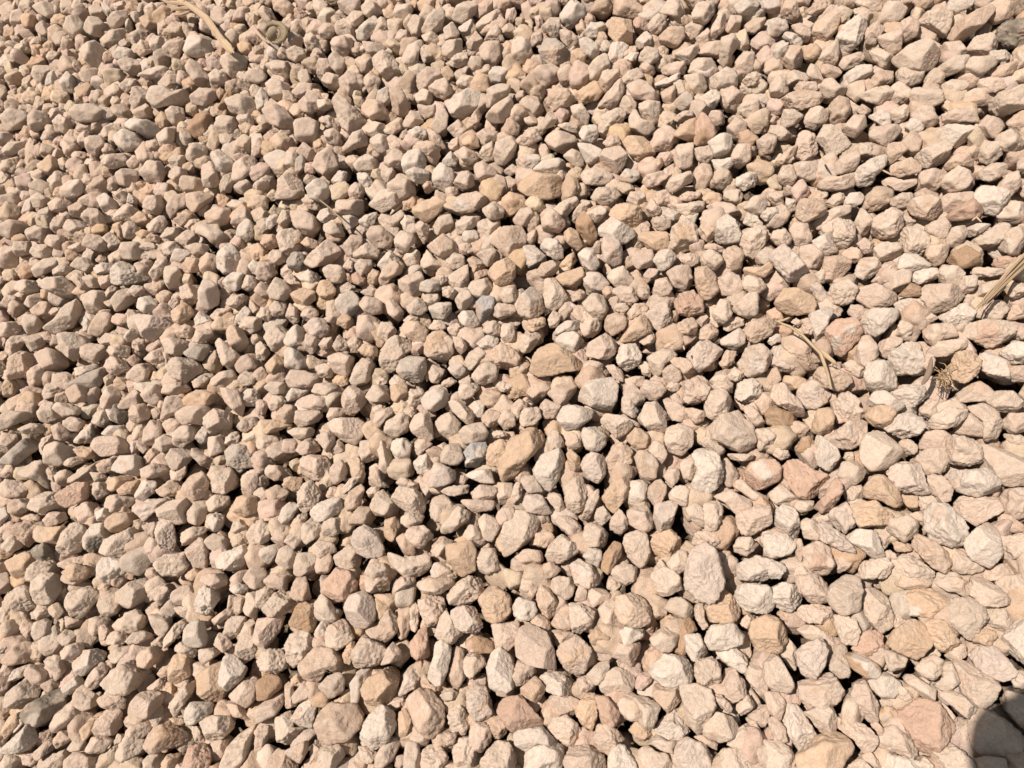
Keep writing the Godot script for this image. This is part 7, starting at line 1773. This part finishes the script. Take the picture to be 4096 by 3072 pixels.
func build_stones() -> void:
	for s in stones:                                         # the place, size and turn of each outlined stone on the bed
		var p0 := at(s.mid.x, s.mid.y, 0.0)
		var depth := seen_at(p0).z
		s.size = sqrt(s.area / PI) * depth / F               # mean radius, metres
		var y: float = clampf((s.size - .016) * .45, -.004, .018) + rng.randf_range(-.013, .009)
		p0 = at(s.mid.x, s.mid.y, y)
		s.at = p0
		s.unit = seen_at(p0).z / F
		var w := (eye - p0).normalized()
		var u := view.x - w * view.x.dot(w)
		s.basis = Basis(u.normalized(), w.cross(u.normalized()), w)
	var order := range(stones.size())
	order.sort_custom(func(a, b): return stones[a].area > stones[b].area if (stones[a].name != "") == (stones[b].name != "") else stones[a].name != "")
	var single := order.slice(0, 298)
	name_stones(single)
	var bed := Node3D.new()
	bed.name = "gravel"
	bed.set_meta("kind", "stuff")
	bed.set_meta("label", "bed of smaller cream and pinkish limestone gravel between the larger stones")
	bed.set_meta("category", "gravel")
	add_child(bed)
	var all := []
	all.resize(Mesh.ARRAY_MAX)
	all[Mesh.ARRAY_VERTEX] = PackedVector3Array()
	all[Mesh.ARRAY_NORMAL] = PackedVector3Array()
	all[Mesh.ARRAY_COLOR] = PackedColorArray()
	all[Mesh.ARRAY_INDEX] = PackedInt32Array()
	for rank in order.size():
		var s: Dictionary = stones[order[rank]]
		var look: Array = SHAPES[s.shape]
		var poly := PackedVector2Array()
		for v: Vector2 in s.poly:
			poly.append(Vector2(v.x - s.mid.x, s.mid.y - v.y) * s.unit * (1.015 if s.area > 8200.0 else 1.055))
		var big: bool = s.area > 8200.0
		var tone: Color = TONES[s.tone]
		tone = tone * rng.randf_range(.92, 1.06)
		var marks := []
		for m in MARKS.get(s.name, []):
			var c: Vector2 = Vector2(s.tile % 4 * 1024.0 + m[0] / 2.16, floorf(s.tile / 4.0) * 768.0 + m[1] / 2.16) - s.mid
			marks.append([Vector2(c.x, -c.y) * s.unit, m[2] / 2.16 * s.unit, TONES[m[3]], m[4]])
		var mesh := stone_mesh(poly, s.size * look[2] * rng.randf_range(1.05, 1.4), look[0], look[1] + rng.randi_range(0, 2), tone, 1000 + order[rank], 4 if big else 3, marks)
		if rank < single.size():
			var o := MeshInstance3D.new()
			o.name = "stone" if rank == 0 else "stone_%03d" % rank
			o.mesh = mesh
			o.material_override = stone_material
			o.transform = Transform3D(s.basis, s.at)
			o.set_meta("label", s.label)
			o.set_meta("category", "stone")
			o.set_meta("group", "larger stones of the gravel bed")
			add_child(o)
		else:
			var a := mesh.surface_get_arrays(0)
			var t := Transform3D(s.basis, s.at)
			var first: int = all[Mesh.ARRAY_VERTEX].size()
			all[Mesh.ARRAY_VERTEX].append_array(t * (a[Mesh.ARRAY_VERTEX] as PackedVector3Array))
			all[Mesh.ARRAY_NORMAL].append_array(Transform3D(s.basis, Vector3.ZERO) * (a[Mesh.ARRAY_NORMAL] as PackedVector3Array))
			all[Mesh.ARRAY_COLOR].append_array(a[Mesh.ARRAY_COLOR])
			var index: PackedInt32Array = a[Mesh.ARRAY_INDEX]
			for i in index.size():
				index[i] += first
			all[Mesh.ARRAY_INDEX].append_array(index)
	var joined := ArrayMesh.new()
	joined.add_surface_from_arrays(Mesh.PRIMITIVE_TRIANGLES, all)
	var upper := MeshInstance3D.new()
	upper.name = "small_stones"
	upper.mesh = joined
	upper.material_override = stone_material
	upper.set_meta("kind", "stuff")
	bed.add_child(upper)
	fill_between(bed)


# Which one a stone is: a label of its own, or its look and the two named stones that it lies between.
func name_stones(single: Array) -> void:
	var marks := single.filter(func(i): return stones[i].name != "")
	var used := {}
	for i in single:
		var s: Dictionary = stones[i]
		if s.name != "":
			continue
		var near := marks.duplicate()
		near.sort_custom(func(a, b): return stones[a].mid.distance_squared_to(s.mid) < stones[b].mid.distance_squared_to(s.mid))
		var best := ""
		var best_cost := 1e9
		for a in near.slice(0, 7):
			for b in near.slice(0, 16):
				if a == b:
					continue
				var pa: Vector2 = stones[a].mid
				var pb: Vector2 = stones[b].mid
				var along := (pb - pa).normalized()
				var t: float = (s.mid - pa).dot(along)
				var off: float = absf((s.mid - pa).cross(along))
				if t < 0.0 or t > pa.distance_to(pb):
					continue
				var text: String = "%s %s stone between the %s and the %s" % [TONE_WORDS[s.tone], s.shape, stones[a].name, stones[b].name]
				var key := "%d %d" % [mini(a, b), maxi(a, b)]
				var cost := pa.distance_to(pb) + off * 3.0 + (2000.0 if used.has(key) else 0.0) + (1e6 if text.split(" ").size() > 16 else 0.0)
				if cost < best_cost:
					best_cost = cost
					best = text + "|" + key
		if best == "":
			var a: Vector2 = stones[near[0]].mid
			var b: Vector2 = stones[near[1]].mid
			best = "%s %s stone beside the %s, outward from the %s|x%d" % [TONE_WORDS[s.tone], s.shape, stones[near[0]].name, stones[near[1]].name, i]
		s.label = best.get_slice("|", 0)
		used[best.get_slice("|", 1)] = true


# The gravel that fills the gaps and lies below: three layers in view, thinner beyond.
func fill_between(bed: Node3D) -> void:
	covered.resize(512 * 384)
	for s in stones:
		var lo: Vector2 = s.poly[0]
		var hi := lo
		for v: Vector2 in s.poly:
			lo = lo.min(v)
			hi = hi.max(v)
		for y in range(maxi(0, int(lo.y / 8)), mini(384, int(hi.y / 8) + 1)):
			for x in range(maxi(0, int(lo.x / 8)), mini(512, int(hi.x / 8) + 1)):
				if covered[y * 512 + x] == 0 and Geometry2D.is_point_in_polygon(Vector2(x * 8 + 4, y * 8 + 4), s.poly):
					covered[y * 512 + x] = 1
	var kinds := []
	var lists := []
	var tints := []
	var picks := ["c", "c", "c", "p", "p", "w", "t", "y", "o", "c", "p", "y", "t", "c"]
	for k in 14:
		var poly := PackedVector2Array()
		var n := rng.randi_range(5, 7)
		var squash := rng.randf_range(.62, .95)
		for i in n:
			poly.append(Vector2.from_angle(TAU * (i + rng.randf_range(-.35, .35)) / n) * .020 * rng.randf_range(.8, 1.2) * Vector2(1.0, squash))
		kinds.append(stone_mesh(poly, .020 * rng.randf_range(.75, 1.1), rng.randf_range(.0, .35), 9, TONES[picks[k]], 77 + k, 3))
		lists.append([])
		tints.append([])
	# the part of the bed that the picture shows, with a margin
	var lo := Vector2(9, 9)
	var hi := -lo
	for c in [[0, 0], [4096, 0], [0, 3072], [4096, 3072]]:
		var p := at(c[0], c[1], 0.0)
		lo = lo.min(Vector2(p.x, p.z))
		hi = hi.max(Vector2(p.x, p.z))
	lo -= Vector2(.35, .35)
	hi += Vector2(.35, .35)
	for layer in 3:
		var grid := {}
		var level: float = [-.012, -.026, -.047][layer]
		var pack: float = [.80, .80, .92][layer]
		var tries: int = [60000, 26000, 16000][layer]
		for n in tries:
			var share := float(n) / tries
			var r := lerpf(.026, .0125, pow(share, .55)) * rng.randf_range(.85, 1.1) if layer == 0 else rng.randf_range(.017, .027)
			var p := Vector2(rng.randf_range(lo.x, hi.x), rng.randf_range(lo.y, hi.y))
			var at3 := Vector3(p.x, level + (r - .018) * .6 + rng.randf_range(-.004, .004), p.y)
			var px := seen_at(at3)
			var rp := r / px.z * F
			var shown := px.x > -rp and px.x < 4096 + rp and px.y > -rp and px.y < 3072 + rp
			if layer == 0 and shown:
				var hit := 0
				for k in 17:
					var d := Vector2.ZERO if k == 0 else Vector2.from_angle(k * TAU / 8.0) * rp * (.85 if k < 9 else .5)
					var gx := int((px.x + d.x) / 8.0)
					var gy := int((px.y + d.y) / 8.0)
					if gx >= 0 and gx < 512 and gy >= 0 and gy < 384:
						hit += covered[gy * 512 + gx]
				if hit > 3:
					continue
			var cell := Vector2i((p / .06).floor())
			var free := true
			for i in 9:
				for other: Vector3 in grid.get(cell + Vector2i(i % 3 - 1, i / 3 - 1), []):
					if Vector2(other.x, other.y).distance_to(p) < (other.z + r) * pack:
						free = false
						break
				if not free:
					break
			if not free:
				continue
			if not grid.has(cell):
				grid[cell] = []
			grid[cell].append(Vector3(p.x, p.y, r))
			place(lists, tints, at3, r)
	for n in 42000:                                          # beyond the picture: one layer, out to some metres
		var p := Vector2.from_angle(rng.randf() * TAU) * sqrt(rng.randf()) * 5.0 + (lo + hi) / 2.0
		if p.x > lo.x and p.x < hi.x and p.y > lo.y and p.y < hi.y:
			continue
		var r := rng.randf_range(.017, .030)
		place(lists, tints, Vector3(p.x, rng.randf_range(-.045, -.004), p.y), r)
	for k in kinds.size():
		var mm := MultiMesh.new()
		mm.transform_format = MultiMesh.TRANSFORM_3D
		mm.use_colors = true
		mm.mesh = kinds[k]
		mm.instance_count = lists[k].size()
		for i in lists[k].size():
			mm.set_instance_transform(i, lists[k][i])
			mm.set_instance_color(i, tints[k][i])
		var o := MultiMeshInstance3D.new()
		o.name = "loose_stones" if k == 0 else "loose_stones_%03d" % k
		o.multimesh = mm
		o.material_override = stone_material
		o.set_meta("kind", "stuff")
		bed.add_child(o, true)


func place(lists: Array, tints: Array, p: Vector3, r: float) -> void:
	var k := rng.randi_range(0, lists.size() - 1)
	var axis := Vector3(rng.randfn(), rng.randfn(), rng.randfn()).normalized()
	var b := Basis(axis, rng.randf() * TAU).scaled_local(Vector3(rng.randf_range(.85, 1.2), rng.randf_range(.85, 1.15), rng.randf_range(.8, 1.2)) * r / .019)
	lists[k].append(Transform3D(b, p))
	var v := rng.randf_range(.86, 1.06)
	tints[k].append(Color(v, v * rng.randf_range(.95, 1.0), v * rng.randf_range(.90, 1.0)))


# ---- dry plant litter ----

func plant_material(called: String, c: Color) -> StandardMaterial3D:
	var m := StandardMaterial3D.new()
	m.resource_name = called
	m.albedo_color = c.linear_to_srgb()
	m.vertex_color_use_as_albedo = true
	m.roughness = .8
	m.metallic_specular = .3
	return m


# A stalk, strip or fibre along PATH: WIDE and THICK in metres at each point, with fine ridges along it.
func stalk(path: Array, wide: Array, flat: float, seed_: int) -> ArrayMesh:
	var r := RandomNumberGenerator.new()
	r.seed = seed_
	var curve := Curve3D.new()
	for i in path.size():
		var a: Vector3 = path[maxi(i - 1, 0)]
		var b: Vector3 = path[mini(i + 1, path.size() - 1)]
		curve.add_point(path[i], (a - b) / 6.0, (b - a) / 6.0)
	var length := curve.get_baked_length()
	var rings := clampi(int(length / .003), 6, 60)
	var around := 12
	var ridges := PackedFloat32Array()
	for i in around:
		ridges.append(r.randf_range(.8, 1.15))
	var st := SurfaceTool.new()
	st.begin(Mesh.PRIMITIVE_TRIANGLES)
	for k in rings + 1:
		var t := float(k) / rings
		var p := curve.sample_baked(t * length)
		var d := (curve.sample_baked(minf(t * length + .002, length)) - curve.sample_baked(maxf(t * length - .002, 0.0))).normalized()
		var up := (eye - p).normalized()
		var across := d.cross(up).normalized()
		up = across.cross(d)
		var f := t * (wide.size() - 1)
		var i0 := mini(int(f), wide.size() - 2)
		var w: float = lerpf(wide[i0], wide[i0 + 1], f - i0) * .5
		for j in around:
			var a := TAU * j / around
			var n := across * cos(a) + up * sin(a) * flat
			var ridge := ridges[j] * (1.0 + .1 * rough_noise.get_noise_3d(p.x * 4.0, j * .3, p.z * 4.0))
			var v := clampf(ridges[j] * .95 + .35 * tint_noise.get_noise_3d(p.x, p.z, j * .02 + seed_), .45, 1.15)
			st.set_color(Color(v, v * .98, v * .94))
			st.add_vertex(p + n * w * ridge * (0.12 if k == rings or k == 0 else 1.0))
	for k in rings:
		for j in around:
			var a := k * around + j
			var b := k * around + (j + 1) % around
			for i in [a, a + around, b, b, a + around, b + around]:
				st.add_index(i)
	for j in range(1, around - 1):
		for i in [0, j, j + 1]:
			st.add_index(i)
		for i in [0, j + 1, j]:
			st.add_index(rings * around + i)
	st.generate_normals()
	return st.commit()


func thing(called: String, label: String, category: String, where: Vector3) -> Node3D:
	var o := Node3D.new()
	o.name = called
	o.position = where
	o.set_meta("label", label)
	o.set_meta("category", category)
	add_child(o, true)
	return o


func part(of: Node3D, called: String, mesh: Mesh, m: Material) -> MeshInstance3D:
	var o := MeshInstance3D.new()
	o.name = called
	o.mesh = mesh
	o.material_override = m
	o.position = -of.position
	of.add_child(o, true)
	return o


func trail(tile: int, pts: Array, high: float) -> Array:      # points on the bed, lifted by HIGH
	var out := []
	for i in range(0, pts.size(), 2):
		out.append(at((tile % 4) * 1024.0 + pts[i] / 2.16, floorf(tile / 4.0) * 768.0 + pts[i + 1] / 2.16, high + .002 * sin(i * 1.7)))
	return out


func dry_plants() -> void:
	var straw := plant_material("dry_straw", Color(.44, .345, .23))
	var bark := plant_material("weathered_bark", Color(.40, .305, .21))
	var grey := plant_material("weathered_stalk", Color(.32, .24, .165))
	var brown := plant_material("dry_root", Color(.40, .29, .17))
	var husk := plant_material("grey_husk", Color(.25, .205, .14))
	var sliver := plant_material("grey_wood", Color(.22, .165, .125))
	# a strip of bark at the top edge
	var path := trail(0, [1590,20, 1690,85, 1790,165, 1855,260, 1915,345, 1975,420, 2020,447], .034)
	var t := thing("bark_strip", "curved straw-coloured strip of dry bark lying across the stones near the top edge", "bark", path[3])
	part(t, "strip", stalk(path, [.011, .014, .016, .016, .015, .017, .014], .35, 5), bark)
	for k in 4:
		part(t, "fibre", stalk(trail(0, [1895 + k * 16,325 + k * 5, 1948 + k * 14,390, 1998 + k * 9,450 + k * 4], .04), [.004, .004, .0015], .6, 20 + k), straw)
	part(t, "fibre", stalk(trail(0, [1650,70, 1580,70, 1500,85, 1470,115], .028), [.007, .009, .007, .003], .5, 31), bark)
	part(t, "fibre", stalk(trail(0, [1640,100, 1570,125, 1500,130], .026), [.006, .006, .003], .5, 32), bark)
	part(t, "fibre", stalk(trail(0, [1620,40, 1540,30, 1440,20, 1400,0], .026), [.007, .010, .008, .004], .5, 33), bark)
	# a curled husk next to it
	path = trail(1, [-20,215, 10,275, 55,330, 120,375], .022)
	t = thing("curled_husk", "small curled grey-brown woody husk with ring-like ridges, near the bark strip", "husk", path[1])
	part(t, "stem", stalk(path, [.004, .007, .006, .003], .7, 41), plant_material("pale_stem", Color(.46, .36, .27)))
	var core := part(t, "cup", soft_box(Vector3(.046, .034, .026), 2.2), husk)
	core.position = at(1024 + 165 / 2.16, 285 / 2.16, .012) - t.position
	for k in 4:
		var ring := []
		for i in 9:
			var a := -2.9 + i * (.60 - k * .04)
			ring.append(at(1024 + (165 + cos(a) * (98 - k * 24)) / 2.16, (285 + sin(a) * (88 - k * 20)) / 2.16, .032 - k * .006))
		part(t, "rim", stalk(ring, [.005, .010, .011, .012, .011, .009, .005], .8, 44 + k), husk)
	# the forked straw stalk on the right
	path = trail(7, [55,1108, 120,1135, 195,1165, 300,1240, 390,1330, 455,1395, 490,1490, 520,1580, 545,1690], .040)
	t = thing("straw_stalk", "bent yellowish straw stalk with a short broken side shoot lying on tan stones", "stalk", path[4])
	part(t, "stem", stalk(path, [.002, .0032, .004, .0042, .0045, .0052, .0046, .0038, .003], .7, 51), straw)
	part(t, "side_shoot", stalk(trail(7, [440,1365, 500,1410, 560,1460, 592,1492], .036), [.006, .007, .006, .005], .6, 52), straw)
	part(t, "tip", stalk(trail(7, [80,1118, 130,1108, 195,1082], .040), [.0045, .004, .002], .6, 53), straw)
	# the frayed grey stalk at the right edge
	path = trail(7, [2260,540, 2190,610, 2110,690, 2040,770, 1960,850, 1880,930, 1795,1040], .036)
	t = thing("frayed_stalk", "thick frayed grey-brown dry stalk splitting to a point, at the picture's edge", "stalk", path[3])
	for k in 8:
		var o := (k - 3.5) * 8.5
		var fray := 30.0 * sin(k * 2.4)
		part(t, "strand", stalk(trail(7, [2262 + o,545 + o * .9, 2185 + o,620 + o * .8, 2105 + o * .9,698 + o * .7, 2035 + o * .8 + fray * .3,775 + o * .6, 1955 + o * .8 + fray * .6,860 + o * .7, 1880 + o * .5 + fray * .5,935 + o * .5 + absf(fray) * .3, 1790 + absf(o) * 2.4 + fray,1045 - absf(o) * 2.8],
			.036 + .003 * sin(k * 1.9)), [.0028, .0036, .0037, .0034, .003, .0022, .0007], .9, 61 + k), grey if k % 3 else bark)
	# a dark upright sliver of wood
	path = trail(7, [1412,1420, 1405,1480, 1392,1550, 1365,1610, 1325,1670], .040)
	t = thing("wood_sliver", "dark grey-brown sliver of wood standing between pale stones, beside the dry tuft", "stick", path[2])
	part(t, "sliver", stalk(path, [.002, .006, .008, .007, .003], .6, 71), sliver)
	# two tufts of dry root and some loose straws
	tuft("dry_tuft", "tangled tuft of brown dry grass roots beside the orange-tan cube", 7, Vector2(1515, 1590), 46, 115.0, brown)
	tuft("dry_tuft", "small tuft of pale dry fibres under the biggest pinkish wedge slab", 10, Vector2(50, 75), 18, 80.0, straw)
	var loose := [
		[5, [545,65, 640,140, 720,220, 775,310], "thin brown straw lying slanted over cream stones, above the long pinkish prism", .0025, grey],
		[3, [455,1320, 480,1370, 515,1405], "tiny yellow straw in the hollow under the grey-faced point", .0028, straw],
		[3, [985,1468, 1030,1490, 1075,1515], "tiny yellow straw beside the white bean stone", .0028, straw],
		[6, [1475,1325, 1485,1345, 1490,1365], "tiny pale straw at the foot of the tan finger stone", .0024, straw],
		[7, [1760,250, 1800,215, 1850,265], "short curled pale straw below the large white boulder", .0024, straw]]
	for l in loose:
		path = trail(l[0], l[1], .034)
		t = thing("loose_straw", l[2], "straw", path[1])
		part(t, "stem", stalk(path, [l[3], l[3] * 1.2, l[3] * .6], .8, 80 + l[1][0]), l[4])


func tuft(called: String, label: String, tile: int, mid: Vector2, count: int, spread: float, m: Material) -> void:
	var t := thing(called, label, "dry grass", trail(tile, [mid.x, mid.y], .02)[0])
	for k in count:
		var a := rng.randf() * TAU
		var d := Vector2.from_angle(a) * spread * rng.randf_range(.35, 1.0)
		var o := Vector2(rng.randf_range(-1, 1), rng.randf_range(-1, 1)) * spread * .35
		var c := Vector2(-d.y, d.x) * rng.randf_range(-.5, .5)
		var blade := []
		for i in 4:
			var q2 := mid + o + d * (i / 3.0) + c * sin(i * 1.1)
			blade.append(trail(tile, [q2.x, q2.y], rng.randf_range(.018, .046))[0])
		part(t, "blade", stalk(blade, [.001, .0013, .001, .0005], .8, 300 + k), m)


# ---- the camera that took the picture: its shadow falls into the corner ----

func soft_box(size: Vector3, power: float) -> ArrayMesh:
	var st := SurfaceTool.new()
	st.begin(Mesh.PRIMITIVE_TRIANGLES)
	var s := sphere(4)
	for d: Vector3 in s[0]:
		var k := pow(pow(absf(d.x), power) + pow(absf(d.y), power) + pow(absf(d.z), power), -1.0 / power)
		st.add_vertex(d * k * size * .5)
	for i in s[1]:
		st.add_index(i)
	st.generate_normals()
	return st.commit()


func held_camera(to_sun: Vector3) -> void:
	var black := StandardMaterial3D.new()
	black.resource_name = "black_plastic"
	black.albedo_color = Color(.07, .07, .075)
	black.roughness = .5
	var rubber := StandardMaterial3D.new()
	rubber.resource_name = "black_rubber"
	rubber.albedo_color = Color(.045, .045, .045)
	rubber.roughness = .85
	var middle := eye + to_sun * .085
	var o := Node3D.new()
	o.name = "handheld_camera"
	o.transform = Transform3D(view, middle)
	o.set_meta("label", "black camera held above the gravel, its round shadow falling in the corner")
	o.set_meta("category", "camera")
	add_child(o)
	var list := [["body", Vector3(.152, .127, .062), 2.5, Vector3(-.006, .004, .012), black], ["grip", Vector3(.036, .10, .066), 3.0, Vector3(.064, -.006, -.004), rubber],
		["viewfinder", Vector3(.052, .03, .05), 3.5, Vector3(0, .058, .012), black], ["lens_barrel", Vector3(.078, .078, .05), 2.6, Vector3(-.004, -.004, -.018), rubber]]
	for l in list:
		var p := MeshInstance3D.new()
		p.name = l[0]
		p.mesh = soft_box(l[1], l[2])
		p.position = l[3]
		p.material_override = l[4]
		o.add_child(p)
